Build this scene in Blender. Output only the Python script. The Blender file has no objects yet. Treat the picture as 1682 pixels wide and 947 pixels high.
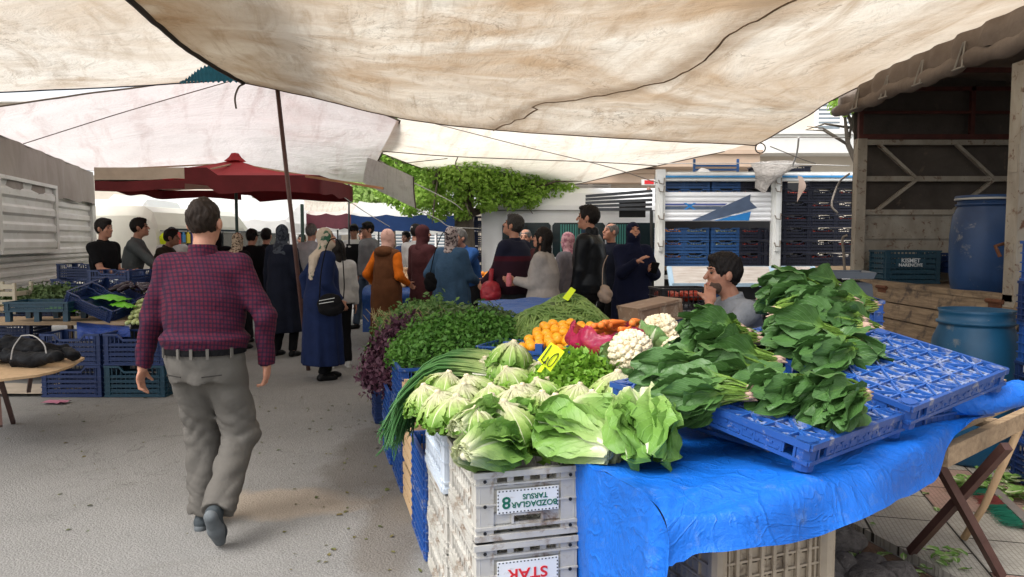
import bpy, math, random
import numpy as np
from mathutils import Vector, Matrix, Euler
# -- camera, sky, sun, exposure
W, H, F = 1682.0, 947.0, 1215.0
PITCH = math.atan((473.5 - 395.0) / F)
EYE = Vector((0, 0, 1.5))
scene = bpy.context.scene
C = scene.collection
cam = bpy.data.cameras.new('camera'); cam_ob = bpy.data.objects.new('camera', cam); C.objects.link(cam_ob)
cam.sensor_width = 36; cam.lens = 36 * F / W; cam.clip_start = .05; cam.clip_end = 2000
cam_ob.location = EYE; cam_ob.rotation_euler = (math.pi / 2 - PITCH, 0, 0)
scene.camera = cam_ob
SUN_EL, SUN_AZ = math.radians(55), math.radians(235)      # high, from behind-left of the camera; veiled by thin cloud
world = bpy.data.worlds.new('World'); scene.world = world; world.use_nodes = True
wn = world.node_tree; wn.nodes.clear()
sky = wn.nodes.new('ShaderNodeTexSky'); sky.sky_type = 'NISHITA'; sky.sun_disc = False
sky.sun_elevation = SUN_EL; sky.sun_rotation = SUN_AZ; sky.air_density = 1.0; sky.dust_density = 4.0
hsv = wn.nodes.new('ShaderNodeHueSaturation'); hsv.inputs['Saturation'].default_value = .22; hsv.inputs['Value'].default_value = 1.25
bg = wn.nodes.new('ShaderNodeBackground'); bg.inputs['Strength'].default_value = .15
wo = wn.nodes.new('ShaderNodeOutputWorld')
wn.links.new(sky.outputs[0], hsv.inputs['Color']); wn.links.new(hsv.outputs[0], bg.inputs['Color']); wn.links.new(bg.outputs[0], wo.inputs['Surface'])
sun = bpy.data.lights.new('sun', 'SUN'); sun.energy = 1.0; sun.angle = math.radians(40); sun.color = (1, .95, .88)
sun_ob = bpy.data.objects.new('sun', sun); C.objects.link(sun_ob)
sd = Vector((math.sin(SUN_AZ) * math.cos(SUN_EL), math.cos(SUN_AZ) * math.cos(SUN_EL), math.sin(SUN_EL)))
sun_ob.rotation_euler = sd.to_track_quat('Z', 'Y').to_euler(); sun_ob.location = (0, 0, 20)
scene.view_settings.view_transform = 'Standard'; scene.view_settings.look = 'None'
scene.view_settings.exposure = 0.88; scene.view_settings.gamma = 1; scene.view_settings.use_curve_mapping = False
scene.render.engine = 'CYCLES'
scene.cycles.max_bounces = 7; scene.cycles.diffuse_bounces = 4; scene.cycles.glossy_bounces = 2
scene.cycles.transmission_bounces = 4; scene.cycles.transparent_max_bounces = 6
scene.cycles.use_denoising = True; scene.cycles.sample_clamp_indirect = 6
rnd = random.Random(7)
def R(a): return math.radians(a)
def ray(px, py):
 cx = (px - 841) / F; cz = -(py - 473.5) / F; c, s = math.cos(PITCH), math.sin(PITCH)
 return Vector((cx, c + s * cz, -s + c * cz))
def at(px, py, Y): r = ray(px, py); return EYE + r * (Y / r.y)
def atz(px, py, z): r = ray(px, py); return EYE + r * ((z - 1.5) / r.z)
# -- tagging
def tag(o, label=None, cat=None, group=None, kind=None):
 if label: o['label'] = label
 if cat: o['category'] = cat
 if group: o['group'] = group
 if kind: o['kind'] = kind
 return o
def thing(name, label, cat, loc=(0, 0, 0), rz=0, group=None, scale=1):
 o = bpy.data.objects.new(name, None); C.objects.link(o); o.empty_display_size = .1
 o.location = loc; o.rotation_euler = (0, 0, rz) if not isinstance(rz, Euler) else rz
 o.scale = (scale,) * 3
 return tag(o, label, cat, group)
def obj(name, me, parent=None, mat=None):
 o = bpy.data.objects.new(name, me); C.objects.link(o)
 if parent: o.parent = parent
 if mat is not None:
  me.materials.clear(); me.materials.append(mat)
 return o
def copy_tree(o, loc=None, rot=None, label=None, group=None, scale=None):
 def rec(s, par):
  c = s.copy(); C.objects.link(c); c.parent = par
  for ch in KIDS.get(s.name, ()): rec(ch, c)
  return c
 c = rec(o, None)
 if loc is not None: c.location = loc
 if rot is not None: c.rotation_euler = rot
 if label: c['label'] = label
 if group: c['group'] = group
 if scale is not None: c.scale = (scale,) * 3 if not hasattr(scale, '__len__') else scale
 return c
KIDS = {}
def index_kids(root):
 for ch in root.children: KIDS.setdefault(root.name, []).append(ch); index_kids(ch)
 return root
# -- mesh builder
class MB:
 def __init__(s): s.v = []; s.f = []; s.uv = []; s.m = []; s.has_uv = False; s.mats = []; s.cur = 0
 def use(s, mat):
  if mat not in s.mats: s.mats.append(mat)
  s.cur = s.mats.index(mat); return s
 def add(s, vs, fs, uvs=None):
  b = len(s.v); s.v += [tuple(p) for p in vs]
  s.uv += list(uvs) if uvs is not None else [(0, 0)] * len(vs)
  if uvs is not None: s.has_uv = True
  s.f += [tuple(i + b for i in f) for f in fs]; s.m += [s.cur] * len(fs)
 def box(s, c, size, M=None, taper=1.0):
  hx, hy, hz = size[0] / 2, size[1] / 2, size[2] / 2
  vs = [Vector((x * hx * (taper if z > 0 else 1), y * hy * (taper if z > 0 else 1), z * hz)) for z in (-1, 1) for y in (-1, 1) for x in (-1, 1)]
  if M is not None: vs = [M @ p for p in vs]
  c = Vector(c); vs = [p + c for p in vs]
  s.add(vs, [(0, 2, 3, 1), (4, 5, 7, 6), (0, 1, 5, 4), (2, 6, 7, 3), (0, 4, 6, 2), (1, 3, 7, 5)])
 def box2(s, a, b):
  s.box([(a[i] + b[i]) / 2 for i in range(3)], [abs(b[i] - a[i]) for i in range(3)])
 def bar(s, a, b, w, h=None, up=(0, 0, 1)):
  a, b = Vector(a), Vector(b); d = b - a; L = d.length
  if L < 1e-6: return
  d.normalize(); up = Vector(up)
  if abs(d.dot(up)) > .98: up = Vector((0, 1, 0))
  x = d.cross(up).normalized(); z = x.cross(d)
  M = Matrix((x, d, z)).transposed()
  s.box((a + b) / 2, (w, L, h or w), M)
 def tube(s, pts, r, n=8, cap=True, uvs=True):
  pts = [Vector(p) for p in pts]; N = len(pts)
  rs = r if hasattr(r, '__len__') else [r] * N
  vs = []; uv = []; ref = None
  for i, p in enumerate(pts):
   d = (pts[min(i + 1, N - 1)] - pts[max(i - 1, 0)])
   d = d.normalized() if d.length > 1e-9 else Vector((0, 0, 1))
   if ref is None: ref = Vector((0, 0, 1)) if abs(d.z) < .9 else Vector((1, 0, 0))
   x = d.cross(ref).normalized(); y = d.cross(x).normalized(); ref = -x.cross(d) if False else ref
   for k in range(n):
    a = 2 * math.pi * k / n
    vs.append(p + (x * math.cos(a) + y * math.sin(a)) * rs[i]); uv.append((k / n, i / (N - 1) if N > 1 else 0))
  fs = [(i * n + k, i * n + (k + 1) % n, (i + 1) * n + (k + 1) % n, (i + 1) * n + k) for i in range(N - 1) for k in range(n)]
  if cap: fs += [tuple(range(n))[::-1], tuple((N - 1) * n + k for k in range(n))]
  s.add(vs, fs, uv)
 def lathe(s, prof, n=24, c=(0, 0, 0), sx=1, sy=1):
  vs = [(c[0] + r * math.cos(2 * math.pi * k / n) * sx, c[1] + r * math.sin(2 * math.pi * k / n) * sy, c[2] + z) for r, z in prof for k in range(n)]
  fs = [(i * n + k, i * n + (k + 1) % n, (i + 1) * n + (k + 1) % n, (i + 1) * n + k) for i in range(len(prof) - 1) for k in range(n)]
  s.add(vs, fs, [(k / n, i / max(1, len(prof) - 1)) for i in range(len(prof)) for k in range(n)])
 def grid(s, rows, uv=True):
  nr, nc = len(rows), len(rows[0])
  vs = [p for r in rows for p in r]
  fs = [(i * nc + j, i * nc + j + 1, (i + 1) * nc + j + 1, (i + 1) * nc + j) for i in range(nr - 1) for j in range(nc - 1)]
  s.add(vs, fs, [(j / (nc - 1), i / (nr - 1)) for i in range(nr) for j in range(nc)])
 def prism(s, poly, y0, y1, axis='y'):
  n = len(poly)
  def P(a, b, t): return {'y': (a, t, b), 'x': (t, a, b), 'z': (a, b, t)}[axis]
  vs = [P(a, b, y0) for a, b in poly] + [P(a, b, y1) for a, b in poly]
  s.add(vs, [tuple(range(n))[::-1], tuple(range(n, 2 * n))] + [(i, (i + 1) % n, n + (i + 1) % n, n + i) for i in range(n)])
 def xf(s, M):
  s.v = [tuple(M @ Vector(p)) for p in s.v]; return s
 def mesh(s, name='mesh', smooth=False, mat=None):
  me = bpy.data.meshes.new(name)
  me.from_pydata(s.v, [], s.f)
  if s.mats:
   for m in s.mats: me.materials.append(m)
   me.polygons.foreach_set('material_index', s.m)
  elif mat is not None: me.materials.append(mat)
  if s.has_uv and len(s.f):
   ul = me.uv_layers.new(name='UVMap')
   li = np.empty(len(me.loops), dtype=np.int32); me.loops.foreach_get('vertex_index', li)
   ul.data.foreach_set('uv', np.array(s.uv, dtype=np.float32)[li].ravel())
  if smooth: me.polygons.foreach_set('use_smooth', [True] * len(me.polygons))
  me.update(); return me
 def obj(s, name, mat=None, parent=None, smooth=False):
  return obj(name, s.mesh(name, smooth, mat), parent)
def vnoise(p, sc=1.0, seed=0.0):
 x, y, z = p[0] * sc + seed, p[1] * sc + seed * 1.7, p[2] * sc - seed
 return (math.sin(x * 2.1 + 1.3 * math.sin(y * 1.7 + z)) + math.sin(y * 2.7 + 1.1 * math.sin(z * 2.3 + x * .7)) + math.sin(z * 2.5 + 1.2 * math.sin(x * 1.9 - y))) / 3
# -- materials
class NT:
 def __init__(s, name):
  s.mat = bpy.data.materials.new(name); s.mat.use_nodes = True; s.t = s.mat.node_tree; s.t.nodes.clear()
  s.out = s.n('ShaderNodeOutputMaterial'); s._c = None
 def n(s, t, **kw):
  x = s.t.nodes.new(t)
  for k, v in kw.items(): setattr(x, k, v)
  return x
 def L(s, a, b): s.t.links.new(a, b)
 def coord(s, which='Object'):
  if s._c is None: s._c = s.n('ShaderNodeTexCoord')
  return s._c.outputs[which]
 def mapping(s, scale=(1, 1, 1), which='Object', rot=(0, 0, 0), src=None):
  m = s.n('ShaderNodeMapping'); m.inputs['Scale'].default_value = scale; m.inputs['Rotation'].default_value = rot
  s.L(src or s.coord(which), m.inputs['Vector']); return m.outputs[0]
 def noise(s, scale=5, detail=4, rough=.55, dist=0, vec=None, col=False):
  x = s.n('ShaderNodeTexNoise'); x.inputs['Scale'].default_value = scale; x.inputs['Detail'].default_value = detail
  x.inputs['Roughness'].default_value = rough; x.inputs['Distortion'].default_value = dist
  s.L(vec or s.coord(), x.inputs['Vector']); return x.outputs['Color' if col else 'Fac']
 def ramp(s, fac, stops, interp='LINEAR'):
  x = s.n('ShaderNodeValToRGB'); x.color_ramp.interpolation = interp; e = x.color_ramp.elements
  while len(e) < len(stops): e.new(.5)
  for i, (p, c) in enumerate(stops): e[i].position = p; e[i].color = (c, c, c, 1) if not hasattr(c, '__len__') else (*c, 1)
  s.L(fac, x.inputs[0]); return x.outputs[0]
 def mix(s, fac, a, b, mode='MIX'):
  x = s.n('ShaderNodeMix', data_type='RGBA', blend_type=mode)
  for sock, v in ((x.inputs[0], fac), (x.inputs[6], a), (x.inputs[7], b)):
   if hasattr(v, 'is_output'): s.L(v, sock)
   elif hasattr(v, '__len__'): sock.default_value = (*v, 1) if len(v) == 3 else v
   else: sock.default_value = v
  return x.outputs[2]
 def math(s, op, a, b=0, c=None):
  x = s.n('ShaderNodeMath', operation=op)
  for i, v in enumerate((a, b, c)):
   if v is None: continue
   if hasattr(v, 'is_output'): s.L(v, x.inputs[i])
   else: x.inputs[i].default_value = v
  return x.outputs[0]
 def sep(s, vec):
  x = s.n('ShaderNodeSeparateXYZ'); s.L(vec, x.inputs[0]); return x.outputs
 def bsdf(s, color, rough=.6, spec=.4, bump=None, bstr=.3, bdist=.01, metal=0, transl=0, alpha=None, sheen=0, sss=0):
  b = s.n('ShaderNodeBsdfPrincipled')
  for nm, v in (('Base Color', color), ('Roughness', rough), ('Specular IOR Level', spec), ('Metallic', metal)):
   if hasattr(v, 'is_output'): s.L(v, b.inputs[nm])
   else: b.inputs[nm].default_value = (*v, 1) if hasattr(v, '__len__') else v
  if sheen: b.inputs['Sheen Weight'].default_value = sheen
  if sss:
   b.inputs['Subsurface Weight'].default_value = sss; b.inputs['Subsurface Radius'].default_value = (.02, .008, .004); b.inputs['Subsurface Scale'].default_value = .5
  nrm = None
  if bump is not None:
   bp = s.n('ShaderNodeBump'); bp.inputs['Strength'].default_value = bstr; bp.inputs['Distance'].default_value = bdist
   s.L(bump, bp.inputs['Height']); s.L(bp.outputs[0], b.inputs['Normal']); nrm = bp.outputs[0]
  sh = b.outputs[0]
  if transl:
   t = s.n('ShaderNodeBsdfTranslucent')
   if hasattr(color, 'is_output'): s.L(color, t.inputs[0])
   else: t.inputs[0].default_value = (*color, 1)
   if nrm: s.L(nrm, t.inputs['Normal'])
   mx = s.n('ShaderNodeMixShader'); mx.inputs[0].default_value = transl
   s.L(sh, mx.inputs[1]); s.L(t.outputs[0], mx.inputs[2]); sh = mx.outputs[0]
  if alpha is not None:
   tr = s.n('ShaderNodeBsdfTransparent'); mx = s.n('ShaderNodeMixShader')
   if hasattr(alpha, 'is_output'): s.L(alpha, mx.inputs[0])
   else: mx.inputs[0].default_value = alpha
   s.L(tr.outputs[0], mx.inputs[1]); s.L(sh, mx.inputs[2]); sh = mx.outputs[0]
  s.L(sh, s.out.inputs[0]); return s.mat
_MC = {}
def mat(name, col, rough=.6, var=.25, scale=6, col2=None, bump=.2, bscale=60, spec=.4, bdist=.004, stretch=(1, 1, 1), transl=0, metal=0, rand=0, alpha=None, dust=None, thr=(.35, .7), sheen=0, sss=0):
 if name in _MC: return _MC[name]
 t = NT(name)
 v = t.mapping(stretch)
 c2 = col2 or tuple(x * (1 - var) for x in col)
 f = t.ramp(t.noise(scale, 5, .6, .3, v), [(thr[0], 0), (thr[1], 1)])
 c = t.mix(f, col, c2)
 if dust:
  c = t.mix(t.ramp(t.noise(dust[1], 6, .7, .5), [(dust[2], 0), (dust[3], 1)]), c, dust[0])
 if rand:
  oi = t.n('ShaderNodeObjectInfo'); hs = t.n('ShaderNodeHueSaturation')
  t.L(t.math('MULTIPLY_ADD', oi.outputs['Random'], rand, 1 - rand / 2), hs.inputs['Value']); t.L(c, hs.inputs['Color']); c = hs.outputs[0]
 _MC[name] = t.bsdf(c, rough, spec, t.noise(bscale, 3, .6, 0, v) if bump else None, bump, bdist, metal, transl, alpha, sheen, sss)
 return _MC[name]
def canopy_mat(name, base, stain, stain_amt=(.45, .7), transl=.5, crack=True, fold_scale=3.0, stretch=(1, 1, 1), rot=0, seam=False):
 t = NT(name)
 v = t.mapping(stretch, 'UV', (0, 0, rot)); v2 = t.mapping((stretch[0] * 6, stretch[1] * .7, 1), 'UV', (0, 0, rot + .5))
 f1 = t.ramp(t.noise(1.6, 7, .62, 1.2, v), [(stain_amt[0], 0), (stain_amt[1], 1)])
 f2 = t.ramp(t.noise(3.5, 6, .7, .6, v2), [(.5, 0), (.72, .75)])
 c = t.mix(f1, base, stain)
 c = t.mix(f2, c, tuple(x * .85 for x in stain))
 dirt = tuple(x * .45 for x in stain)
 if crack:
  rd = t.math('ABSOLUTE', t.math('SUBTRACT', t.noise(4.5, 6, .62, 1.8, v), .5))
  rf = t.ramp(rd, [(0.0, 1), (.012, .0)])
  gate = t.ramp(t.noise(2.7, 3, .5, 0, v), [(.50, 0), (.60, .65)])
  c = t.mix(t.math('MULTIPLY', rf, gate), c, dirt)
  rd2 = t.math('ABSOLUTE', t.math('SUBTRACT', t.noise(15, 4, .65, 1.5, v), .5))
  c = t.mix(t.math('MULTIPLY', t.ramp(rd2, [(0, 1), (.02, 0)]), t.ramp(t.noise(5, 3, .5, 0, v), [(.52, 0), (.62, .35)])), c, dirt)
 if seam:   # dirt gathered along the overlapped joint
  u, w_, _ = t.sep(t.coord('UV')); d = t.math('ABSOLUTE', t.math('SUBTRACT', u, t.math('ADD', .572, t.math('MULTIPLY', t.math('MINIMUM', t.math('MULTIPLY', w_, 2.2), 1), .19))))
  d = t.math('ADD', d, t.math('MULTIPLY', t.math('SUBTRACT', t.noise(9, 5, .7, 1, v), .5), .05)); c = t.mix(t.ramp(d, [(0, .75), (.035, 0)]), c, tuple(x * .6 for x in stain))
  c = t.mix(t.ramp(t.math('ADD', w_, t.math('MULTIPLY', t.noise(12, 4, .6, 1, v), .04)), [(.02, .7), (.06, 0)]), c, tuple(x * .6 for x in stain))
 h = t.math('ADD', t.noise(fold_scale * 2, 7, .66, 1.4, v), t.math('MULTIPLY', t.noise(120, 2, .5, 0, v), .08))
 h = t.math('ADD', h, t.math('MULTIPLY', t.noise(22, 5, .65, 1.0, v), .25))
 return t.bsdf(c, .85, .15, h, .8, .09, transl=transl)
# -- palette
M_white_paint = mat('white_paint', (.74, .75, .73), .45, scale=3, col2=(.62, .62, .58), dust=((.33, .24, .16), 9, .62, .74), bump=.15)
M_rusty_white = mat('rusty_white_paint', (.36, .33, .275), .6, scale=5, col2=(.22, .19, .15), stretch=(1, 1, .45), dust=((.12, .055, .03), 13, .56, .66), bump=.5)
M_clean_white = mat('van_white_paint', (.90, .91, .92), .25, .06, 1.5, bump=0)
M_wood = mat('old_wood', (.36, .25, .155), .8, scale=3, col2=(.20, .135, .085), stretch=(2, 14, 14), bump=.6, bscale=16)
M_wood_x = mat('old_wood_long_x', (.40, .29, .18), .8, scale=3, col2=(.24, .165, .10), stretch=(1.5, 14, 14), bump=.6, bscale=12)
M_wood_y = mat('old_wood_long_y', (.27, .20, .13), .85, scale=3, col2=(.12, .085, .055), stretch=(14, 1.3, 14), bump=.8, bscale=12, dust=((.07, .055, .045), 6, .5, .65))
M_light_wood = mat('pale_wood', (.55, .38, .22), .7, scale=3, col2=(.44, .29, .16), stretch=(10, 10, 1.5), bump=.3, bscale=18)
M_rust_pole = mat('rust_brown_paint', (.115, .055, .045), .55, .35, 8, bump=.25)
M_black_metal = mat('black_metal', (.02, .02, .022), .45, .2, bump=.1)
M_dark_rubber = mat('dark_rubber', (.018, .018, .018), .8, .2, bump=.1)
M_glass_dark = mat('dark_window_glass', (.02, .035, .04), .08, .1, bump=0, spec=.6)
M_rope = mat('grey_rope', (.22, .19, .16), .9, .3, 30)
M_white_rope = mat('white_rope', (.62, .60, .56), .9, .2, 30)
M_hem = mat('dark_hem', (.13, .10, .075), .9, .3, 10)
CRATE_DUST = (.34, .33, .31)
def crate_mat(name, col, dust=.62, rough=.4, dcol=(.36, .34, .30)):
 return mat(name, col, rough, .18, 5, dust=(dcol, 14, dust, dust + .16), bump=.15, rand=.22, spec=.5)
M_blue = crate_mat('blue_plastic', (.014, .070, .28), .58)
M_blue_top = crate_mat('blue_plastic_dusty', (.018, .098, .38), .52, .45, (.34, .36, .42))
M_navy = crate_mat('navy_plastic', (.010, .028, .105), .66, dcol=(.12, .14, .17))
M_truck_blue = crate_mat('mid_blue_plastic', (.020, .085, .24), .62, dcol=(.2, .24, .3))
M_dark_crate = crate_mat('near_black_plastic', (.010, .012, .026), .66, dcol=(.06, .06, .07))
M_teal_crate = crate_mat('teal_plastic', (.008, .045, .075), .7, dcol=(.10, .14, .16))
M_white_crate = mat('white_plastic_dirty', (.50, .49, .455), .5, scale=4, col2=(.39, .37, .33), dust=((.17, .11, .07), 11, .52, .68), bump=.2, rand=.08)
M_bluewhite_crate = mat('pale_blue_plastic', (.56, .62, .70), .5, scale=4, col2=(.48, .53, .60), dust=((.24, .20, .16), 11, .6, .72), bump=.2)
M_brown_crate = mat('brown_plastic', (.20, .125, .08), .55, .25, 5, dust=((.34, .27, .20), 12, .55, .7), bump=.2)
M_beige_crate = mat('beige_plastic', (.46, .38, .28), .6, .25, 5, dust=((.14, .10, .07), 12, .55, .7), bump=.2)
M_plate = mat('label_plate_white', (.70, .71, .70), .4, .08, 5, dust=((.45, .40, .34), 20, .62, .72), bump=0)
M_ink_green = mat('green_ink', (.006, .13, .075), .5, .1, bump=0)
M_ink_red = mat('red_ink', (.62, .02, .025), .5, .1, bump=0)
M_ink_white = mat('white_ink', (.62, .66, .68), .6, .1, bump=0)
M_ink_black = mat('black_ink', (.008, .008, .008), .5, 0, bump=0)
M_neon = mat('neon_yellow_card', (.72, .86, .015), .6, .03, bump=0)
# -- ground
def asphalt():
 t = NT('asphalt'); v = t.mapping((1, 1, 1))
 c = t.mix(t.ramp(t.noise(.7, 6, .6, .5), [(.35, 0), (.68, 1)]), (.178, .174, .167), (.232, .227, .217))
 g = t.n('ShaderNodeTexVoronoi'); g.inputs['Scale'].default_value = 95; t.L(v, g.inputs['Vector'])
 c = t.mix(t.ramp(g.outputs['Distance'], [(.12, 1), (.42, 0)]), c, (.29, .285, .27))
 c = t.mix(t.ramp(t.noise(140, 3, .7), [(.54, 0), (.68, .55)]), c, (.09, .088, .083))
 cr = t.math('ABSOLUTE', t.math('SUBTRACT', t.noise(1.1, 6, .6, 1.2), .5)); c = t.mix(t.math('MULTIPLY', t.ramp(cr, [(0, 1), (.006, 0)]), t.ramp(t.noise(.5, 2), [(.5, 0), (.56, .5)])), c, (.06, .055, .05))
 sx, sy, sz = t.sep(t.coord())
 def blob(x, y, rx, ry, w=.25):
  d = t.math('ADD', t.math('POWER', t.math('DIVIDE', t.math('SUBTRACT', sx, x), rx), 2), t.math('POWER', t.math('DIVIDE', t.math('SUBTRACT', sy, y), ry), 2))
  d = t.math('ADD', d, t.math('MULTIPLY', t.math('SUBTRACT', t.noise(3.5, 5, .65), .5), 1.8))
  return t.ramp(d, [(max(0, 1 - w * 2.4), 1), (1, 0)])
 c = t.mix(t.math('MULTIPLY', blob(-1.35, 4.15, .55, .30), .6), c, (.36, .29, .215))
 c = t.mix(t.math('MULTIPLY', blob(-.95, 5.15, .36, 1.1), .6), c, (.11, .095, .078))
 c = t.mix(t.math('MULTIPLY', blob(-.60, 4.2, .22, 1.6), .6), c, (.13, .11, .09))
 c = t.mix(t.ramp(t.noise(1.9, 6, .7, .8), [(.57, 0), (.72, .35)]), c, (.13, .12, .105))
 h = t.math('ADD', g.outputs['Distance'], t.noise(60, 4, .7))
 return t.bsdf(c, .9, .25, h, .55, .006)
b = MB(); b.grid([[(-60 + 120 * j / 6, -20 + 180 * i / 9, 0) for j in range(7)] for i in range(10)]); o = b.obj('asphalt_road', asphalt()); o['kind'] = 'structure'
Uv = Vector((-.26, .9656, 0)).normalized(); Vv = Vector((.9656, .26, 0)).normalized()
A0 = Vector((-.12, 2.40, 0))
def S(u, v, z=0): return A0 + Uv * u + Vv * v + Vector((0, 0, z))
def pavers():
 t = NT('pavers'); v = t.mapping((1, 1, 1), rot=(0, 0, math.atan2(Uv.y, Uv.x)))
 br = t.n('ShaderNodeTexBrick'); br.offset = .5; t.L(v, br.inputs['Vector'])
 br.inputs['Scale'].default_value = 1; br.inputs['Brick Width'].default_value = .40; br.inputs['Row Height'].default_value = .40
 br.inputs['Mortar Size'].default_value = .006; br.inputs['Mortar Smooth'].default_value = .2
 br.inputs['Color1'].default_value = (0, 0, 0, 1); br.inputs['Color2'].default_value = (1, 1, 1, 1); br.inputs['Mortar'].default_value = (.5, .5, .5, 1)
 red = t.ramp(br.outputs['Color'], [(.70, 0), (.74, 1)])
 c = t.mix(red, (.46, .43, .37), (.43, .27, .22))
 c = t.mix(t.ramp(t.noise(2.2, 6, .65), [(.4, 0), (.75, .7)]), c, (.20, .18, .15))
 wv = t.n('ShaderNodeTexBrick'); wv.offset = .5; t.L(v, wv.inputs['Vector']); wv.inputs['Scale'].default_value = 1
 wv.inputs['Brick Width'].default_value = .05; wv.inputs['Row Height'].default_value = .022; wv.inputs['Mortar Size'].default_value = .003; wv.inputs['Mortar Smooth'].default_value = .6
 c = t.mix(t.math('MULTIPLY', wv.outputs['Fac'], .35), c, (.14, .12, .10))
 c = t.mix(br.outputs['Fac'], c, (.045, .038, .03))
 h = t.math('ADD', t.math('MULTIPLY', br.outputs['Fac'], -1), t.math('MULTIPLY', wv.outputs['Fac'], -.5))
 h = t.math('ADD', h, t.math('MULTIPLY', t.noise(80, 3), .3))
 return t.bsdf(c, .85, .25, h, .7, .006)
P0 = Vector((1.85, 3.41, 0))
def PV(u, v, z): return P0 + Uv * u + Vv * v + Vector((0, 0, z))
b = MB(); z = .045
for (v0, v1, u0, u1) in ((0, 4.2, -3.5, 4.6),):
 b.add([PV(u0, v0, z), PV(u0, v1, z), PV(u1, v1, z), PV(u1, v0, z)], [(0, 1, 2, 3)])
 b.add([PV(u0, v0, z), PV(u1, v0, z), PV(u1, v0, 0), PV(u0, v0, 0)], [(0, 1, 2, 3)])
 b.add([PV(u1, v0, z), PV(u1, v1, z), PV(u1, v1, 0), PV(u1, v0, 0)], [(0, 1, 2, 3)])
o = b.obj('pavement', pavers()); o['kind'] = 'structure'
soil = mat('soil', (.13, .075, .045), .95, scale=9, col2=(.05, .032, .022), bump=1, bscale=25, bdist=.03, thr=(.4, .6))
b = MB(); rows = []
for i in range(41):
 r = []
 for j in range(13):
  p = PV(-2.5 + 5.0 * i / 40, -.62 + .60 * j / 12, .006)
  e = min(1, j / 2, (12 - j) / 2)
  p.z += e * (.035 + .03 * vnoise(p, 9) + .02 * vnoise(p, 23, 3)); r.append(p)
 rows.append(r)
b.grid(rows); o = b.obj('soil_strip', soil, smooth=True); o['kind'] = 'structure'
def rock_mesh(seed, flat=.7):
 import bmesh
 bm = bmesh.new(); bmesh.ops.create_icosphere(bm, subdivisions=3, radius=1)
 for v in bm.verts:
  n = 1 + .22 * vnoise(v.co, 1.1, seed) + .10 * vnoise(v.co, 2.6, seed + 4) + .03 * vnoise(v.co, 7, seed)
  v.co = Vector((v.co.x * n * 1.15, v.co.y * n * .9, v.co.z * n * flat))
 me = bpy.data.meshes.new('stone'); bm.to_mesh(me); bm.free(); return me
M_rock = mat('dark_stone', (.17, .15, .14), .9, scale=3, col2=(.07, .06, .055), bump=.8, bscale=14, bdist=.02)
rocks = [(1362, 890, .13, 'large rounded grey stone beside the kerb under the table edge'), (1390, 938, .09, 'dark stone at the picture bottom beside the soil'),
         (1350, 940, .10, 'broken dark stone nearest the beige crate'), (1432, 925, .07, 'small pale stone lying in the reddish soil'),
         (1425, 952, .10, 'flat dark stone partly cut by the picture bottom'), (1470, 948, .085, 'brown stone at the corner of the soil strip'), (1338, 905, .07, 'small stone tucked behind the rounded grey stone')]
for i, (px, py, r, lab) in enumerate(rocks):
 p = atz(px, py, .08); o = obj('stone', rock_mesh(i * 3.1), None, M_rock)
 o.location = p; o.scale = (r, r, r); o.rotation_euler = (0, 0, i * 1.3); tag(o, lab, 'stone', 'stones in the planting strip')
for p in []: pass
# -- sheets
def catmull(P, n):
 P = np.array([list(p) for p in P], dtype=float); m = len(P); out = []
 for t in np.linspace(0, m - 1, n):
  i = min(int(t), m - 2); f = t - i
  p0 = P[i - 1] if i > 0 else 2 * P[0] - P[1]; p3 = P[i + 2] if i + 2 < m else 2 * P[-1] - P[-2]
  p1, p2 = P[i], P[i + 1]
  out.append(.5 * ((2 * p1) + (-p0 + p2) * f + (2 * p0 - 5 * p1 + 4 * p2 - p3) * f * f + (-p0 + 3 * p1 - 3 * p2 + p3) * f ** 3))
 return np.array(out)
def patch(ctrl, nu, nv):
 A = np.array([catmull(r, nu) for r in ctrl])
 return np.stack([catmull(A[:, j], nv) for j in range(nu)], axis=1)
def sheet(name, ctrl, m, nu=70, nv=50, wr=.02, wsc=3, seed=0, parent=None, edge_keep=True):
 G = patch(ctrl, nu, nv)
 if wr:
  du = np.gradient(G, axis=1); dv = np.gradient(G, axis=0); N = np.cross(du, dv); N /= np.linalg.norm(N, axis=2, keepdims=True) + 1e-9
  for i in range(nv):
   for j in range(nu):
    e = min(1, min(i, nv - 1 - i) / 4, min(j, nu - 1 - j) / 4) if edge_keep else 1
    p = G[i, j]; w = vnoise(p, wsc, seed) + .5 * vnoise(p, wsc * 2.7, seed + 5) + .35 * (1 - 2 * abs(vnoise(p, wsc * 1.6, seed + 9)))
    G[i, j] = p + N[i, j] * wr * w * (.25 + .75 * e)
 b = MB(); b.grid([[tuple(p) for p in r] for r in G.tolist()]); o = b.obj(name, m, parent, smooth=True)
 return o, G
def hem(G, side, r, parent, m=None, name='hem'):
 pts = {'far': G[0], 'near': G[-1], 'left': G[:, 0], 'right': G[:, -1]}[side]
 b = MB(); b.tube([tuple(p) for p in pts], r, 6); return b.obj(name, m or M_hem, parent, smooth=True)
cream = (.80, .735, .64)
M_can1 = canopy_mat('cream_canopy_sheet', (.74, .68, .58), (.46, .33, .21), (.36, .62), .55, stretch=(1.6, 2.2, 1), rot=.9, seam=True)
M_can2 = canopy_mat('cream_canopy_sheet_left', (.72, .67, .59), (.48, .37, .26), (.42, .68), .55, stretch=(1.2, 2.0, 1), rot=.1)
M_can3 = canopy_mat('pinkish_white_sheet', (.70, .65, .63), (.60, .48, .45), (.45, .8), .55, crack=False, fold_scale=1.5)
M_can4 = canopy_mat('pale_cream_sheet', (.84, .77, .67), (.64, .51, .40), (.45, .75), .66, crack=True, fold_scale=1.5, stretch=(1, 1, 1))
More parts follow.
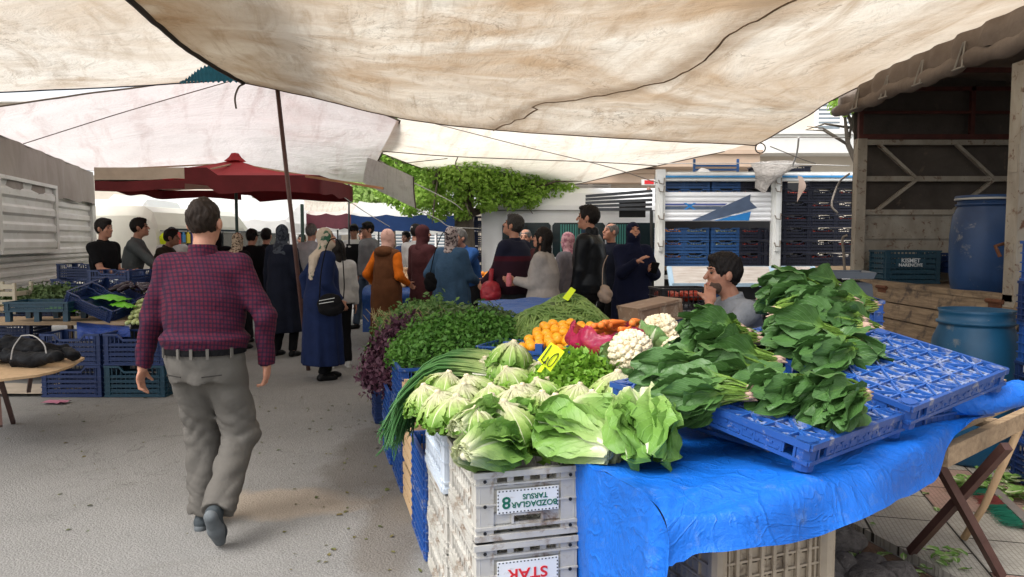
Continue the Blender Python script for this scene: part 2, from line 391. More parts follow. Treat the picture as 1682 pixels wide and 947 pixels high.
r0 = [at(400, 135, 8.2), at(515, 160, 8.3), at(640, 190, 8.5), at(760, 208, 8.8), at(880, 218, 9.0), at(1060, 229, 9.3), at(1240, 238, 9.5)]
Ls = [at(400, 135, 8.2), at(325, 92, 7.1), at(262, 42, 6.1), at(215, 0, 5.3), Vector((-2.5, 4.2, 3.2)), Vector((-2.3, 2.9, 3.22))]
Rs = [at(1240, 238, 9.5), at(1318, 195, 8.7), at(1385, 155, 8.1), Vector((4.15, 5.9, 3.36)), Vector((4.2, 4.4, 3.38)), Vector((4.2, 2.9, 3.40))]
ctrl = [r0]
for k in range(1, 6):
 row = []
 for j, p in enumerate(r0):
  f = (p.x - r0[0].x) / (r0[-1].x - r0[0].x)
  q = Ls[k].lerp(Rs[k], f); s = math.sin(math.pi * f)
  q.z -= s * [0, .10, .14, .16, .16, .1][k]; q.y += s * [0, .1, .1, 0, 0, 0][k]
  row.append(q)
 ctrl.append(row)
c1 = thing('canopy', 'large dirty cream canopy sheet overhead with a dark brown seam, reaching the right truck roof', 'canopy', (0, 0, 0), 0, 'market canopies')
s1, G1 = sheet('sheet', ctrl, M_can1, 120, 90, .022, 2.6, 1, c1)
hem(G1, 'far', .009, c1); hem(G1, 'left', .028, c1, mat('dark_edge_strap', (.06, .05, .042), .8)); hem(G1, 'right', .009, c1)
b = MB(); pts = []
nv, nu = G1.shape[0], G1.shape[1]
for i in range(nv):
 f = i / (nv - 1); j = (.575 + .19 * min(1, f * 2.2) + .006 * math.sin(f * 30) + (.015 if .10 < f < .16 else 0)) * (nu - 1); a = int(j)
 p = G1[i, a] * (1 - (j - a)) + G1[i, min(a + 1, nu - 1)] * (j - a); pts.append(p - np.array([0, 0, .012]))
M_seam = mat('brown_seam', (.34, .235, .15), .9, .5, 12)
for i in range(nv - 1): b.bar(pts[i], pts[i + 1] + (pts[i + 1] - pts[i]) * .1, .013 + .004 * math.sin(i * .7), .008)
b.obj('seam', M_seam, c1)
ctrl = [[at(-420, 172, 9.2), at(-150, 160, 9.3), at(0, 150, 9.4), at(200, 141, 9.5), at(420, 128, 9.6)],
  [Vector((-9, 8, 3.45)), Vector((-7, 8, 3.35)), Vector((-5.6, 8, 3.32)), Vector((-4.2, 8, 3.32)), Vector((-2.4, 8.3, 3.55))],
  [Vector((-8, 6, 3.6)), Vector((-6.4, 6, 3.42)), Vector((-5, 6, 3.4)), Vector((-3.6, 6, 3.42)), Vector((-1.9, 6, 3.6))],
  [Vector((-7.2, 3.0, 3.75)), Vector((-5.8, 3.0, 3.55)), Vector((-4.5, 3.0, 3.52)), Vector((-3.3, 3.0, 3.53)), Vector((-1.7, 3.0, 3.66))]]
c2 = thing('canopy', 'cream canopy sheet with brown stains at the upper left, above the white truck side', 'canopy', (0, 0, 0), 0, 'market canopies')
s2, G2 = sheet('sheet', ctrl, M_can2, 90, 70, .02, 2.2, 2, c2); hem(G2, 'far', .016, c2, mat('navy_cord', (.02, .025, .05), .7, bump=0)); hem(G2, 'right', .02, c2)
ctrl = [[at(-200, 200, 9.4), at(0, 174, 9.5), at(170, 150, 9.6), at(390, 128, 9.8), at(530, 150, 10), at(657, 198, 10.3)],
  [at(-150, 222, 9.6), at(0, 205, 10.2), at(170, 195, 10.8), at(380, 190, 11), at(520, 205, 11.2), at(646, 222, 11.2)],
  [at(-100, 245, 9.8), at(30, 240, 10.8), at(190, 245, 12), at(370, 240, 12.4), at(500, 250, 12.4), at(625, 256, 12)],
  [at(-60, 262, 10), at(60, 270, 11.5), at(210, 282, 13), at(370, 272, 13.6), at(490, 290, 13.4), at(604, 300, 12.6)]]
c3 = thing('canopy', 'thin pinkish white sheet hanging behind the red umbrella, drooping at its right edge', 'canopy', (0, 0, 0), 0, 'market canopies')
s3, G3 = sheet('sheet', ctrl, M_can3, 80, 50, .03, 1.4, 3, c3)
hem(G3, 'far', .012, c3); hem(G3, 'right', .012, c3)
ctrl = [[at(655, 190, 10.2), at(800, 200, 10.3), at(960, 208, 10.5), at(1100, 222, 10.4), at(1255, 232, 10.1)],
  [at(640, 222, 10.8), at(790, 238, 11.6), at(955, 245, 12), at(1080, 240, 11.5), at(1225, 238, 10.6)],
  [at(628, 244, 11.4), at(765, 268, 12.6), at(930, 280, 13.2), at(1060, 262, 12.4), at(1205, 243, 11)],
  [at(623, 250, 12), at(735, 287, 13.6), at(905, 306, 14.4), at(1040, 280, 13.2), at(1190, 248, 11.4)]]
c4 = thing('canopy', 'far pale cream canopy sheet with thin ropes, above the minibus and the trees', 'canopy', (0, 0, 0), 0, 'market canopies')
s4, G4 = sheet('sheet', ctrl, M_can4, 80, 46, .012, 1.6, 4, c4)
hem(G4, 'near', .012, c4); 
ctrl = [[at(604, 258, 11.6), at(640, 272, 11.7), at(679, 290, 11.8)], [at(598, 285, 11.7), at(640, 300, 11.9), at(680, 315, 11.9)], [at(596, 300, 11.7), at(640, 322, 12), at(683, 342, 12)]]
c5 = thing('canopy', 'small loose grey-white sheet flap hanging from a rope before the tree', 'canopy', (0, 0, 0), 0, 'market canopies')
M_can5 = canopy_mat('grey_white_sheet', (.66, .63, .60), (.52, .48, .44), transl=.4, crack=False)
s5, G5 = sheet('sheet', ctrl, M_can5, 24, 20, .02, 3, 5, c5); hem(G5, 'right', .012, c5)
ctrl = [[at(285, 150, 12), at(340, 100, 11), at(420, 140, 11)], [at(300, 138, 11.5), at(345, 118, 11), at(400, 138, 10.8)]]
b = MB()
pA = [at(300, 134, 8.2), at(338, 108, 8.2), at(400, 100, 8.25)]; pB = [at(294, 136, 8.1), at(340, 134, 8.1), at(410, 134, 8.15)]
rows = []
for i in range(2):
 P = catmull(pA if i == 0 else pB, 60); rows.append([tuple(p + np.array([0, 0, .015 * math.sin(k * 1.6)])) for k, p in enumerate(P)])
b.grid(rows); o = b.obj('awning', mat('teal_sheet', (.02, .16, .24), .6, .3, transl=.6, bump=0), smooth=True); tag(o, 'teal blue ribbed awning showing in the gap between the cream canopies', 'awning')
ctrl = [[at(500, 316, 16), at(560, 312, 16), at(578, 300, 16)], [at(500, 330, 16.4), at(545, 332, 16.2), at(574, 322, 16)], [at(500, 345, 17), at(540, 348, 16.8), at(568, 345, 16.6)]]
c7 = thing('canopy', 'small peach cream sheet right of the red umbrella, before the blue awning', 'canopy', (0, 0, 0), 0, 'market canopies')
sheet('sheet', ctrl, M_can4, 20, 16, .02, 2, 8, c7)
ROPES = [([(35, 237, 10), (200, 185, 9.7), (378, 133, 9.5)], .006, M_hem, 'thin dark rope slanting across the pinkish white sheet'),
         ([(388, 178, 8.1), (386, 160, 8.1), (392, 143, 8.1), (400, 138, 8.2)], .010, M_hem, 'short dark cord end hanging from the corner of the large canopy'),
         ([(715, 203, 9.9), (860, 240, 9.9), (1000, 274, 10), (1080, 300, 10.6)], .006, M_rope, 'long grey rope crossing under the far cream canopy towards the blue white truck'),
         ([(628, 248, 10.6), (750, 257, 10.6), (980, 266, 10.7), (1080, 272, 10.8)], .007, M_hem, 'dark rope running level under the far cream canopy'),
         ([(660, 268, 11), (735, 260, 10.8)], .006, M_hem, 'short dark rope at the left corner of the far canopy'),
         ([(752, 258, 10.5), (748, 270, 10.5), (756, 281, 10.5)], .008, M_hem, 'little dangling rope end under the far cream canopy'),
         ([(1080, 268, 10.6), (1250, 268, 10.6), (1395, 272, 10.5)], .007, M_white_rope, 'white rope stretched above the blue white truck'),
         ([(1265, 240, 9.4), (1320, 262, 9.9), (1340, 268, 10.4)], .006, M_rope, 'grey rope from the iron ring down to the truck rail'),
         ([(1250, 226, 9.6), (1330, 225, 9.2), (1398, 226, 8.3)], .006, M_rope, 'thin rope from the canopy corner to the right truck'),
         ([(1312, 225, 9.3), (1309, 250, 9.6), (1302, 272, 10.4)], .012, M_white_rope, 'thick pale rope hanging over the rail of the blue white truck'),
         ([(560, 320, 11), (600, 348, 11.5), (640, 372, 12)], .006, M_white_rope, 'white rope slanting down before the blue awning'),
         ([(680, 300, 11.9), (740, 330, 12.2), (760, 345, 12.6)], .008, M_white_rope, 'white rope from the loose flap towards the tree trunk'),
         ([(683, 342, 12), (720, 360, 12.2), (740, 372, 12.4), (790, 375, 12.8)], .008, M_white_rope, 'white rope from the flap corner past the tree trunk'),
         ([(1376, 350, 10.3), (1366, 335, 10.3), (1378, 300, 10.3), (1395, 285, 9.5)], .014, M_rope, 'beige rope loop tied beside the lattice wall of the right truck'),
         ([(1388, 455, 8.05), (1386, 420, 8.05), (1384, 392, 8.05), (1392, 386, 8.02)], .014, M_rope, 'frayed rope hanging down the rusty post of the right truck')]
for pts, r, m, lab in ROPES:
 P = catmull([at(*p) for p in pts], 14); b = MB(); b.tube([tuple(p) for p in P], r, 6); o = b.obj('rope', m, smooth=True); tag(o, lab, 'rope', 'ropes holding the canopies')
b = MB(); c = at(1249, 243, 9.45); b.tube([c + Vector((.062 * math.cos(a), 0, .062 * math.sin(a))) for a in np.linspace(0, 6.283, 25)], .008, 6)
tag(b.obj('iron_ring', M_black_metal, smooth=True), 'iron ring tying the canopy corner above the blue white truck', 'ring')
b = MB(); b.tube([at(507, 609, 8.5) - Vector((0, 0, .01)), at(455, 140, 8.25)], .024, 10); tag(b.obj('canopy_pole', M_rust_pole, smooth=True), 'slender leaning brown pole holding up the canopy left of centre', 'pole')
for (px0, py0, px1, py1, D, r, m, lab) in ((573, 300, 574, 545, 13.3, .018, M_black_metal, 'thin black pole beside the small peach sheet'), (496, 335, 500, 545, 12.5, .03, mat('green_pole', (.03, .07, .055), .5), 'dark green pole behind the leaning brown pole'), (1070, 345, 1072, 480, 13.2, .03, M_black_metal, 'black pole behind the woman in navy')):
 b = MB(); p1 = at(px1, py1, D); p0 = at(px0, py0, D); p1.z = 0; b.tube([p1, p0], r, 8); tag(b.obj('tent_pole', m, smooth=True), lab, 'pole')
# -- text
def text_mesh(s, size, depth=.0015, extr=True):
 cu = bpy.data.curves.new('t', 'FONT'); cu.body = s; cu.size = size; cu.extrude = depth; cu.align_x = 'CENTER'; cu.align_y = 'CENTER'; cu.offset = size * .018
 o = bpy.data.objects.new('t', cu); C.objects.link(o)
 dg = bpy.context.evaluated_depsgraph_get(); me = bpy.data.meshes.new_from_object(o.evaluated_get(dg))
 bpy.data.objects.remove(o); bpy.data.curves.remove(cu); return me
def text(name, s, size, M, m, parent=None, sx=1.0):
 me = text_mesh(s, size); me.transform(M @ Matrix.Diagonal((sx, 1, 1, 1))); return obj(name, me, parent, m)
# -- crates (local: centred in x,y, base at z = 0)
def crate_bm(w, d, h, ribs=4, slats=0, open_frac=.35, rim=.018, floor=True, posts=.045, notch=True, dense=False):
 b = MB(); t = .006
 for sx in (-1, 1):
  for sy in (-1, 1):
   cx, cy = sx * (w / 2 - posts / 2), sy * (d / 2 - posts / 2)
   b.box((cx, sy * (d / 2 - t / 2 - .002), h / 2), (posts, t, h - .004)); b.box((sx * (w / 2 - t / 2 - .002), cy, h / 2), (t, posts, h - .004))
   b.box((sx * (w / 2 - posts), sy * (d / 2), h / 2), (.006, .014, h - .006)); b.box((sx * (w / 2), sy * (d / 2 - posts), h / 2), (.014, .006, h - .006))
 def ring(z, o, hh):
  for sy in (-1, 1): b.box((0, sy * (d / 2 + o / 2 - .001), z), (w + 2 * o, o + .010, hh))
  for sx in (-1, 1): b.box((sx * (w / 2 + o / 2 - .001), 0, z), (o + .010, d - .012, hh))
 ring(.008, .003, .015)
 zr = h - rim / 2
 if notch:
  for sy in (-1, 1):
   for sx in (-1, 1):
    b.box((sx * w * .37, sy * (d / 2 + .002), zr), (w * .26, .016, rim))
    b.bar((sx * w * .25, sy * (d / 2 + .002), zr), (sx * w * .17, sy * (d / 2 + .002), h * .80), .014, rim * .8)
   b.box((0, sy * (d / 2 + .002), h * .80), (w * .35, .015, rim))
  for sx in (-1, 1): b.box((sx * (w / 2 + .002), 0, zr), (.016, d - .02, rim))
 else: ring(zr, .006, rim)
 for k in range(1, ribs):
  z = h * .8 * k / ribs if notch else (h - rim) * k / ribs
  ring(z, .004, .007)
 if dense:
  hh = h * (.74 if notch else .92)
  for k in range(ribs):
   z0 = hh * k / ribs; zz = hh / ribs
   for sy in (-1, 1): b.box((0, sy * (d / 2 - .006), z0 + zz * .38), (w - 2 * posts, t, zz * .66))
   for sx in (-1, 1): b.box((sx * (w / 2 - .006), 0, z0 + zz * .38), (t, d - 2 * posts, zz * .66))
 n = slats or int(w / .045)
 for k in range(n):
  x = -w / 2 + posts + (w - 2 * posts) * (k + .5) / n
  top = h * (.80 if notch and abs(x) < w * .2 else .97)
  for sy in (-1, 1): b.box((x, sy * (d / 2 - .005), top / 2), (.007, .007, top - .01))
 n = max(3, int(d / .045))
 for k in range(n):
  y = -d / 2 + posts + (d - 2 * posts) * (k + .5) / n
  for sx in (-1, 1): b.box((sx * (w / 2 - .005), y, h * .48), (.007, .007, h * .96 - .01))
 if floor == 2: b.box((0, 0, h * .36), (w - .03, d - .03, h * .66))
 elif floor:
  b.box((0, 0, .012), (w - .02, d - .02, .006))
 return b
_cr = {}
def crate_proto(kind):
 if kind in _cr: return _cr[kind]
 me = {'navy': lambda: crate_bm(.56, .38, .27, 5, dense=True).mesh('crate', mat=M_navy),
          'navy_teal': lambda: crate_bm(.50, .38, .27, 5, dense=True).mesh('crate', mat=M_teal_crate),
          'truck': lambda: crate_bm(.42, .34, .185, 3, dense=True, floor=2).mesh('crate', mat=M_truck_blue),
          'truck_dark': lambda: crate_bm(.42, .34, .185, 3, dense=True, floor=2).mesh('crate', mat=M_dark_crate),
          'blue': lambda: crate_bm(.40, .35, .24, 4, notch=False, dense=True).mesh('crate', mat=M_blue),
          'blue_side': lambda: crate_bm(.36, .48, .245, 5, notch=False).mesh('crate', mat=M_blue)}[kind]()
 _cr[kind] = me; return me
def crate(kind, loc, rz, label, group, name='plastic_crate', rx=0, ry=0):
 o = bpy.data.objects.new(name, crate_proto(kind)); C.objects.link(o)
 o.location = loc; o.rotation_euler = (rx, ry, rz); return tag(o, label, 'crate', group)
# -- corrugated panel: a board whose face is pressed into ribs
def corr_panel(b, a, c, h, n, depth=.03, th=.03, flat=.5):
 """vertical panel from a to c (bottom corners), height h, n horizontal ribs; ribs face the left of a->c (towards -normal)"""
 a, c = Vector(a), Vector(c); d = (c - a); d.z = 0; nrm = Vector((d.y, -d.x, 0)).normalized()
 prof = []
 for i in range(n):
  z0 = h * i / n; z1 = h * (i + 1) / n; z = z1 - z0
  prof += [(z0, 0), (z0 + z * .16, depth), (z0 + z * flat, depth), (z0 + z * (flat + .16), 0)]
 prof.append((h, 0))
 rows = [[a + Vector((0, 0, z)) + nrm * o, c + Vector((0, 0, z)) + nrm * o] for z, o in prof]
 b.grid(rows)
 back = [[a + Vector((0, 0, z)) - nrm * th, c + Vector((0, 0, z)) - nrm * th] for z in (h, 0)]
 b.grid(back)
 for p in (a, c): b.bar(p - nrm * th * .5 + Vector((0, 0, 0)), p - nrm * th * .5 + Vector((0, 0, h)), .012, th)
def wheel(parent, c, r, w, axis='x', name='wheel'):
 b = MB(); prof = [(r * .55, -w / 2), (r * .93, -w / 2), (r, -w * .35), (r, w * .35), (r * .93, w / 2), (r * .55, w / 2), (r * .55, -w / 2)]
 b.lathe(prof, 28); rot = Matrix.Rotation(math.pi / 2, 4, 'Y' if axis == 'x' else 'X')
 b.xf(Matrix.Translation(c) @ rot); t = b.obj(name, M_dark_rubber, parent, smooth=True)
 b = MB(); b.lathe([(0, -w * .3), (r * .3, -w * .3), (r * .4, -w * .42), (r * .56, -w * .42), (r * .56, w * .42), (r * .4, w * .42), (r * .3, w * .3), (0, w * .3)], 24)
 b.xf(Matrix.Translation(c) @ rot); b.obj('rim', mat('steel_rim', (.45, .45, .46), .4, metal=.6), t, smooth=True)
# -- right truck (rusty, open left side, canvas roof)
X0, X1, Y0, Y1, ZB = 3.74, 5.75, 5.46, 8.1, 1.06
tr = thing('market_truck', 'rusty white truck with brown canvas roof and dropped wooden side board at the right', 'truck')
b = MB(); b.box2((X0, Y0 - .6, ZB - .05), (X1, Y1, ZB)); b.obj('bed_floor', M_wood_y, tr)
b = MB(); b.box2((X0 + .35, Y0 - 2.6, ZB - .2), (X0 + .45, Y1, ZB - .054)); b.box2((X1 - .25, Y0 - 2.6, ZB - .2), (X1 - .15, Y1, ZB - .054))
for y in (5.3, 6.3, 7.3, 8.0): b.box2((X0 + .455, y, ZB - .15), (X1 - .255, y + .08, ZB - .056))
b.obj('chassis', M_black_metal, tr)
wheel(tr, (X0 + .35, 7.2, .42), .42, .24); wheel(tr, (X1 - .3, 7.2, .42), .42, .24)
b = MB(); b.box2((X0, Y1 + .002, ZB), (X1, Y1 + .04, 1.80)); 
for z in (1.28, 1.52): b.box2((X0 + .05, Y1 - .02, z), (X1, Y1 - .001, z + .03))
b.obj('end_board', M_rusty_white, tr)
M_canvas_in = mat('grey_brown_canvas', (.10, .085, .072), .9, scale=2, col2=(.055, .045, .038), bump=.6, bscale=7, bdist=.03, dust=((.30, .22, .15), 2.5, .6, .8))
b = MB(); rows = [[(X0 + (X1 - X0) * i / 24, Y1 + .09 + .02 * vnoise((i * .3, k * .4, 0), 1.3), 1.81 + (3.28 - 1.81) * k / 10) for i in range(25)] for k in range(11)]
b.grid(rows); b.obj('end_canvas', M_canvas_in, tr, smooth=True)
b = MB(); yl = Y1 - .02; z0, z1 = 1.81, 2.56; zm = 2.17
xs = [X0 + .02, X0 + .02 + .92, X0 + .02 + 1.84, X1]
for z in (z0, zm, z1): b.box((( X0 + X1) / 2, yl, z), (X1 - X0, .04, .055))
b.box((X0 + .04, yl - .002, (z0 + z1) / 2), (.055, .045, z1 - z0 + .05))
for k in range(3):
 xa = X0 + .22 + k * .84; xb = xa + .42
 b.bar((xa, yl - .004, z1 - .02), (xb, yl - .004, zm), .03, .05, (0, 1, 0)); b.bar((xb + .012, yl - .006, zm), (xa, yl - .006, z0 + .02), .03, .05, (0, 1, 0))
b.obj('lattice_frame', M_rusty_white, tr)
M_oxide = mat('oxide_red_steel', (.10, .028, .022), .7, .4, 10, bump=.3)
b = MB()
for (x, y) in ((X0 + .02, Y1 - .02), (X0 + 1.22, Y1 - .02), (X1, Y1 - .02)): b.box((x, y, (2.6 + 3.15) / 2), (.045, .045, .56))
b.box(((X0 + X1) / 2, Y1 - .02, 2.62), (X1 - X0, .05, .05)); b.box(((X0 + X1) / 2, Y1 - .018, 2.88), (X1 - X0, .03, .03))
for y in (Y1 - .02, 7.2, 6.2, 5.3): b.box(((X0 + X1) / 2, y, 3.13), (X1 - X0, .045, .04))
b.box((X0 + .02, Y0, 2.75), (.05, .05, .9)); b.box((X0 + .02, (Y0 + Y1) / 2, 3.13), (.045, Y1 - Y0, .042))
b.obj('roof_frame', M_oxide, tr)
b = MB(); b.box((X0 + .01, Y1 - .06, 1.83), (.10, .10, 1.52)); b.obj('post', M_rusty_white, tr)
b = MB(); b.box((X0 + .0, Y0 + .02, 1.85), (.11, .13, 1.9)); b.box((X0 - .05, Y0 + .02, 1.35), (.02, .08, .25)); b.box((X0 - .05, Y0 + .02, 2.1), (.02, .09, .2)); b.obj('post', M_rusty_white, tr)
b = MB(); b.tube([(X0 - .08, 5.55, 1.38), (X0 - .10, 5.58, 1.46), (X0 - .02, 5.59, 1.48)], .014, 6)
b.obj('latch', mat('rust', (.13, .05, .025), .9, .4, 20, bump=.6), tr)
b = MB(); b.box2((X1, Y0 - .6, ZB), (X1 + .04, Y1, 1.8)); b.obj('side_wall', M_rusty_white, tr)
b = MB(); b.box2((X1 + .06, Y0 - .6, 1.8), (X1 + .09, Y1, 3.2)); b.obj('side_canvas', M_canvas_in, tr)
b = MB(); rows = [[(X0 - .04 + (X1 + .12 - X0) * i / 10, Y0 - .6 + (Y1 + .15 - Y0 + .6) * k / 14, 3.17 + .10 * math.sin(math.pi * i / 10) + .015 * vnoise((i, k, 0), 1.1)) for i in range(11)] for k in range(15)]
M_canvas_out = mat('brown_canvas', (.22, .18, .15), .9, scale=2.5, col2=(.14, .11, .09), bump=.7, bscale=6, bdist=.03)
b.grid(rows); b.obj('canvas_roof', M_canvas_out, tr, smooth=True)
rows = []
for k in range(60):
 y = Y0 - .65 + (Y1 + .25 - Y0 + .65) * k / 59; f = .018 * math.sin(k * 1.1) + .02 * vnoise((k * .2, 0, 0), 2)
 rows.append([(X0 - .02, y, 3.19), (X0 - .10 + f, y, 3.17), (X0 - .13 + f * 1.4, y, 3.05), (X0 - .12 + f, y, 2.96 + .015 * math.sin(k * .5))])
b = MB(); b.grid(rows); b.obj('side_flap', M_canvas_out, tr, smooth=True)
b = MB(); P = [(X0 - .10 + .012 * math.sin(k * .9), Y0 - .65 + (Y1 + .3 - Y0 + .65) * k / 40, 2.93 + .012 * math.sin(k * .5 + 1)) for k in range(41)]
b.tube(P, [.065 + .012 * math.sin(k * 1.7) for k in range(41)], 14); b.obj('canvas_roll', M_canvas_out, tr, smooth=True)
M_strap = mat('faded_strap', (.30, .28, .25), .8, .2, bump=.1)
for y in (6.0, 6.6, 7.2, 7.8):
 b = MB(); b.bar((X0 - .185, y - .07, 2.87), (X0 - .185, y + .07, 2.87), .02, .012)
 for s in (-.05, .05): b.bar((X0 - .185, y + s, 2.87), (X0 - .14, y + s * .2, 3.08), .012, .012)
 b.obj('strap', M_strap, tr)
sb_top = Vector((X0 - .03, 0, ZB - .01)); ang = R(14); Hh = .62
b = MB(); n = 4
for i in range(n):
 za = Hh * i / n; zb = Hh * (i + 1) / n - .012
 for (s0, s1) in ((Y0 - .1, Y1 - .55),):
  a1 = Vector((X0 - .03 - math.sin(ang) * (za + zb) / 2, 0, ZB - .015 - math.cos(ang) * (za + zb) / 2))
  b.box((a1.x, (s0 + s1) / 2, a1.z), (.03, s1 - s0, zb - za), Matrix.Rotation(ang, 3, 'Y'))
b.obj('dropped_side_board', M_wood_y, tr)
b = MB(); b.box((X0 + .03 - .066, (Y0 + Y1) / 2 - .35, ZB - .33), (.012, Y1 - Y0 - .5, .60), Matrix.Rotation(ang, 3, 'Y')); b.obj('board_backing', M_wood_y, tr)
b = MB(); b.box((X0 - .005, (Y0 + Y1) / 2 - .15, ZB + .012), (.10, Y1 - Y0 - .25, .05)); b.obj('bed_edge_board', M_wood_y, tr)
for y in (5.62, 7.35):
 b = MB(); b.box((X0 - .045, y, ZB - .05), (.03, .16, .07)); b.tube([(X0 - .06, y - .1, ZB - .02), (X0 - .06, y + .1, ZB - .02)], .018, 8); b.obj('hinge', mat('rust', (.13, .05, .025), .9), tr)
b = MB(); b.prism([(4.3, .55), (2.5, .55), (2.45, 1.4), (2.8, 2.4), (4.3, 2.45)], X0 + .3, X1 - .05, 'x'); b.obj('cab', M_rusty_white, tr)
b = MB(); b.prism([(4.0, 1.5), (2.75, 1.5), (3.0, 2.2), (4.0, 2.25)], X0 + .29, X0 + .296, 'x'); b.obj('cab_window', M_glass_dark, tr)
def barrel(loc, r, h, label, col, opened):
 m = mat('barrel_blue_%d' % opened, col, .45, scale=3, col2=tuple(c * .6 for c in col), dust=((.25, .24, .20), 7, .6, .8), bump=.15)
 t = thing('barrel', label, 'barrel', loc, 0, 'blue plastic barrels')
 pr = [(0, .0), (r * .82, 0), (r * .9, .02), (r * .97, h * .2), (r, h * .45), (r * .99, h * .62), (r * .93, h * .8), (r * .80, h * .89), (r * .80, h * .905), (r * .86, h * .91), (r * .86, h * .925), (r * .80, h * .93), (r * .80, h * .98), (r * .83, h), (r * .78, h), (r * .77, h * .9), (r * .9, h * .75), (r * .93, h * .3), (0, h * .28)]
 b = MB(); b.lathe(pr, 40); b.obj('shell', m, t, smooth=True)
 if not opened:
  b = MB(); b.lathe([(0, h * .985), (r * .76, h * .985), (r * .79, h * 1.0), (r * .79, h * 1.01), (r * .86, h * 1.012), (r * .875, h * 1.0), (r * .875, h * .965), (r * .85, h * .96)], 36); b.obj('lid', m, t, smooth=True)
  b = MB(); b.lathe([(r * .88, h * .985), (r * .895, h * .975), (r * .88, h * .965)], 36); b.obj('clamp_ring', mat('dull_steel', (.4, .4, .38), .5, metal=.5), t, smooth=True)
 b = MB(); b.tube([(r * .3 * 1, -r * .955, h * .52 - .03), (r * .3, -r * .965, h * .52)], .001, 3)
 return t
pb = at(1611, 480, 6.15); barrel((pb.x, pb.y, ZB + .002), .245, .80, 'dark blue barrel with a clamped lid standing in the bed of the right truck', (.012, .045, .13), 0)
pb = Vector(((1607 - 841) / F * 4.85, 4.85, .05)); barrel(pb, .27, 1.0, 'open blue barrel standing on the pavement behind the trays', (.01, .085, .18), 1)
o = thing('plastic_crate', 'dark teal crate with white lettering on the bed of the right truck', 'crate', (4.09, 7.72, ZB + .002), R(-3), 'crates in the right truck')
b = crate_bm(.54, .40, .34, 6, dense=True, notch=False); b.obj('body', M_teal_crate, o)
b = MB(); b.box((-.03, -.206, .215), (.30, .004, .085)); b.obj('label_panel', M_teal_crate, o)
text('lettering', 'KISMET', .058, Matrix.Translation((-.03, -.2095, .235)) @ Matrix.Rotation(math.pi / 2, 4, 'X'), M_ink_white, o)
text('lettering', 'NARENCIYE', .044, Matrix.Translation((-.03, -.2095, .19)) @ Matrix.Rotation(math.pi / 2, 4, 'X'), M_ink_white, o)
o = thing('plastic_crate', 'low dark crate raised on feet beside the lidded barrel', 'crate', (4.72, 7.72, ZB + .002), R(4), 'crates in the right truck')
b = crate_bm(.54, .40, .20, 3, dense=True, notch=False); b.xf(Matrix.Translation((0, 0, .11))); b.obj('body', M_navy, o)
for sx in (-1, 1):
 for sy in (-1, 1): b = MB(); b.box((sx * .24, sy * .17, .055), (.04, .04, .11)); b.obj('foot', M_navy, o)
b = MB(); b.lathe([(0, 0), (.10, 0), (.13, .05), (.135, .05), (.11, 0), (0, -.002)], 24, sx=1.3); o = b.obj('basin', mat('black_plastic', (.012, .012, .013), .4), smooth=True); o.location = (4.55, 6.1, ZB + .004); tag(o, 'shallow black basin on the truck bed beside the lidded barrel', 'basin')
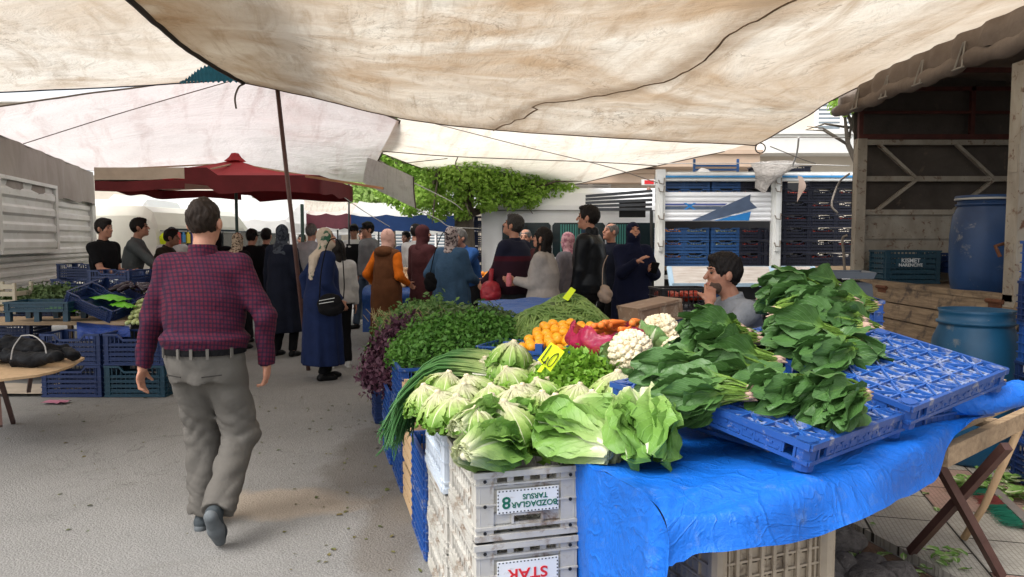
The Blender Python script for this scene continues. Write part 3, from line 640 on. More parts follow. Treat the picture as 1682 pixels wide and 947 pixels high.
# -- blue white truck in the middle
def truck_mid():
 D = 11.0
 t = thing('crate_truck', 'white open truck with blue painted side loaded with crates, behind the seated man', 'truck')
 xl, xm, xr = at(1083, 400, D).x, at(1268, 400, D).x, 5.35; zb = 1.12; zt = at(1083, 283, D).z
 b = MB(); b.box2((xl, D, zb - .06), (xr, D + 2.0, zb)); b.obj('bed_floor', M_wood_x, t)
 b = MB(); b.box2((xl + .4, D + 1.95, zb), (xr, D + 2.0, zt)); b.obj('far_side', M_black_metal, t)
 for x in (xl, xm + .04, xr):
  b = MB(); b.box((x, D - .02, (zb - .35 + zt + .04) / 2), (.13, .10, zt + .04 - zb + .35)); b.box((x, D - .085, 1.9), (.05, .03, 1.1)); b.obj('post', M_white_paint, t)
  for z in (zb + .35, zb + .75, zb + 1.15, zt - .12): b = MB(); b.tube([(x - .04, D - .10, z), (x - .03, D - .135, z - .05), (x + .03, D - .135, z - .06), (x + .045, D - .10, z + .03)], .010, 6); b.obj('hook', M_rope, t)
 b = MB(); corr_panel(b, (xl + .07, D, zt - .13), (xr, D, zt - .13), .14, 2, .02, .03); b.obj('top_rail', M_white_paint, t)
 b = MB(); b.box2((xl + .07, D - .031, zt - .075), (xr, D - .024, zt - .045)); b.obj('blue_stripe', mat('sky_blue_paint', (.06, .30, .62), .4, bump=0), t)
 z0, z1 = at(1083, 363, D).z, at(1083, 315, D).z
 xa, xb = xl + .07, xm - .03
 b = MB(); corr_panel(b, (xa, D, z0), (xb, D, z0), z1 - z0, 6, .014, .03); b.obj('side_panel', M_clean_white, t)
 def flat(name, poly, m, y):
  b = MB(); b.prism(poly, D - y, D - y + .002); b.obj(name, m, t)
 Xp = lambda px: at(px, 340, D).x; Zp = lambda py: at(1160, py, D).z
 md = mat('slate_blue_paint', (.10, .14, .22), .4, bump=0); mb = mat('bright_blue_paint', (.03, .24, .62), .4, bump=0); mv = mat('violet_blue_paint', (.10, .13, .38), .4, bump=0)
 flat('painted_swoosh', [(Xp(1136), Zp(362)), (Xp(1232), Zp(319)), (Xp(1231), Zp(330)), (Xp(1243), Zp(341)), (Xp(1184), Zp(357)), (Xp(1165), Zp(362))], md, .0170)
 flat('painted_swoosh', [(Xp(1172), Zp(362)), (Xp(1233), Zp(347)), (Xp(1230), Zp(362))], mb, .0172)
 flat('painted_band', [(Xp(1091), Zp(344)), (Xp(1091), Zp(339)), (Xp(1186), Zp(339)), (Xp(1178), Zp(344))], md, .0166)
 flat('painted_band', [(Xp(1091), Zp(337)), (Xp(1091), Zp(334)), (Xp(1194), Zp(334)), (Xp(1190), Zp(337))], mv, .0164)
 flat('painted_cross', [(Xp(1122), Zp(344)), (Xp(1127), Zp(344)), (Xp(1143), Zp(333)), (Xp(1138), Zp(333))], mb, .0180)
 flat('painted_cross', [(Xp(1122), Zp(333)), (Xp(1127), Zp(333)), (Xp(1143), Zp(344)), (Xp(1138), Zp(344))], mb, .0186)
 for (a, c_) in ((xl + .12, xm - .06), (xm + .12, xm + .55)):
  b = MB(); zc = at(1160, 438, D - .3).z
  M3 = Matrix.Rotation(R(-38), 3, 'X')
  b.box(((a + c_) / 2, D - .24, zb - .14), (c_ - a, .03, .34), M3); b.obj('dropped_board', M_wood_x if False else mat('white_boards', (.50, .46, .42), .7, scale=4, col2=(.36, .30, .25), stretch=(1, 8, 8), bump=.3, dust=((.30, .15, .08), 6, .62, .75)), t)
  b = MB()
  for x in (a, c_): b.box((x, D - .246, zb - .14), (.07, .035, .345), M3)
  b.box(((a + c_) / 2, D - .37, zb - .255), (c_ - a, .035, .05)); b.box(((a + c_) / 2, D - .07, zb - .008), (c_ - a, .03, .03)); b.obj('board_frame', mat('pale_blue_paint', (.34, .47, .58), .5, .2, 6, bump=.2), t)
 b = MB(); b.box2((xl, D + .1, .62), (xr, D + .25, zb - .065)); b.box2((xl, D + 1.6, .62), (xr, D + 1.75, zb - .065)); b.box2((xl + .4, D + .02, .55), (xl + .55, D + 1.9, .9)); b.obj('chassis', M_black_metal, t)
 b = MB(); b.box2((xl + .05, D - .03, .93), (xr, D + .05, .99)); b.obj('side_guard', M_white_paint, t)
 wheel(t, (at(1290, 470, D).x - .45, D + .35, .42), .42, .26, 'y')
 wheel(t, (xl + .5, D + .35, .42), .42, .26, 'y')
 return xl, xm, xr, zb, D
xl, xm, xr, zb, D = truck_mid()
M_orange = mat('orange_fruit', (.75, .26, .01), .45, .2, 10, bump=.3, bscale=300, rand=.2); M_pale_veg = mat('pale_vegetables', (.55, .55, .30), .6, .4, 20, rand=.2); M_tomato = mat('tomato_red', (.45, .035, .012), .3, .3, 10, rand=.3)
def fruit_fill(n, w, d, z, r, seed=0):
 import bmesh
 rr = random.Random(seed); bm = bmesh.new()
 for i in range(n):
  bmesh.ops.create_icosphere(bm, subdivisions=2, radius=r * rr.uniform(.85, 1.1), matrix=Matrix.Translation((rr.uniform(-w / 2, w / 2), rr.uniform(-d / 2, d / 2), z + rr.uniform(-.4, .4) * r)))
 for f in bm.faces: f.smooth = True
 me = bpy.data.meshes.new('fill'); bm.to_mesh(me); bm.free(); return me
fills = {'o': (fruit_fill(70, .36, .28, .125, .032, 1), M_orange), 'p': (fruit_fill(70, .36, .28, .12, .03, 2), M_pale_veg), 't': (fruit_fill(80, .36, .28, .12, .026, 3), M_tomato)}
for k, (me, m) in fills.items(): me.materials.append(m)
cols = [(1101, 'truck', 'o'), (1137, 'truck', 'p'), (1186, 'truck', 'p'), (1231, 'truck_dark', 't'), (1262, 'truck_dark', None)]
colname = ['first', 'second', 'third', 'fourth', 'fifth']
ct = 0
pitch_c = .192
def load_crate(kind, fill, loc, lab, nm='crates on the blue white truck'):
 global ct
 ct += 1
 o = thing('plastic_crate', lab, 'crate', loc, 0, nm)
 obj('body', crate_proto(kind), o)
 if fill:
  f = obj('produce', fills[fill][0], o); f['kind'] = 'stuff'
for ci, (px, kind, fill) in enumerate(cols):
 x = at(px, 400, D + .25).x
 for k in range(7):
  if k in (3, 4): continue
  lv = ['lowest', 'second lowest', 'just below the painted panel', '', '', 'just above the painted panel', 'under the top rail'][k]
  what = {'o': 'of oranges', 'p': 'of pale vegetables', 't': 'of red produce', None: ''}[fill]
  load_crate(kind, fill, (x, D + .25, zb + .004 + k * pitch_c), f'{"blue" if kind == "truck" else "dark"} crate {what}, {colname[ci]} column of the crate truck, {lv}')
for ci, px in enumerate((1300, 1343, 1386)):
 x = at(px, 400, D + .28).x
 for k in range(7 if ci else 6):
  load_crate('truck_dark', 't' if (k + ci) % 2 else None, (x, D + .28, zb + .004 + k * pitch_c), f'near-black crate in the {["left", "middle", "right"][ci]} dark column of the crate truck, {["lowest", "second", "third", "fourth", "fifth", "sixth", "topmost"][k]} layer')
zt = at(1083, 283, D).z
b = MB()
for x in (-.33, .33): b.box((x, 0, .12), (.035, .03, .26))
for z in (.03, .09, .15): b.box((0, 0, z), (.64, .02, .03))
b.box((0, .2, .03), (.64, .4, .02)); o = b.obj('plastic_crate', M_truck_blue); o.location = (at(1185, 280, D).x, D + .3, zt - .02); tag(o, 'blue crate frame lying on top of the load above the left columns', 'crate')
o = crate('truck_dark', (at(1300, 260, D).x, D + .5, zt - .02), 0, 'long black crate on the very top of the load near the rope', 'crates on the blue white truck'); o.scale = (2.0, 1, .8)
Gc, _ = sheet('cloth', [[at(1232, 268, 10.9), at(1262, 264, 10.9), at(1300, 264, 10.9), at(1315, 272, 10.9)], [at(1240, 285, 10.84), at(1262, 290, 10.8), at(1284, 285, 10.84), at(1300, 278, 10.86)], [at(1240, 308, 10.86), at(1256, 316, 10.8), at(1268, 300, 10.84), at(1282, 285, 10.86)]], canopy_mat('grey_cloth', (.52, .48, .44), (.40, .35, .30), transl=.2, crack=False), 24, 20, .03, 5, 6)
tag(Gc, 'crumpled grey cloth hanging over the rail of the blue white truck', 'cloth')
Gc, _ = sheet('cloth', [[at(1310, 288, 10.9), at(1318, 290, 10.88)], [at(1312, 300, 10.88), at(1324, 305, 10.84)], [at(1309, 332, 10.88), at(1317, 318, 10.86)]], mat('rag', (.36, .27, .22), .9), 8, 10, .01, 5, 6); tag(Gc, 'small brown rag hanging among the dark crates', 'cloth')
b = MB(); b.grid([[tuple(at(1142, 285, D) + Vector((.3 * j / 5, .3 * i / 5, .10 * math.sin(math.pi * i / 5) * math.sin(math.pi * j / 5) + .03 * vnoise((i, j, 0), 1.3)))) for j in range(6)] for i in range(6)]); tag(b.obj('plastic_sheet', mat('white_film', (.75, .76, .78), .4, bump=0), smooth=True), 'crumpled white plastic on top of the left end of the load', 'plastic sheet')
# -- minibuses and vans
def van(name, label, origin, rz, L, Hh, Wd, windows, body_m, frame=None, extra=None):
 """local: side faces -y, x along the side from 0 to L; nose at +x end"""
 t = thing(name, label, 'minibus' if 'bus' in name else 'van', origin, rz)
 z0 = .32
 sec = [(0, z0), (-.02, .9), (0, 1.25), (.05, Hh - .35), (.14, Hh - .12), (.30, Hh - .02), (.55, Hh), (Wd - .55, Hh), (Wd - .3, Hh - .02), (Wd - .14, Hh - .12), (Wd - .05, Hh - .35), (Wd, 1.25), (Wd + .02, .9), (Wd, z0)]
 b = MB(); xs = [(0, .9), (.06, 1), (L - .9, 1), (L - .45, .80), (L - .05, .55), (L, .5)]
 vs = []; n = len(sec)
 for x, k in xs:
  for y, z in sec: vs.append((x, y, z0 + (z - z0) * k if z > 1.0 else z))
 fs = [(i * n + j, i * n + (j + 1) % n, (i + 1) * n + (j + 1) % n, (i + 1) * n + j) for i in range(len(xs) - 1) for j in range(n)]
 fs += [tuple(range(n))[::-1], tuple(range((len(xs) - 1) * n, len(xs) * n))]
 b.add(vs, fs); b.obj('body', body_m, t)
 for (x0, x1, za, zb_) in windows:
  b = MB(); y = -.012 + .02
  b.prism([(x0 + .04, za), (x1 - .04, za), (x1, za + .05), (x1, zb_ - .05), (x1 - .04, zb_), (x0 + .04, zb_), (x0, zb_ - .05), (x0, za + .05)], -.016, .06); w = b.obj('window', M_glass_dark, t)
  b = MB(); b.bar(((x0 + x1) / 2, -.02, za + .03), ((x0 + x1) / 2, -.02, zb_ - .03), .02, .012); b.obj('window_bar', M_dark_rubber, w)
 b = MB(); b.box2((.05, -.024, Hh - .46), (L - 1.1, -.0, Hh - .435)); b.box2((.05, -.045, .62), (L - .4, -.015, .70)); b.obj('trim', mat('grey_trim', (.3, .3, .3), .5), t)
 for x in (.9, L - 1.0):
  wheel(t, (x, .12, .34), .34, .22, 'y')
 b = MB(); b.box2((L - .06, .15, .4), (L + .03, Wd - .15, .62)); b.obj('bumper', mat('grey_trim', (.3, .3, .3), .5), t)
 return t
p = at(800, 395, 13.6)
mb_ = van('minibus', 'white minibus with dark windows parked behind the shoppers', (p.x, 13.6, 0), R(2), 6.2, 2.50, 2.0, [(.28, 1.17, 1.2, 1.83), (1.20, 2.17, 1.2, 1.83), (2.20, 3.37, 1.2, 1.83), (3.40, 4.6, 1.2, 1.83)], M_clean_white)
b = MB(); b.box((-.02, -.06, 1.35), (.16, .10, 2.1)); b.box((.02, -.12, 2.3), (.24, .12, .14)); b.box((-.02, -.13, 1.0), (.05, .05, .5)); b.obj('ladder_frame', M_clean_white, mb_)
for x in (1.3, 2.3): 
 b = MB(); 
 for k in range(9): b.box((x + .06 + k * .045, -.020, 1.55), (.028, .006, .5))
 b.obj('curtain', mat('teal_curtain', (.08, .30, .27), .8, .2), mb_)
for x in (.75, 3.0): 
 b = MB(); b.lathe([(0, .06), (.02, .05), (.05, 0)], 8, c=(x, .1, 2.44)); b.obj('marker_lamp', mat('amber_marker', (.25, .12, .08), .5), mb_)
b = MB(); a_, c_ = at(962, 322, 12.6), at(1072, 313, 12.4)
for k in range(5): b.bar(a_ + Vector((0, .01 * k, -.055 * k)), c_ + Vector((0, .01 * k, -.075 * k)), .05, .045)
tag(b.obj('rolled_awning', mat('slate_awning', (.085, .095, .11), .6, .3), None), 'rolled slate grey awning between the minibus roof and the crate truck', 'awning')
b = MB(); b.prism([(c_.x - .5, 1.9), (c_.x - .05, 1.9), (c_.x - .05, 2.18), (c_.x - .5, 2.16)], 12.75, 12.8); tag(b.obj('shade_cloth', M_black_metal, None), 'black shade cloth hanging below the rolled slate awning', 'cloth')
p = at(141, 395, 13.4)
wv_ = van('van', 'white van with two windows parked behind the two vendors at left', ((236 - 841) / F * 13.6, 13.6, 0), 0, 4.6, 2.28, 1.9, [(.17, .68, 1.60, 1.93), (.80, 1.45, 1.60, 1.93)], M_clean_white); wv_.scale = (-1, 1, 1)
p = at(232, 395, 12.4); q = at(400, 372, 17.5)
vv = van('van', 'cream van hung with colourful goods behind the man in the checked shirt', (p.x + .05, 12.9, 0), R(78), 3.6, 2.12, 1.8, [(.3, 1.25, 1.15, 1.72), (1.35, 2.4, 1.15, 1.72), (2.5, 3.4, 1.2, 1.7)], mat('cream_van_paint', (.66, .63, .54), .35, .1, 2, bump=0))
gc = [(.65, .05, .04), (.05, .25, .55), (.8, .62, .03), (.10, .10, .32), (.45, .10, .35), (.06, .35, .16), (.75, .30, .05), (.55, .55, .58)]
for i in range(14):
 b = MB(); x = .36 + (i % 7) * .135; z = 1.22 + (i // 7) * .24
 b.box((x, -.035, z + .08), (.09, .03, .14 + .03 * (i % 3))); b.box((x, -.036, z + .17), (.04, .02, .05)); o = b.obj('packet', mat('goods_%d' % (i % 8), gc[i % 8], .5, .1, bump=0))
 o.matrix_world = Matrix.Translation((p.x + .05, 12.9, 0)) @ Matrix.Rotation(R(78), 4, 'Z')
 tag(o, f'{["red", "blue", "yellow", "navy", "purple", "green", "orange", "grey"][i % 8]} packet hanging at the cream van window, {["lower", "upper"][i // 7]} row, {["first", "second", "third", "fourth", "fifth", "sixth", "seventh"][i % 7]} from its rear corner', 'packet', 'packets hung on the cream van')
b = MB(); c = Matrix.Translation((p.x + .05, 12.9, 0)) @ Matrix.Rotation(R(78), 4, 'Z') @ Vector((.10, -.08, 1.52))
b.lathe([(0, -.02), (.12, -.015), (.13, 0), (.12, .015), (0, .02)], 24); b.xf(Matrix.Translation(c) @ Matrix.Rotation(math.pi / 2, 4, 'X')); tag(b.obj('round_sign', M_neon, smooth=True), 'round yellow tag hanging beside the cream van door', 'sign')
# -- left truck with corrugated side and grey canvas
pa, pc = Vector((-6.05, 8.5, 0)), Vector((-7.15, 12.55, 0))
t = thing('stall_truck', 'white truck with ribbed steel side and grey canvas top at the left edge', 'truck')
dr = (pc - pa).normalized(); nm = Vector((-dr.y, dr.x, 0)) * -1
L = (pc - pa).length
def LP(s, o, z): return pa + dr * s + nm * o + Vector((0, 0, z))
zb_, ztp = .93, 2.16
b = MB(); corr_panel(b, LP(.12, 0, zb_ + .36), LP(L, 0, zb_ + .36), ztp - zb_ - .36, 5, .035, .04); b.obj('upper_side_panel', M_white_paint, t)
b = MB(); corr_panel(b, LP(.12, .01, zb_), LP(L, .01, zb_), .34, 3, .03, .04); b.obj('lower_side_panel', M_white_paint, t)
b = MB(); corr_panel(b, LP(.16, .075, zb_ + .45), LP(L * .52, .075, zb_ + .45), .86, 4, .03, .03)
for s in (.16, L * .52): b.bar(LP(s, .10, zb_ + .43), LP(s, .10, zb_ + 1.33), .05, .05)
for z in (.43, 1.33): b.bar(LP(.13, .10, zb_ + z), LP(L * .52 + .03, .10, zb_ + z), .05, .045)
b.obj('raised_panel', M_white_paint, t)
for s in (0.05, L + .02):
 b = MB(); b.bar(LP(s, .02, zb_ - .35), LP(s, .02, ztp + .02 + (.55 if s < .1 else 0)), .13, .10); b.obj('post', M_white_paint, t)
b = MB(); b.bar(LP(0, .0, zb_ - .05), LP(L, .0, zb_ - .05), .1, .08); b.bar(LP(0, .045, zb_ + .345), LP(L, .045, zb_ + .345), .03, .04); b.bar(LP(0.1, .03, ztp + .0), LP(L, .03, ztp + .0), .04, .05); b.obj('rail', M_white_paint, t)
rows = []
for k in range(8):
 f = k / 7
 rows.append([tuple(LP(-.02 + (L + .12) * i / 30, .09 + .022 * math.sin(i * 1.1 + k * .3) + (.10 * f if 1 else 0) * 0 - .05 * (1 - f), ztp - .04 - .02 * math.sin(i * .9) * f + (.66 - .12 * i / 30) * (1 - f))) for i in range(31)])
b = MB(); b.grid(rows)
M_canvas_l = mat('light_grey_canvas', (.36, .33, .30), .9, scale=3, col2=(.27, .24, .21), bump=.5, bscale=8, bdist=.02, stretch=(1, 1, .4))
b.grid([[tuple(LP(-.02 + (L + .12) * i / 30, .04 - 2.2 * k / 5, ztp + .62 - .12 * i / 30 + .15 * math.sin(math.pi * k / 5))) for i in range(31)] for k in range(6)])
b.obj('canvas_top', M_canvas_l, t, smooth=True)
b = MB(); b.bar(LP(0, -.3, .75), LP(L, -.3, .75), .12, .16); b.bar(LP(0, -1.7, .75), LP(L, -1.7, .75), .12, .16); b.obj('chassis', M_black_metal, t)
b = MB(); b.add([LP(0, -.05, zb_ - .1), LP(L, -.05, zb_ - .1), LP(L, -2.1, zb_ - .1), LP(0, -2.1, zb_ - .1)], [(0, 1, 2, 3)]); b.obj('bed_floor', M_wood_x, t)
b = MB(); b.add([LP(0, -2.1, zb_ - .1), LP(L, -2.1, zb_ - .1), LP(L, -2.1, ztp + .5), LP(0, -2.1, ztp + .5)], [(0, 1, 2, 3)]); b.add([LP(L, 0, zb_ - .1), LP(L, -2.1, zb_ - .1), LP(L, -2.1, ztp + .5), LP(L, 0, ztp + .5)], [(0, 1, 2, 3)]); b.obj('far_side', M_white_paint, t)
# -- red umbrella
uc = at(388, 330, 10.6); uc.z = 0
u = thing('market_umbrella', 'faded red rectangular market umbrella with wooden ribs over the crowd at left', 'umbrella', uc)
tipz = at(385, 262, 10.6).z; rimz = at(385, 286, 10.6).z
hw, hd = 1.45, 1.0
M_red = mat('faded_red_fabric', (.42, .035, .04), .85, scale=2, col2=(.33, .03, .035), bump=.4, bscale=12, bdist=.01, transl=.35)
M_redv = mat('beige_valance', (.52, .42, .33), .85, .25, 3, transl=.1)
def upt(a, k):      # a: angle on square, k 0..1 from apex
 c_, s_ = math.cos(a), math.sin(a); m = max(abs(c_), abs(s_)); x, y = c_ / m * hw, s_ / m * hd
 sag = -.07 * math.sin(math.pi * k) - .05 * k * (1 - abs(math.sin(2 * a)))*0
 return Vector((x * k, y * k, tipz + (rimz - tipz) * (k ** .9) + sag - .10 * k * k * (1 if x > 0 else .0)))
N = 64
rows = [[tuple(upt(2 * math.pi * i / N, k / 8)) for i in range(N + 1)] for k in range(1, 9)]
b = MB(); b.grid(rows); b.add([upt(0, 0)] + [upt(2 * math.pi * i / N, 1 / 8) for i in range(N)], [(0, i + 1, (i + 1) % N + 1) for i in range(N)]); b.obj('canopy', M_red, u, smooth=True)
M_mar = mat('dark_red_valance', (.14, .015, .018), .85, .3, 4, transl=.1)
for (i0, i1, z0, z1, m_) in ((18, 46, 0, .16, M_redv), (18, 46, .16, .29, M_mar), (46, 82, 0, .22, M_mar)):
 b = MB(); b.grid([[tuple(upt(2 * math.pi * i / N, 1) - Vector((0, 0, z0 + (z1 - z0) * k / 2 + (.02 * math.sin(i * .8) if z1 > .13 and k == 2 else 0)))) for i in range(i0, i1 + 1)] for k in range(3)]); b.obj('valance', m_, u, smooth=True)
b = MB(); b.lathe([(0, .10), (.05, .09), (.09, .03), (.15, -.02)], 12, c=(0, 0, tipz)); b.obj('cap', M_red, u, smooth=True)
b = MB(); b.tube([(0, 0, 0), (0, 0, tipz)], .022, 10); b.obj('pole', mat('green_pole', (.03, .07, .055), .5), u)
for i in range(8):
 a = math.pi / 4 * i + (.0 if i % 2 == 0 else math.atan2(hd, hw) * 0 + math.pi / 4 * 0)
 a = [0, math.atan2(1, 1), math.pi / 2, math.pi * .75, math.pi, math.pi * 1.25, math.pi * 1.5, math.pi * 1.75][i]
 b = MB(); b.bar((0, 0, tipz - .05), upt(a, .98) - Vector((0, 0, .03)), .022, .018); b.bar((0, 0, tipz - .42), upt(a, .5) - Vector((0, 0, .03)), .018, .014); b.obj('rib', M_wood_x, u)
b = MB(); b.bar((1.3, -1.1, rimz - .12), (2.3, -1.15, rimz - .28), .035, .03); b.obj('arm', mat('varnished_wood', (.30, .13, .05), .5), u)
# -- blue awning and far tents
def tent(label, c, w, d, ze, zp, m, valm, poles=True, group='awnings and tents down the street', val=.25):
 t = thing('market_tent', label, 'tent', (c[0], c[1], 0), 0, group)
 b = MB(); n = 10
 rows = []
 for i in range(n + 1):
  rows.append([(-w / 2 + w * j / 12, -d / 2 + d * i / n, ze + (zp - ze) * (1 - abs(2 * i / n - 1)) - .05 * math.sin(math.pi * ((j / 12 * 3) % 1))) for j in range(13)])
 b.grid(rows); b.obj('roof', m, t, smooth=True)
 for s in (-1, 1): b = MB(); b.grid([[(-w / 2 + w * j / 12, s * (d / 2 + .003), ze - .05 * math.sin(math.pi * ((j / 12 * 3) % 1)) - val * k) for j in range(13)] for k in range(2)]); b.obj('valance', valm, t, smooth=True)
 if poles:
  for sx in (-1, 1):
   for sy in (-1, 1): b = MB(); b.tube([(sx * (w / 2 - .05), sy * (d / 2 - .05), 0), (sx * (w / 2 - .05), sy * (d / 2 - .05), ze)], .022, 6); b.obj('pole', M_black_metal, t)
 return t
M_bluefab = mat('blue_awning_fabric', (.012, .045, .16), .8, .3, 3, bump=.3, transl=.1); M_whitefab = mat('white_tent_fabric', (.80, .79, .77), .8, .12, 3, bump=.3, bscale=8, transl=.45)
M_maroon = mat('maroon_fabric', (.10, .02, .03), .8, .3); M_peach = mat('peach_fabric', (.72, .62, .56), .8, .1, transl=.4)
tent('blue awning with white top over the far stall left of the tree trunk', (at(665, 350, 16.5).x, 17.3), 2.35, 1.8, at(640, 352, 16.4).z, 2.42, M_whitefab, M_bluefab, val=.32)
tent('maroon edged white tent left of the blue awning', (at(560, 350, 19).x, 19.5), 1.5, 2.0, at(560, 350, 18.5).z, 2.5, M_peach, M_maroon, val=.34)
tent('white tent behind the leaning brown pole', (at(465, 350, 20).x, 21.5), 3.0, 3.0, 2.05, 2.75, M_whitefab, M_whitefab)
tent('white tent roof just right of the red umbrella pole', (at(400, 350, 17).x - .2, 18.5), 2.2, 2.5, 2.0, 2.45, M_whitefab, M_whitefab)
tent('pale tent farther down the street behind the shoppers', (at(590, 350, 24).x, 26), 5.0, 3, 2.0, 2.7, M_whitefab, M_whitefab)
tent('long low white tent at the far end of the market', (at(430, 350, 34).x, 34), 9, 4, 2.1, 3.1, M_whitefab, M_whitefab)
tent('white tent far behind the cream van', (at(300, 350, 24).x, 24), 4.4, 3, 2.2, 3.0, M_whitefab, M_whitefab)
vv2 = van('van', 'pale van far down the street behind the leopard headscarf', (at(382, 395, 22).x, 22, 0), R(80), 4.6, 2.5, 1.9, [(.5, 1.3, 1.3, 1.85), (1.5, 2.6, 1.3, 1.85)], M_clean_white)
# -- trees
M_leaf = None
def leaf_mat(name, c1, c2, transl=.35, rough=.55):
 t = NT(name); f = t.noise(1.7, 3, .6); oi = t.noise(37, 2, .6)
 c = t.mix(t.ramp(f, [(.35, 0), (.65, 1)]), c1, c2); c = t.mix(t.ramp(oi, [(.4, 0), (.7, .6)]), c, tuple(min(1, x * 1.5) for x in c2))
 return t.bsdf(c, rough, .3, transl=transl)
def crown_mesh(clumps, n, size, seed):
 rr = np.random.default_rng(seed); V = []; Fc = []
 tot = sum(c[3] ** 2 for c in clumps)
 for (cx, cy, cz, r, fl) in clumps:
  m = int(n * r * r / tot)
  d = rr.normal(size=(m, 3)); d /= np.linalg.norm(d, axis=1, keepdims=True)
  rad = r * (rr.random(m) ** .45)[:, None]
  P = d * rad * np.array([1, 1, fl]) + np.array([cx, cy, cz])
  nrm = d * .6 + rr.normal(size=(m, 3)) * .5 + np.array([0, 0, .5]); nrm /= np.linalg.norm(nrm, axis=1, keepdims=True)
  t = np.cross(nrm, rr.normal(size=(m, 3))); t /= np.linalg.norm(t, axis=1, keepdims=True); u_ = np.cross(nrm, t)
  s = (size * rr.uniform(.6, 1.25, m))[:, None]
  q = np.stack([P - t * s, P + u_ * s * .55 + nrm * s * .12, P + t * s, P - u_ * s * .55 + nrm * s * .12], 1)
  V.append(q.reshape(-1, 3))
 V = np.concatenate(V); k = len(V) // 4
 me = bpy.data.meshes.new('crown'); me.vertices.add(len(V)); me.vertices.foreach_set('co', V.ravel().astype(np.float32))
 me.loops.add(k * 4); me.polygons.add(k); me.loops.foreach_set('vertex_index', np.arange(k * 4, dtype=np.int32))
 me.polygons.foreach_set('loop_start', np.arange(0, k * 4, 4, dtype=np.int32)); me.polygons.foreach_set('loop_total', np.full(k, 4, dtype=np.int32))
 me.update(calc_edges=True); return me
M_bark = mat('grey_bark', (.17, .14, .11), .95, scale=5, col2=(.085, .07, .055), stretch=(2, 2, .35), bump=1, bscale=22, bdist=.03)
M_lf1 = leaf_mat('spring_leaves', (.20, .36, .05), (.34, .52, .10), .5); M_lf2 = leaf_mat('pale_leaves', (.26, .40, .10), (.38, .52, .18), .5)
def tree(label, base, tr_r, tr_h, clumps, n, size, m, seed, limbs=6):
 t = thing('tree', label, 'tree', base)
 b = MB(); pts = [(0.03 * math.sin(k * 1.3), .03 * math.cos(k * 1.7), tr_h * k / 6) for k in range(7)]
 b.tube(pts, [tr_r * (1.18 - .5 * (k / 6)) for k in range(7)], 14)
 rr = random.Random(seed)
 for k in range(limbs):
  c = clumps[k % len(clumps)]; s = Vector(pts[4 + k % 3]); e = Vector(c[:3]); mid = s.lerp(e, .5) + Vector((rr.uniform(-.2, .2), rr.uniform(-.2, .2), .15))
  b.tube([s, mid, e], [tr_r * .4, tr_r * .25, tr_r * .08], 8)
  for q in range(3):
   e2 = e + Vector((rr.uniform(-.7, .7), rr.uniform(-.7, .7), rr.uniform(-.5, .5))); b.tube([mid, mid.lerp(e2, .6) + Vector((0, 0, .1)), e2], [tr_r * .15, tr_r * .1, tr_r * .03], 6)
 b.obj('trunk', M_bark, t, smooth=True)
 o = obj('crown', crown_mesh(clumps, n, size, seed), t, m); return t
tb = at(765, 395, 13.2); tb.z = 0
cl = []
rr = random.Random(3)
for (px, py, D_, r) in ((640, 285, 14.2, .5), (690, 300, 13.8, .62), (730, 275, 13.4, .6), (770, 290, 12.9, .55), (815, 300, 13.2, .5), (865, 312, 13.6, .42), (905, 312, 13.9, .3), (935, 313, 14, .2), (700, 325, 13.2, .42), (745, 335, 12.9, .30), (800, 330, 12.9, .28), (775, 240, 13.5, .9), (700, 235, 13.8, .9), (850, 260, 14, .8), (640, 250, 14.5, .8), (900, 280, 14.4, .6), (655, 325, 13.6, .28), (672, 342, 13.3, .2), (720, 352, 13, .2), (870, 328, 13.3, .22), (842, 334, 13.1, .18), (640, 315, 13.8, .3), (760, 352, 12.85, .16), (720, 150, 13.6, 1.3), (820, 160, 13.9, 1.2), (610, 190, 14.6, 1.0)):
 p = at(px, py, D_) - tb; cl.append((p.x, p.y, p.z, r, .75))
tree('broad tree with bright spring leaves and a thick grey trunk behind the shoppers', tb, .20, 2.9, cl, 52000, .046, M_lf1, 3, 10)
tb = at(640, 395, 22); tb.z = 0; cl = []
for (px, py, D_, r) in ((590, 330, 21, .9), (625, 318, 21.5, 1.0), (665, 325, 22, .9), (640, 290, 22, 1.2), (590, 290, 22, 1.1), (700, 330, 22, .7), (560, 300, 22.5, .9)):
 p = at(px, py, D_) - tb; cl.append((p.x, p.y, p.z, r, .8))
tree('paler tree behind the blue awning', tb, .22, 3, cl, 14000, .085, M_lf2, 5)
tb = at(478, 395, 36); tb.z = 0; p = at(478, 345, 36) - tb
tree('small distant tree between the far white tents', tb, .2, 2.2, [(p.x, 0, p.z, 1.1, .8), (p.x - .9, 0, p.z + .2, .8, .8), (p.x + .8, 0, p.z, .8, .8)], 5000, .12, M_lf2, 6)
tb = Vector((6.6, 13.5, 0)); p = at(1385, 170, 13.2) - tb; q = at(1375, 160, 13) - tb
tree('tree whose leafy twig shows beside the right truck roof', tb, .18, 3.4, [(p.x, p.y, p.z, .28, .8), (q.x + .15, q.y, q.z + .3, .3, .8), (q.x + .8, q.y, q.z + .5, .9, .8), (.2, .3, 5, 1.5, .8)], 12000, .055, M_lf1, 8)
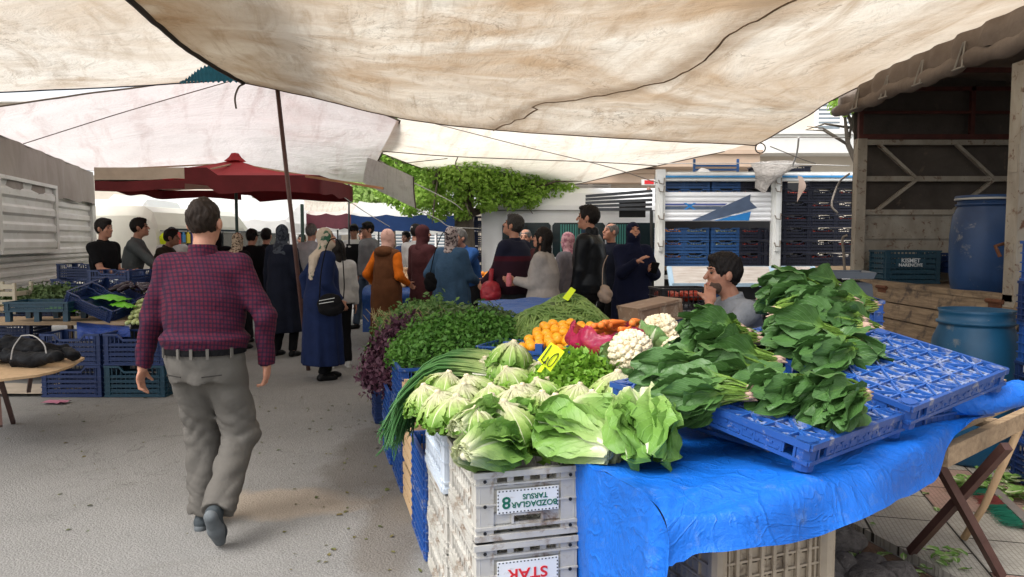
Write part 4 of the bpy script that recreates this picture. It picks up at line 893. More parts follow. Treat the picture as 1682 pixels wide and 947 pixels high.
# -- buildings behind
M_cream = mat('cream_render', (.68, .60, .50), .85, .1, 2, bump=.2); M_tan = mat('tan_render', (.60, .44, .33), .85, .12, 2, bump=.2); M_whitetrim = mat('white_trim', (.82, .80, .77), .6, .05, bump=0)
def building(label, x0, x1, y0, y1, h, m, floors, wins, group=None, balc=None):
 t = thing('building', label, 'building', ((x0 + x1) / 2, y0, 0)); ox = (x0 + x1) / 2
 b = MB(); b.box2((x0 - ox, 0, 0), (x1 - ox, y1 - y0, h)); b.obj('wall', m, t)
 b = MB(); b.box2((x0 - ox - .25, -.3, h), (x1 - ox + .25, y1 - y0 + .2, h + .22)); b.obj('roof', M_whitetrim, t)
 for (wx, wz, ww, wh) in wins:
  b = MB(); b.box2((wx - ox - .08, -.05, wz - .08), (wx - ox + ww + .08, -.003, wz + wh + .08)); f = b.obj('window', M_whitetrim, t)
  b = MB(); b.box2((wx - ox, -.06, wz), (wx - ox + ww, -.052, wz + wh)); b.obj('pane', mat('pane_grey', (.20, .24, .27), .15, bump=0), f)
  b = MB()
  for k in range(1, 8): b.box((wx - ox + ww / 2, -.064, wz + wh * k / 8), (ww, .006, .05))
  b.box((wx - ox + ww / 2, -.066, wz + wh / 2), (.12, .008, wh)); b.obj('shutter', M_whitetrim, f)
  b = MB(); b.box((wx - ox + ww / 2, -.10, wz - .14), (ww + .5, .2, .10)); b.obj('sill', M_whitetrim, f)
 for (bx0, bx1, bz, bh, bd, bm_) in (balc or []):
  b = MB(); b.box2((bx0 - ox, -bd, bz), (bx1 - ox, -.004, bz + bh)); b.box2((bx0 - ox - .05, -bd - .06, bz + bh + .002), (bx1 - ox + .05, -.004, bz + bh + .10)); b.obj('balcony', bm_, t)
 return t
wz = at(1370, 212, 19).z
building('cream building with white shuttered window behind the blue white truck', at(925, 300, 20).x, 16, 19, 28, 9.0, M_cream, 3,
         [(at(1343, 200, 19).x, wz, 1.2, .85), (at(1180, 200, 19).x, wz, 1.0, .85), (at(940, 313, 19).x, at(940, 322, 19).z, .9, .3)],
         balc=[(at(1240, 250, 19).x, 14, at(1300, 252, 18.4).z, .45, .75, M_whitetrim), (at(1000, 290, 18).x, at(1250, 290, 18).x, at(1100, 268, 18.3).z - .1, .30, .9, M_tan), (at(945, 300, 18).x, at(1080, 300, 18).x, at(1000, 300, 18.5).z, .22, .6, M_tan)])
b = MB(); b.box((0, 0, 0), (.35, .04, .13)); o = b.obj('shop_sign', mat('white_sign', (.75, .73, .70), .5, bump=0)); o.location = at(1066, 299, 17.5); tag(o, 'small white sign with red block beside the crate truck post', 'sign')
b = MB(); b.box((0, -.024, 0), (.22, .006, .09)); b.obj('red_panel', M_ink_red, o)
building('long pale building at the far left end of the street', -30, -11, 30, 40, 7, M_cream, 2, [(-27 + 3 * i, 4.3, 1.3, 1.5) for i in range(5)])
building('salmon and white building at the far end of the street', at(395, 345, 60).x, at(445, 345, 60).x, 60, 70, at(420, 337, 60).z, mat('salmon_wall', (.62, .18, .13), .8, .1, bump=0), 2, [(at(405, 355, 60).x, 2.6, .9, .9), (at(425, 355, 60).x, 2.6, .9, .9)])
building('grey block behind the far tents', at(452, 345, 64).x, at(520, 345, 64).x, 64, 72, at(480, 350, 64).z, mat('pale_grey_wall', (.55, .56, .58), .8, .1, bump=0), 2, [])
building('orange house far behind the tents', at(446, 345, 58).x, at(456, 345, 58).x, 58, 66, at(450, 342, 58).z, mat('orange_wall', (.62, .33, .12), .8, .1, bump=0), 2, [])
building('dark fronted shops behind the far stalls', at(560, 345, 40).x, 14, 40, 50, 3.2, mat('shop_beige', (.50, .44, .36), .8, .1), 2, [(at(600, 380, 40).x + 1.6 * i, .9, 1.2, 1.3) for i in range(6)])
# -- plant materials (colours change along the leaf, as grown)
def veg_mat(name, stops, rib=None, ribw=.10, vein=.25, transl=.25, rough=.5, nvar=.25, bstr=.6, bsc=38, spec=.35):
 t = NT(name); u, v, _ = t.sep(t.coord('UV'))
 au = t.math('ABSOLUTE', t.math('SUBTRACT', u, .5))
 c = t.ramp(t.math('ADD', v, t.math('MULTIPLY', t.math('SUBTRACT', t.noise(9, 4, .6), .5), .25)), stops)
 dk = t.ramp(t.noise(14, 5, .65), [(.40, 0), (.70, nvar)])
 c = t.mix(dk, c, tuple(x * .45 for x in stops[-1][1]))
 w = t.math('FRACT', t.math('MULTIPLY', t.math('SUBTRACT', v, t.math('MULTIPLY', au, .9)), 8))
 vl = t.ramp(t.math('ABSOLUTE', t.math('SUBTRACT', w, .5)), [(.0, vein), (.10, 0)])
 light = tuple(min(1, x * 1.5 + .08) for x in stops[-1][1])
 c = t.mix(vl, c, light)
 if rib is not None:
  wr = t.math('MULTIPLY', t.math('SUBTRACT', 1.08, v), ribw)
  m = t.math('SUBTRACT', 1, t.math('DIVIDE', au, wr)); m = t.ramp(m, [(0, 0), (.35, 1)])
  c = t.mix(m, c, rib)
 h = t.math('ADD', t.noise(bsc, 4, .6, .6), t.math('MULTIPLY', vl, .8))
 return t.bsdf(c, rough, spec, h, bstr, .006, transl=transl)
M_lettuce = veg_mat('lettuce_leaf', [(.10, (.66, .62, .42)), (.34, (.52, .58, .26)), (.62, (.34, .49, .12)), (.90, (.15, .31, .035))], (.66, .68, .42), .10, .2, .28, .5)
M_romaine = veg_mat('romaine_leaf', [(.0, (.64, .66, .42)), (.22, (.34, .48, .16)), (.5, (.21, .38, .08)), (1.0, (.14, .30, .05))], (.66, .70, .48), .17, .35, .25, .42, bsc=26)
M_spinach = veg_mat('spinach_leaf', [(.0, (.20, .34, .05)), (.30, (.16, .28, .04)), (.45, (.072, .165, .040)), (1.0, (.060, .145, .036))], (.11, .22, .05), .05, .3, .12, .38, .3, bsc=30)
M_curly = veg_mat('curly_leaf', [(.0, (.45, .55, .15)), (.4, (.24, .43, .05)), (1, (.13, .32, .02))], None, .1, 0, .3)
M_parsley = leaf_mat('parsley_leaves', (.045, .135, .020), (.085, .21, .03), .2); M_herb = leaf_mat('green_herb_leaves', (.06, .13, .035), (.12, .22, .06), .2)
M_mint = leaf_mat('dark_mint_leaves', (.035, .075, .022), (.09, .14, .05), .15); M_basil = leaf_mat('purple_basil_leaves', (.035, .012, .025), (.085, .03, .05), .08)
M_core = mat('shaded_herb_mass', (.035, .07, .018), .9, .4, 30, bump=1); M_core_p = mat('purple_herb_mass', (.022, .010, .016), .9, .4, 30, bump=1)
M_bulb = mat('onion_white', (.78, .74, .60), .35, .15, 12, bump=0); M_root = mat('pinkish_root', (.48, .33, .25), .8, .4, 30, bump=.4); M_root_y = mat('onion_roots', (.48, .33, .18), .9, .4, 30)
M_ongreen = veg_mat('onion_greens', [(.0, (.70, .70, .50)), (.12, (.35, .45, .15)), (.3, (.06, .17, .04)), (1, (.045, .15, .045))], None, .1, 0, .1, .4, bsc=10, bstr=.1)
def leaf(b, P, d, n, L, Wd, droop=.5, cup=.2, ruf=.0, seed=0, nu=6, nv=9, prof='oval', twist=0, rfreq=9):
 P = Vector(P); d = Vector(d).normalized(); s = d.cross(Vector(n)).normalized(); n = s.cross(d).normalized(); vs = []; uv = []
 for i in range(nv + 1):
  v = i / nv
  if prof == 'oval': w = math.sin(math.pi * min(1, v * .96 + .03)) ** .6
  elif prof == 'fan': w = (.20 + .95 * v ** .9) * (1 if v < .8 else math.sqrt(max(.02, 1 - ((v - .8) / .21) ** 2)))
  elif prof == 'romaine': w = (.34 + .75 * math.sin(math.pi * min(1, v * .62 + .02)) ** 1.2) * (1 if v < .75 else math.sqrt(max(.015, 1 - ((v - .75) / .252) ** 2)))
  else:  # spinach: narrow stalk then blade
   w = .07 if v < .40 else max(.07, math.sin(math.pi * min(1, ((v - .40) / .6) ** .75 * .97 + .01)) ** .65)
  for j in range(nu + 1):
   u = j / nu * 2 - 1
   o = cup * u * u * Wd * .5 * w
   o += ruf * Wd * (abs(u) ** 2.2) * v * math.sin(rfreq * v * 2.2 + seed * 3.7 + u * 2.5 + (2 if u > 0 else 0)) + ruf * .35 * Wd * math.sin(seed + u * 5 + v * 7)
   if prof in ('fan', 'romaine') and i == nv: o += ruf * Wd * .6 * math.sin(u * rfreq + seed)
   vs.append(P + s * (u * Wd * .5 * w) + n * o); uv.append((j / nu, v))
  dv = L / nv; P = P + d * dv
  q = Matrix.Rotation(-droop / nv, 3, s); d = q @ d; n = q @ n
  if twist: s = Matrix.Rotation(twist / nv, 3, d) @ s; n = s.cross(d)
 w_ = nu + 1
 b.add(vs, [(i * w_ + j, i * w_ + j + 1, (i + 1) * w_ + j + 1, (i + 1) * w_ + j) for i in range(nv) for j in range(nu)], uv)
def lettuce_proto(seed):
 rr = random.Random(seed); b = MB().use(M_lettuce)
 for layer, (k, dn, L, wd, dr) in enumerate(((8, -1.3, .17, .060, .20), (12, -.90, .20, .072, .42), (14, -.60, .21, .080, .75), (13, -.30, .20, .085, 1.15))):
  for i in range(k):
   a = 2 * math.pi * (i + .5 * layer) / k + rr.uniform(-.25, .25); o = Vector((math.cos(a), math.sin(a), 0))
   d = (o + Vector((0, 0, dn + rr.uniform(-.15, .15)))).normalized(); n = Vector((0, 0, .6)) + o
   leaf(b, Vector((0, 0, .196 - .007 * layer)) + o * (.010 + .005 * layer), d, n, L * rr.uniform(.8, 1.12), wd * rr.uniform(.8, 1.3), dr * rr.uniform(.75, 1.2), -.22, .12, rr.uniform(0, 9), 8, 13, 'fan', rr.uniform(-.5, .5), 21)
 for i in range(26):   # frilly skirt
  a = 2 * math.pi * i / 26 + rr.uniform(-.2, .2); o = Vector((math.cos(a), math.sin(a), 0))
  leaf(b, Vector((0, 0, rr.uniform(.03, .085))) + o * .085, o + Vector((0, 0, rr.uniform(-.6, .3))), Vector((0, 0, 1)), rr.uniform(.04, .075), .075, rr.uniform(.4, 1.4), .1, .30, rr.uniform(0, 9), 10, 5, 'fan', rr.uniform(-.5, .5), 24)
 t = thing('lettuce', 'x', 'lettuce'); b.obj('leaves', M_lettuce, t, smooth=True)
 b = MB(); b.lathe([(0, .201), (.013, .201), (.018, .195), (.020, .178), (.014, .15)], 10); b.obj('stem', mat('cut_stem', (.66, .60, .44), .7, .25, 30, col2=(.5, .38, .24), bump=.3), t, smooth=True)
 return index_kids(t)
def romaine_proto(seed, openness=.5):
 rr = random.Random(seed); b = MB().use(M_romaine)
 for i in range(17):
  lay = i / 16.; phi = [0, 1, -1, .5, -.5, 1.5, -1.5][i % 7] * 1.0 + rr.uniform(-.2, .2); rad = .014 + .030 * lay
  o = Vector((0, math.sin(phi), math.cos(phi) * (.75 if i % 7 < 5 else .9)))
  d = Vector((1, 0, 0)) + o * (.08 + .20 * lay * openness)
  leaf(b, Vector((.0, 0, .045)) + o * rad, d, o, rr.uniform(.25, .32) * (.85 + .2 * lay), .12 + .07 * lay, .15 + .85 * lay * openness, -.35 + .25 * lay, .05 + .05 * lay, rr.uniform(0, 9), 12, 16, 'romaine', rr.uniform(-.3, .3), 11)
 t = thing('romaine_lettuce', 'x', 'lettuce'); b.obj('leaves', M_romaine, t, smooth=True)
 b = MB(); b.lathe([(0, .004), (.010, .005), (.017, .010), (.020, .03), (.016, .06), (0, .07)], 12); b.xf(Matrix.Translation((0, 0, .045)) @ Matrix.Rotation(math.pi / 2, 4, 'Y')); b.obj('stem', mat('romaine_base', (.70, .68, .50), .6, .2, 20), t, smooth=True)
 return index_kids(t)
def spinach_proto(seed, n=66):
 rr = random.Random(seed); b = MB().use(M_spinach)
 for i in range(n):
  a = rr.uniform(0, 2 * math.pi); q = math.sqrt(rr.random()); yy, zz = math.cos(a) * q, math.sin(a) * q
  d = Vector((1, yy * .50, .16 + zz * .34)); P = Vector((rr.uniform(0, .03), yy * .034, .055 + zz * .028))
  nn = Vector((rr.uniform(-.5, .5), yy * .8 + rr.uniform(-.7, .7), 1))
  L = rr.uniform(.17, .30); leaf(b, P, d + Vector((0, rr.uniform(-.12, .12), rr.uniform(-.05, .12))), nn, L, rr.uniform(.08, .135), rr.uniform(.25, 1.35) * (1.2 if zz > 0 else .35), rr.uniform(-.55, .4), .08, rr.uniform(0, 9), 7, 12, 'spinach', rr.uniform(-1.5, 1.5), 10)
 t = thing('spinach_bundle', 'x', 'spinach bundle'); b.obj('leaves', M_spinach, t, smooth=True)
 b = MB()
 for i in range(12):
  a = rr.uniform(0, 6.28); q = rr.uniform(.2, 1) * .028; p = Vector((rr.uniform(-.015, .02), math.cos(a) * q, .045 + math.sin(a) * q * .8))
  b.tube([p + Vector((.03, 0, 0)), p + Vector((.010, 0, 0)), p - Vector((.006, 0, 0)), p - Vector((.026, rr.uniform(-.01, .01), .004))], [.005, .0085, .008, .002], 6)
 b.obj('roots', M_root, t, smooth=True)
 b = MB()
 for i in range(26):
  a = rr.uniform(0, 6.28); q = math.sqrt(rr.random()) * .032; p = Vector((.0, math.cos(a) * q, .045 + math.sin(a) * q * .8))
  b.tube([p, p + Vector((.06, math.cos(a) * .008, .002)), p + Vector((.13, math.cos(a) * .045, math.sin(a) * .02))], [.0035, .0035, .0025], 5)
 b.obj('stalks', mat('pale_stalk', (.38, .46, .12), .5, .3, 20, bump=0), t, smooth=True)
 return index_kids(t)
# -- the stall
def side_crate_bm(w, d, h, ribs=5, label=False, upside=True):
 """white harvest crate: posts with bolt holes, slotted sides; local x = width across the stall, y = along it"""
 b = crate_bm(w, d, h, ribs, notch=False, rim=.020, posts=.05)
 return b
def white_crate(loc, rz, label, group, words=None, m=None):
 m = m or M_white_crate; w, d, h = .355, .48, .235
 t = thing('harvest_crate', label, 'crate', loc, rz, group)
 b = MB(); th = .008
 for sx in (-1, 1):
  for sy in (-1, 1):
   b.box((sx * (w / 2 - .03), sy * (d / 2 - .004), h / 2), (.06, .014, h)); b.box((sx * (w / 2 - .004), sy * (d / 2 - .035), h / 2), (.014, .05, h))
   b.tube([(sx * (w / 2 - .012), sy * (d / 2 - .012), 0), (sx * (w / 2 - .012), sy * (d / 2 - .012), h)], .016, 8)
 for (z, hh, o) in ((.010, .02, .006), (.042, .010, .004), (h - .010, .02, .009), (h - .045, .006, .004), (h * .52, .006, .003)):
  for sy in (-1, 1): b.box((0, sy * (d / 2 + o / 2 - .003), z), (w + 2 * o, o + .014, hh))
  for sx in (-1, 1): b.box((sx * (w / 2 + o / 2 - .003), 0, z), (o + .014, d - .03, hh))
 for sy in (-1, 1):
  y = sy * (d / 2 - .008)
  for k in range(5): b.box((-w / 2 + .062 + (w - .124) * k / 4, y, h - .032), (.022, th, .044))
  b.box((0, y, h - .060), (w - .11, th, .012))
  b.box((0, y, .130), (w - .11, th, .085))
  b.box((-w * .25, y, .07), (.08, th, .05)); b.box((w * .25, y, .07), (.08, th, .05))
  b.box((0, y, .048), (w - .11, th, .010)); b.box((0, y - sy * -.006, .083), (.10, .016, .008)); b.box((-.052, y + sy * .006, .068), (.008, .012, .034)); b.box((.052, y + sy * .006, .068), (.008, .012, .034))
 n = 9
 for sx in (-1, 1):
  x = sx * (w / 2 - .007)
  for k in range(n + 1): b.box((x, -d / 2 + .055 + (d - .11) * k / n, h / 2), (.012, .008, h - .01))
  for z, hh in ((.035, .03), (.085, .028), (.135, .028), (.18, .02)): b.box((x, 0, z), (.006, d - .1, hh))
 for k in range(7): b.box((-w / 2 + .04 + (w - .08) * k / 6, 0, .006), (.012, d - .02, .006))
 for k in range(9): b.box((0, -d / 2 + .04 + (d - .08) * k / 8, .0065), (w - .02, .012, .005))
 b.obj('body', m, t)
 b = MB()
 for sx in (-1, 1):
  for z in (.03, .12, .205): b.lathe([(0, .001), (.006, .001), (.006, 0)], 10, c=(0, 0, 0)) if False else b.tube([(sx * (w / 2 - .028), -d / 2 - .0115, z), (sx * (w / 2 - .028), -d / 2 - .0135, z)], .0062, 10)
 b.obj('bolt_holes', M_ink_black, t)
 if words:
  b = MB(); b.box((.0, -d / 2 - .007, .130), (.215, .006, .080)); b.obj('label_plate', M_plate, t)
  b = MB()
  for k in range(17):
   for z in (.094, .166): b.box((-.100 + .2 * k / 16, -d / 2 - .0102, z), (.005, .001, .004))
  for z in (.106, .118, .130, .142, .154):
   for x in (-.104, .104): b.box((x, -d / 2 - .0102, z), (.004, .001, .005))
  b.obj('dot_border', M_ink_black, t)
  flip = Matrix.Rotation(math.pi, 4, 'Y')
  for (s, size, x, z, sx_, mm) in words:
   text('lettering', s, size, Matrix.Translation((x, -d / 2 - .0105, z)) @ Matrix.Rotation(math.pi, 4, 'Y') @ Matrix.Rotation(math.pi / 2, 4, 'X'), mm, t, sx_)
   o = C.objects[-1]
 return t
RZ = math.atan2(Vv.y, Vv.x)
def stack_pos(u, v, z): return S(u, v, z)
gcr = 'crates stacked along the stall flank'
w1 = [('BOZDAGLAR', .027, .022, .118, 1.0, M_ink_green), ('TARSUS', .025, .024, .144, 1.0, M_ink_green), ('8', .056, -.076, .129, 1.1, M_ink_green)]
w2 = [('STAR', .052, .0, .125, 1.15, M_ink_red)]
white_crate(S(.24, .178, .50), RZ, 'white crate with upside-down green lettering at the stall corner, top of its stack', gcr, w1)
white_crate(S(.24, .178, .255), RZ, 'white crate with upside-down red lettering, under the green-lettered one', gcr, w2)
white_crate(S(.24, .178, .010), RZ, 'plain white crate at the foot of the corner stack', gcr)
M_pale = M_bluewhite_crate
white_crate(S(.75, .16, .495), RZ, 'bluish white slotted crate behind the corner crate, top of its stack', gcr, None, M_pale)
white_crate(S(.75, .17, .25), RZ, 'dirty white crate below the bluish white one', gcr)
white_crate(S(.75, .17, .005), RZ, 'white crate at the bottom behind the corner stack', gcr)
def bl(u, v, z, lab, kind='blue_side', m=None): o = crate(kind, S(u, v, z), RZ, lab, gcr); return o
for k, l in enumerate(('bottom', 'middle')): bl(1.25, .16, .005 + .25 * k, f'blue slotted crate behind the white stacks, {l} one')
def wood_crate(loc, rz, label):
 t = thing('wooden_crate', label, 'crate', loc, rz, 'wooden crates in the stall flank'); w, d, h = .36, .40, .22; b = MB()
 for sx in (-1, 1):
  for z in (.03, .10, .175): b.box((sx * w / 2, 0, z), (.010, d, .055))
  for sy in (-1, 1): b.box((sx * (w / 2 - .02), sy * (d / 2 - .02), h / 2), (.028, .028, h))
 for sy in (-1, 1):
  for z in (.04, .15): b.box((0, sy * d / 2, z), (w - .012, .010, .07))
 for k in range(4): b.box((-w / 2 + .06 + .08 * k, 0, .004), (.06, d - .02, .008))
 b.obj('boards', M_light_wood, t)
for k, l in enumerate(('bottom', 'second from the bottom', 'top')): wood_crate(S(1.72, .165, .01 + .235 * k), RZ, f'pale wooden crate between the blue crates, {l} of its stack')
for k, l in enumerate(('bottom', 'middle', 'top')): bl(2.22, .16, .005 + .25 * k, f'blue crate under the spring onions, {l} of its stack')
for k, l in enumerate(('bottom', 'top')): bl(2.80, .15, .005 + .25 * k, f'dark blue crate beyond the spring onions, {l} of its stack')
o = crate('navy', S(3.9, .25, .005), RZ, 'navy crate under the purple basil, standing on the asphalt', gcr)
o = crate('navy', S(3.9, .25, .29), RZ, 'navy crate holding the purple basil, upper of its stack', gcr)
for k, l in enumerate(('bottom', 'middle', 'top')): crate('navy', S(3.35, .32, .005 + .235 * k), RZ, f'navy crate just before the purple basil, {l} of its stack', gcr)
t = thing('stall_table', 'long trestle table hidden under the heaped vegetables', 'table')
b = MB()
for k in range(6): b.bar(S(.55, .46 + .16 * k, .73), S(4.7, .46 + .16 * k, .73), .155, .03)
b.obj('tabletop', M_wood_y, t)
for u in (.8, 2.6, 4.4):
 for v in (.5, 1.2): b = MB(); b.bar(S(u, v, 0), S(u, v, .712), .05); b.obj('leg', M_rust_pole, t)
M_tarp = None
def tarp_mat(name='blue_tarpaulin', col=(.007, .145, .64)):
 t = NT(name); c = t.mix(t.ramp(t.noise(3, 5, .6), [(.35, 0), (.7, 1)]), col, tuple(x * .8 for x in col))
 c = t.mix(t.ramp(t.noise(11, 6, .75, .5), [(.56, 0), (.74, .4)]), c, (.16, .26, .42)); c = t.mix(t.ramp(t.noise(55, 4, .7), [(.66, 0), (.72, .5)]), c, (.20, .17, .13))
 h = t.math('ADD', t.noise(3.2, 7, .62, .8), t.math('MULTIPLY', t.noise(14, 6, .7, 1.5), .28))
 for sc_, am in ((1.6, .15), (5, .08)): h = t.math('ADD', h, t.math('MULTIPLY', t.ramp(t.math('ABSOLUTE', t.math('SUBTRACT', t.noise(sc_, 3, .5, 2.2), .5)), [(0, 1), (.035, 0)]), am))
 return t.bsdf(c, .42, .35, h, .55, .04, transl=.12)
M_tarp = tarp_mat()
hem_ = [(.405, 1.85, .66), (.60, 1.90, .685), (.80, 1.985, .675), (.97, 2.075, .68), (1.16, 2.205, .68), (1.36, 2.39, .695), (1.50, 2.53, .73), (1.68, 2.72, .78), (1.93, 2.90, .868)]
edge = [(.40, 1.905, .775), (.60, 1.965, .785), (.81, 2.06, .80), (.98, 2.17, .808), (1.18, 2.30, .812), (1.37, 2.45, .815), (1.53, 2.62, .81), (1.72, 2.84, .81), (1.90, 3.05, .86)]
in1 = [(.335, 2.10, .785), (.55, 2.18, .795), (.77, 2.27, .80), (.95, 2.36, .802), (1.16, 2.5, .805), (1.36, 2.62, .805), (1.55, 2.8, .80), (1.75, 3.02, .80), (1.9, 3.2, .80)]
in2 = [(.215, 2.48, .758), (.45, 2.55, .77), (.7, 2.65, .775), (.9, 2.75, .775), (1.1, 2.9, .775), (1.35, 3.05, .775), (1.55, 3.2, .775), (1.75, 3.35, .775), (1.95, 3.5, .775)]
in3 = [(.02, 3.25, .755), (.25, 3.32, .755), (.5, 3.4, .755), (.7, 3.45, .755), (.95, 3.55, .755), (1.2, 3.65, .755), (1.4, 3.75, .755), (1.6, 3.85, .755), (1.9, 3.95, .755)]
tp = thing('tarpaulin', 'bright blue tarpaulin draped over the near stall table', 'tarpaulin', (0, 0, 0), 0)
ctrl = [[Vector(p) for p in r] for r in (hem_, edge, in1, in2, in3)]
Gt = patch(ctrl, 150, 90)
rng = np.random.default_rng(4)
for i in range(Gt.shape[0]):
 for j in range(Gt.shape[1]):
  p = Gt[i, j]; e = 1.0
  w = .012 * vnoise(p, 4.2, 2) + .008 * (1 - 2 * abs(vnoise(p, 6.5, 7))) + .004 * vnoise(p, 15, 4)
  dx, dy = p[0] - .4, p[1] - 1.9; a = math.atan2(dy, dx); rr_ = math.hypot(dx, dy)
  w += .010 * math.sin(a * 11) * math.exp(-rr_ * 2.2) * min(1, rr_ * 6)
  p[2] += w
  if i < 22: 
   f = 1 - i / 22; p[1] += .016 * f * math.sin(j * .16 + 1) ; p[2] += .012 * f * math.sin(j * .11)
b = MB(); b.grid([[tuple(p) for p in r] for r in Gt.tolist()]); b.obj('top_sheet', M_tarp, tp, smooth=True)
rows = []
n = 40
for k in range(12):
 f = k / 11; row = []
 for j in range(n):
  s = j / (n - 1)
  base = Vector(tuple(Gt[int(round((1 - s) * 0 + s * 56)), 0])) if False else None
  L_ = [Vector(tuple(Gt[q, 0])) for q in (0, 16, 33, 50, 68)]
  q = catmull(L_, n)[j]; p = Vector(tuple(q)); z = p.z * (1 - f) + .03 * f
  nrm = Vector((-.95, -.2, 0)); wv = .018 * math.sin(s * 16 + f * 2) + .012 * math.sin(s * 29 + 1.5)
  p = Vector((p.x, p.y, z)) + nrm * (f * .05 * (1 if s < .5 else (1 - s) * 2) + wv * f ** .6); row.append(tuple(p))
 rows.append(row)
b = MB(); b.grid(rows); b.obj('side_drape', M_tarp, tp, smooth=True)
b = MB(); P = [Vector((1.50, 2.92, .83)), Vector((1.66, 2.84, .835)), Vector((1.80, 2.80, .85)), Vector((1.97, 2.84, .885))]
cr = catmull(P, 20); rows = []
for i, p in enumerate(cr):
 f = i / 19; row = []
 for k in range(14):
  a = -1.2 + 4.6 * k / 13; r = (.022 + .030 * f) * (1 + .02 * k)
  row.append((p[0] + r * math.cos(a) * .55, p[1] + r * math.cos(a) * -.8, p[2] + .022 + r * math.sin(a) * .9))
 rows.append(row)
b.grid(rows); b.obj('curled_corner', M_tarp, tp, smooth=True)
t = thing('trestle_table', 'wooden trestle table end with crossed rusty steel legs under the blue tarpaulin', 'table')
b = MB(); b.bar((1.55, 2.78, .755), (2.6, 3.62, .775), .10, .035); b.bar((1.50, 2.9, .755), (2.5, 3.78, .775), .09, .035); b.bar((1.42, 3.0, .755), (2.4, 3.9, .775), .09, .035); b.bar((1.6, 2.70, .70), (2.62, 3.52, .72), .035, .075)
b.bar((2.02, 3.06, .735), (1.75, 3.42, .735), .08, .03); b.obj('tabletop', M_wood_x, t)
b = MB(); b.bar((.45, 1.98, .748), (1.6, 2.86, .748), .16, .03); b.bar((.5, 2.2, .748), (1.5, 3.0, .748), .2, .03); b.obj('plank', M_wood_x, t)
for (a_, c_) in (((1.66, 2.98, .74), (2.12, 3.12, .05)), ((1.93, 2.84, .70), (1.865, 3.37, .05))):
 b = MB(); b.bar(a_, c_, .034, .034); b.obj('leg', M_rust_pole, t)
for (a_, c_) in (((.5, 2.3, .74), (.62, 2.9, .02)), ((.55, 2.9, .74), (.5, 2.3, .02))):
 b = MB(); b.bar(a_, c_, .034, .034); b.obj('leg', M_rust_pole, t)
b = MB(); b.tube([(2.30, 3.30, .66), (2.23, 3.42, .25), (2.19, 3.50, .06)], .016, 8); tag(b.obj('wooden_stick', M_light_wood, smooth=True), 'pale wooden stick leaning under the right end of the trestle', 'stick')
t = thing('plastic_crate', 'beige crate with ribbed base standing under the tarpaulin front', 'crate', (.76, 2.42, .36), R(22), None)
b = crate_bm(.46, .32, .22, 4, notch=False, dense=True, posts=.06)
for k in range(9): b.box((-.19 + .38 * k / 8, -.168, .11), (.012, .010, .2))
for sx in (-1, 1): b.tube([(sx * .215, -.165, 0), (sx * .215, -.165, .22)], .028, 10)
b.obj('body', M_beige_crate, t)
t = thing('plastic_crate', 'lower beige crate under the one beneath the tarpaulin', 'crate', (.76, 2.43, .135), R(20), None)
b = crate_bm(.46, .32, .22, 4, notch=False, dense=True, posts=.06); b.obj('body', M_beige_crate, t)
def tray(o, ax, ay, w, d, label, h=.088, grp='blue upside-down trays'):
 o = Vector(o); ax = Vector(ax).normalized(); ay = Vector(ay); ay = (ay - ax * ay.dot(ax)).normalized(); az = ax.cross(ay)
 t = thing('upturned_tray', label, 'tray', (0, 0, 0), 0, grp)
 t.matrix_world = Matrix((ax, ay, az)).transposed().to_4x4() @ Matrix.Identity(4); t.location = o
 b = MB(); ins = .014
 def X(x, y, z): return (x, y, z)
 for k in range(1, 8): b.box((w * k / 8, d / 2, -.006), (.007, d - .03, .013))
 for k in range(1, 6): b.box((w / 2, d * k / 6, -.0063), (w - .03, .007, .0128))
 for i in range(4):
  for j in range(3):
   x0, x1 = w * (i * 2) / 8, w * (i * 2 + 2) / 8; y0, y1 = d * (j * 2) / 6, d * (j * 2 + 2) / 6
   b.bar((x0 + .01, y0 + .01, -.0045), (x1 - .01, y1 - .01, -.0045), .006, .010); b.bar((x0 + .01, y1 - .01, -.0050), (x1 - .01, y0 + .01, -.0050), .006, .010)
 b.obj('lattice', M_blue_top, t); b = MB(); n = 22; mth = 17
 for i in range(n):
  b.box((ins + (w - 2 * ins) * (i + .5) / n, d / 2, -.012), (.0085, d - .02, .004))
 for j in range(mth):
  b.box((w / 2, ins + (d - 2 * ins) * (j + .5) / mth, -.0125), (w - .02, .0085, .0042))
 b.obj('mesh_bottom', mat('dusty_blue_mesh', (.13, .19, .40), .6, scale=9, col2=(.26, .30, .38), bump=.2), t)
 b = MB(); r = .016
 for (x0, y0, x1, y1) in ((0, 0, w, 0), (0, d, w, d), (0, 0, 0, d), (w, 0, w, d)):
  a = Vector((x0, y0, -.008)); c = Vector((x1, y1, -.008)); b.bar(a, c, .014, .020)
  a2 = a.copy(); c2 = c.copy(); a2.z = c2.z = -.058; b.bar(a2, c2, .010, .012)
  L = (c - a).length; m = int(L / .045)
  for k in range(1, m): p = a.lerp(c, k / m); b.box((p.x, p.y, -.034), (.008, .008, .04))
  mid = a.lerp(c, .5); mid.z = -.033; dv = (c - a).normalized()
  b.bar(a.lerp(c, .16) + Vector((0, 0, -.025)), a.lerp(c, .84) + Vector((0, 0, -.025)), .006, .034)
  for k in range(14):
   p = a.lerp(c, .2 + .6 * k / 13); b.box((p.x, p.y, -.033 + .008 * (k % 3 - 1)), (.012, .012, .007))
 for x in (.028, w - .028):
  for y in (.028, d - .028):
   b.tube([(x, y, .002), (x, y, -h)], [.034, .030], 10)
   b.tube([(x, y, .0025), (x, y, .0045)], .024, 10)
 b.obj('rim', M_blue, t)
 return t
ax1 = Vector((.497, .40, .007)); ay1 = Vector((-.328, .41, .084))
pA = Vector((.863, 2.1, .91)); tray(pA, ax1, ay1, .62, .50, 'blue upturned tray nearest the picture front, spinach bundle on its right half')
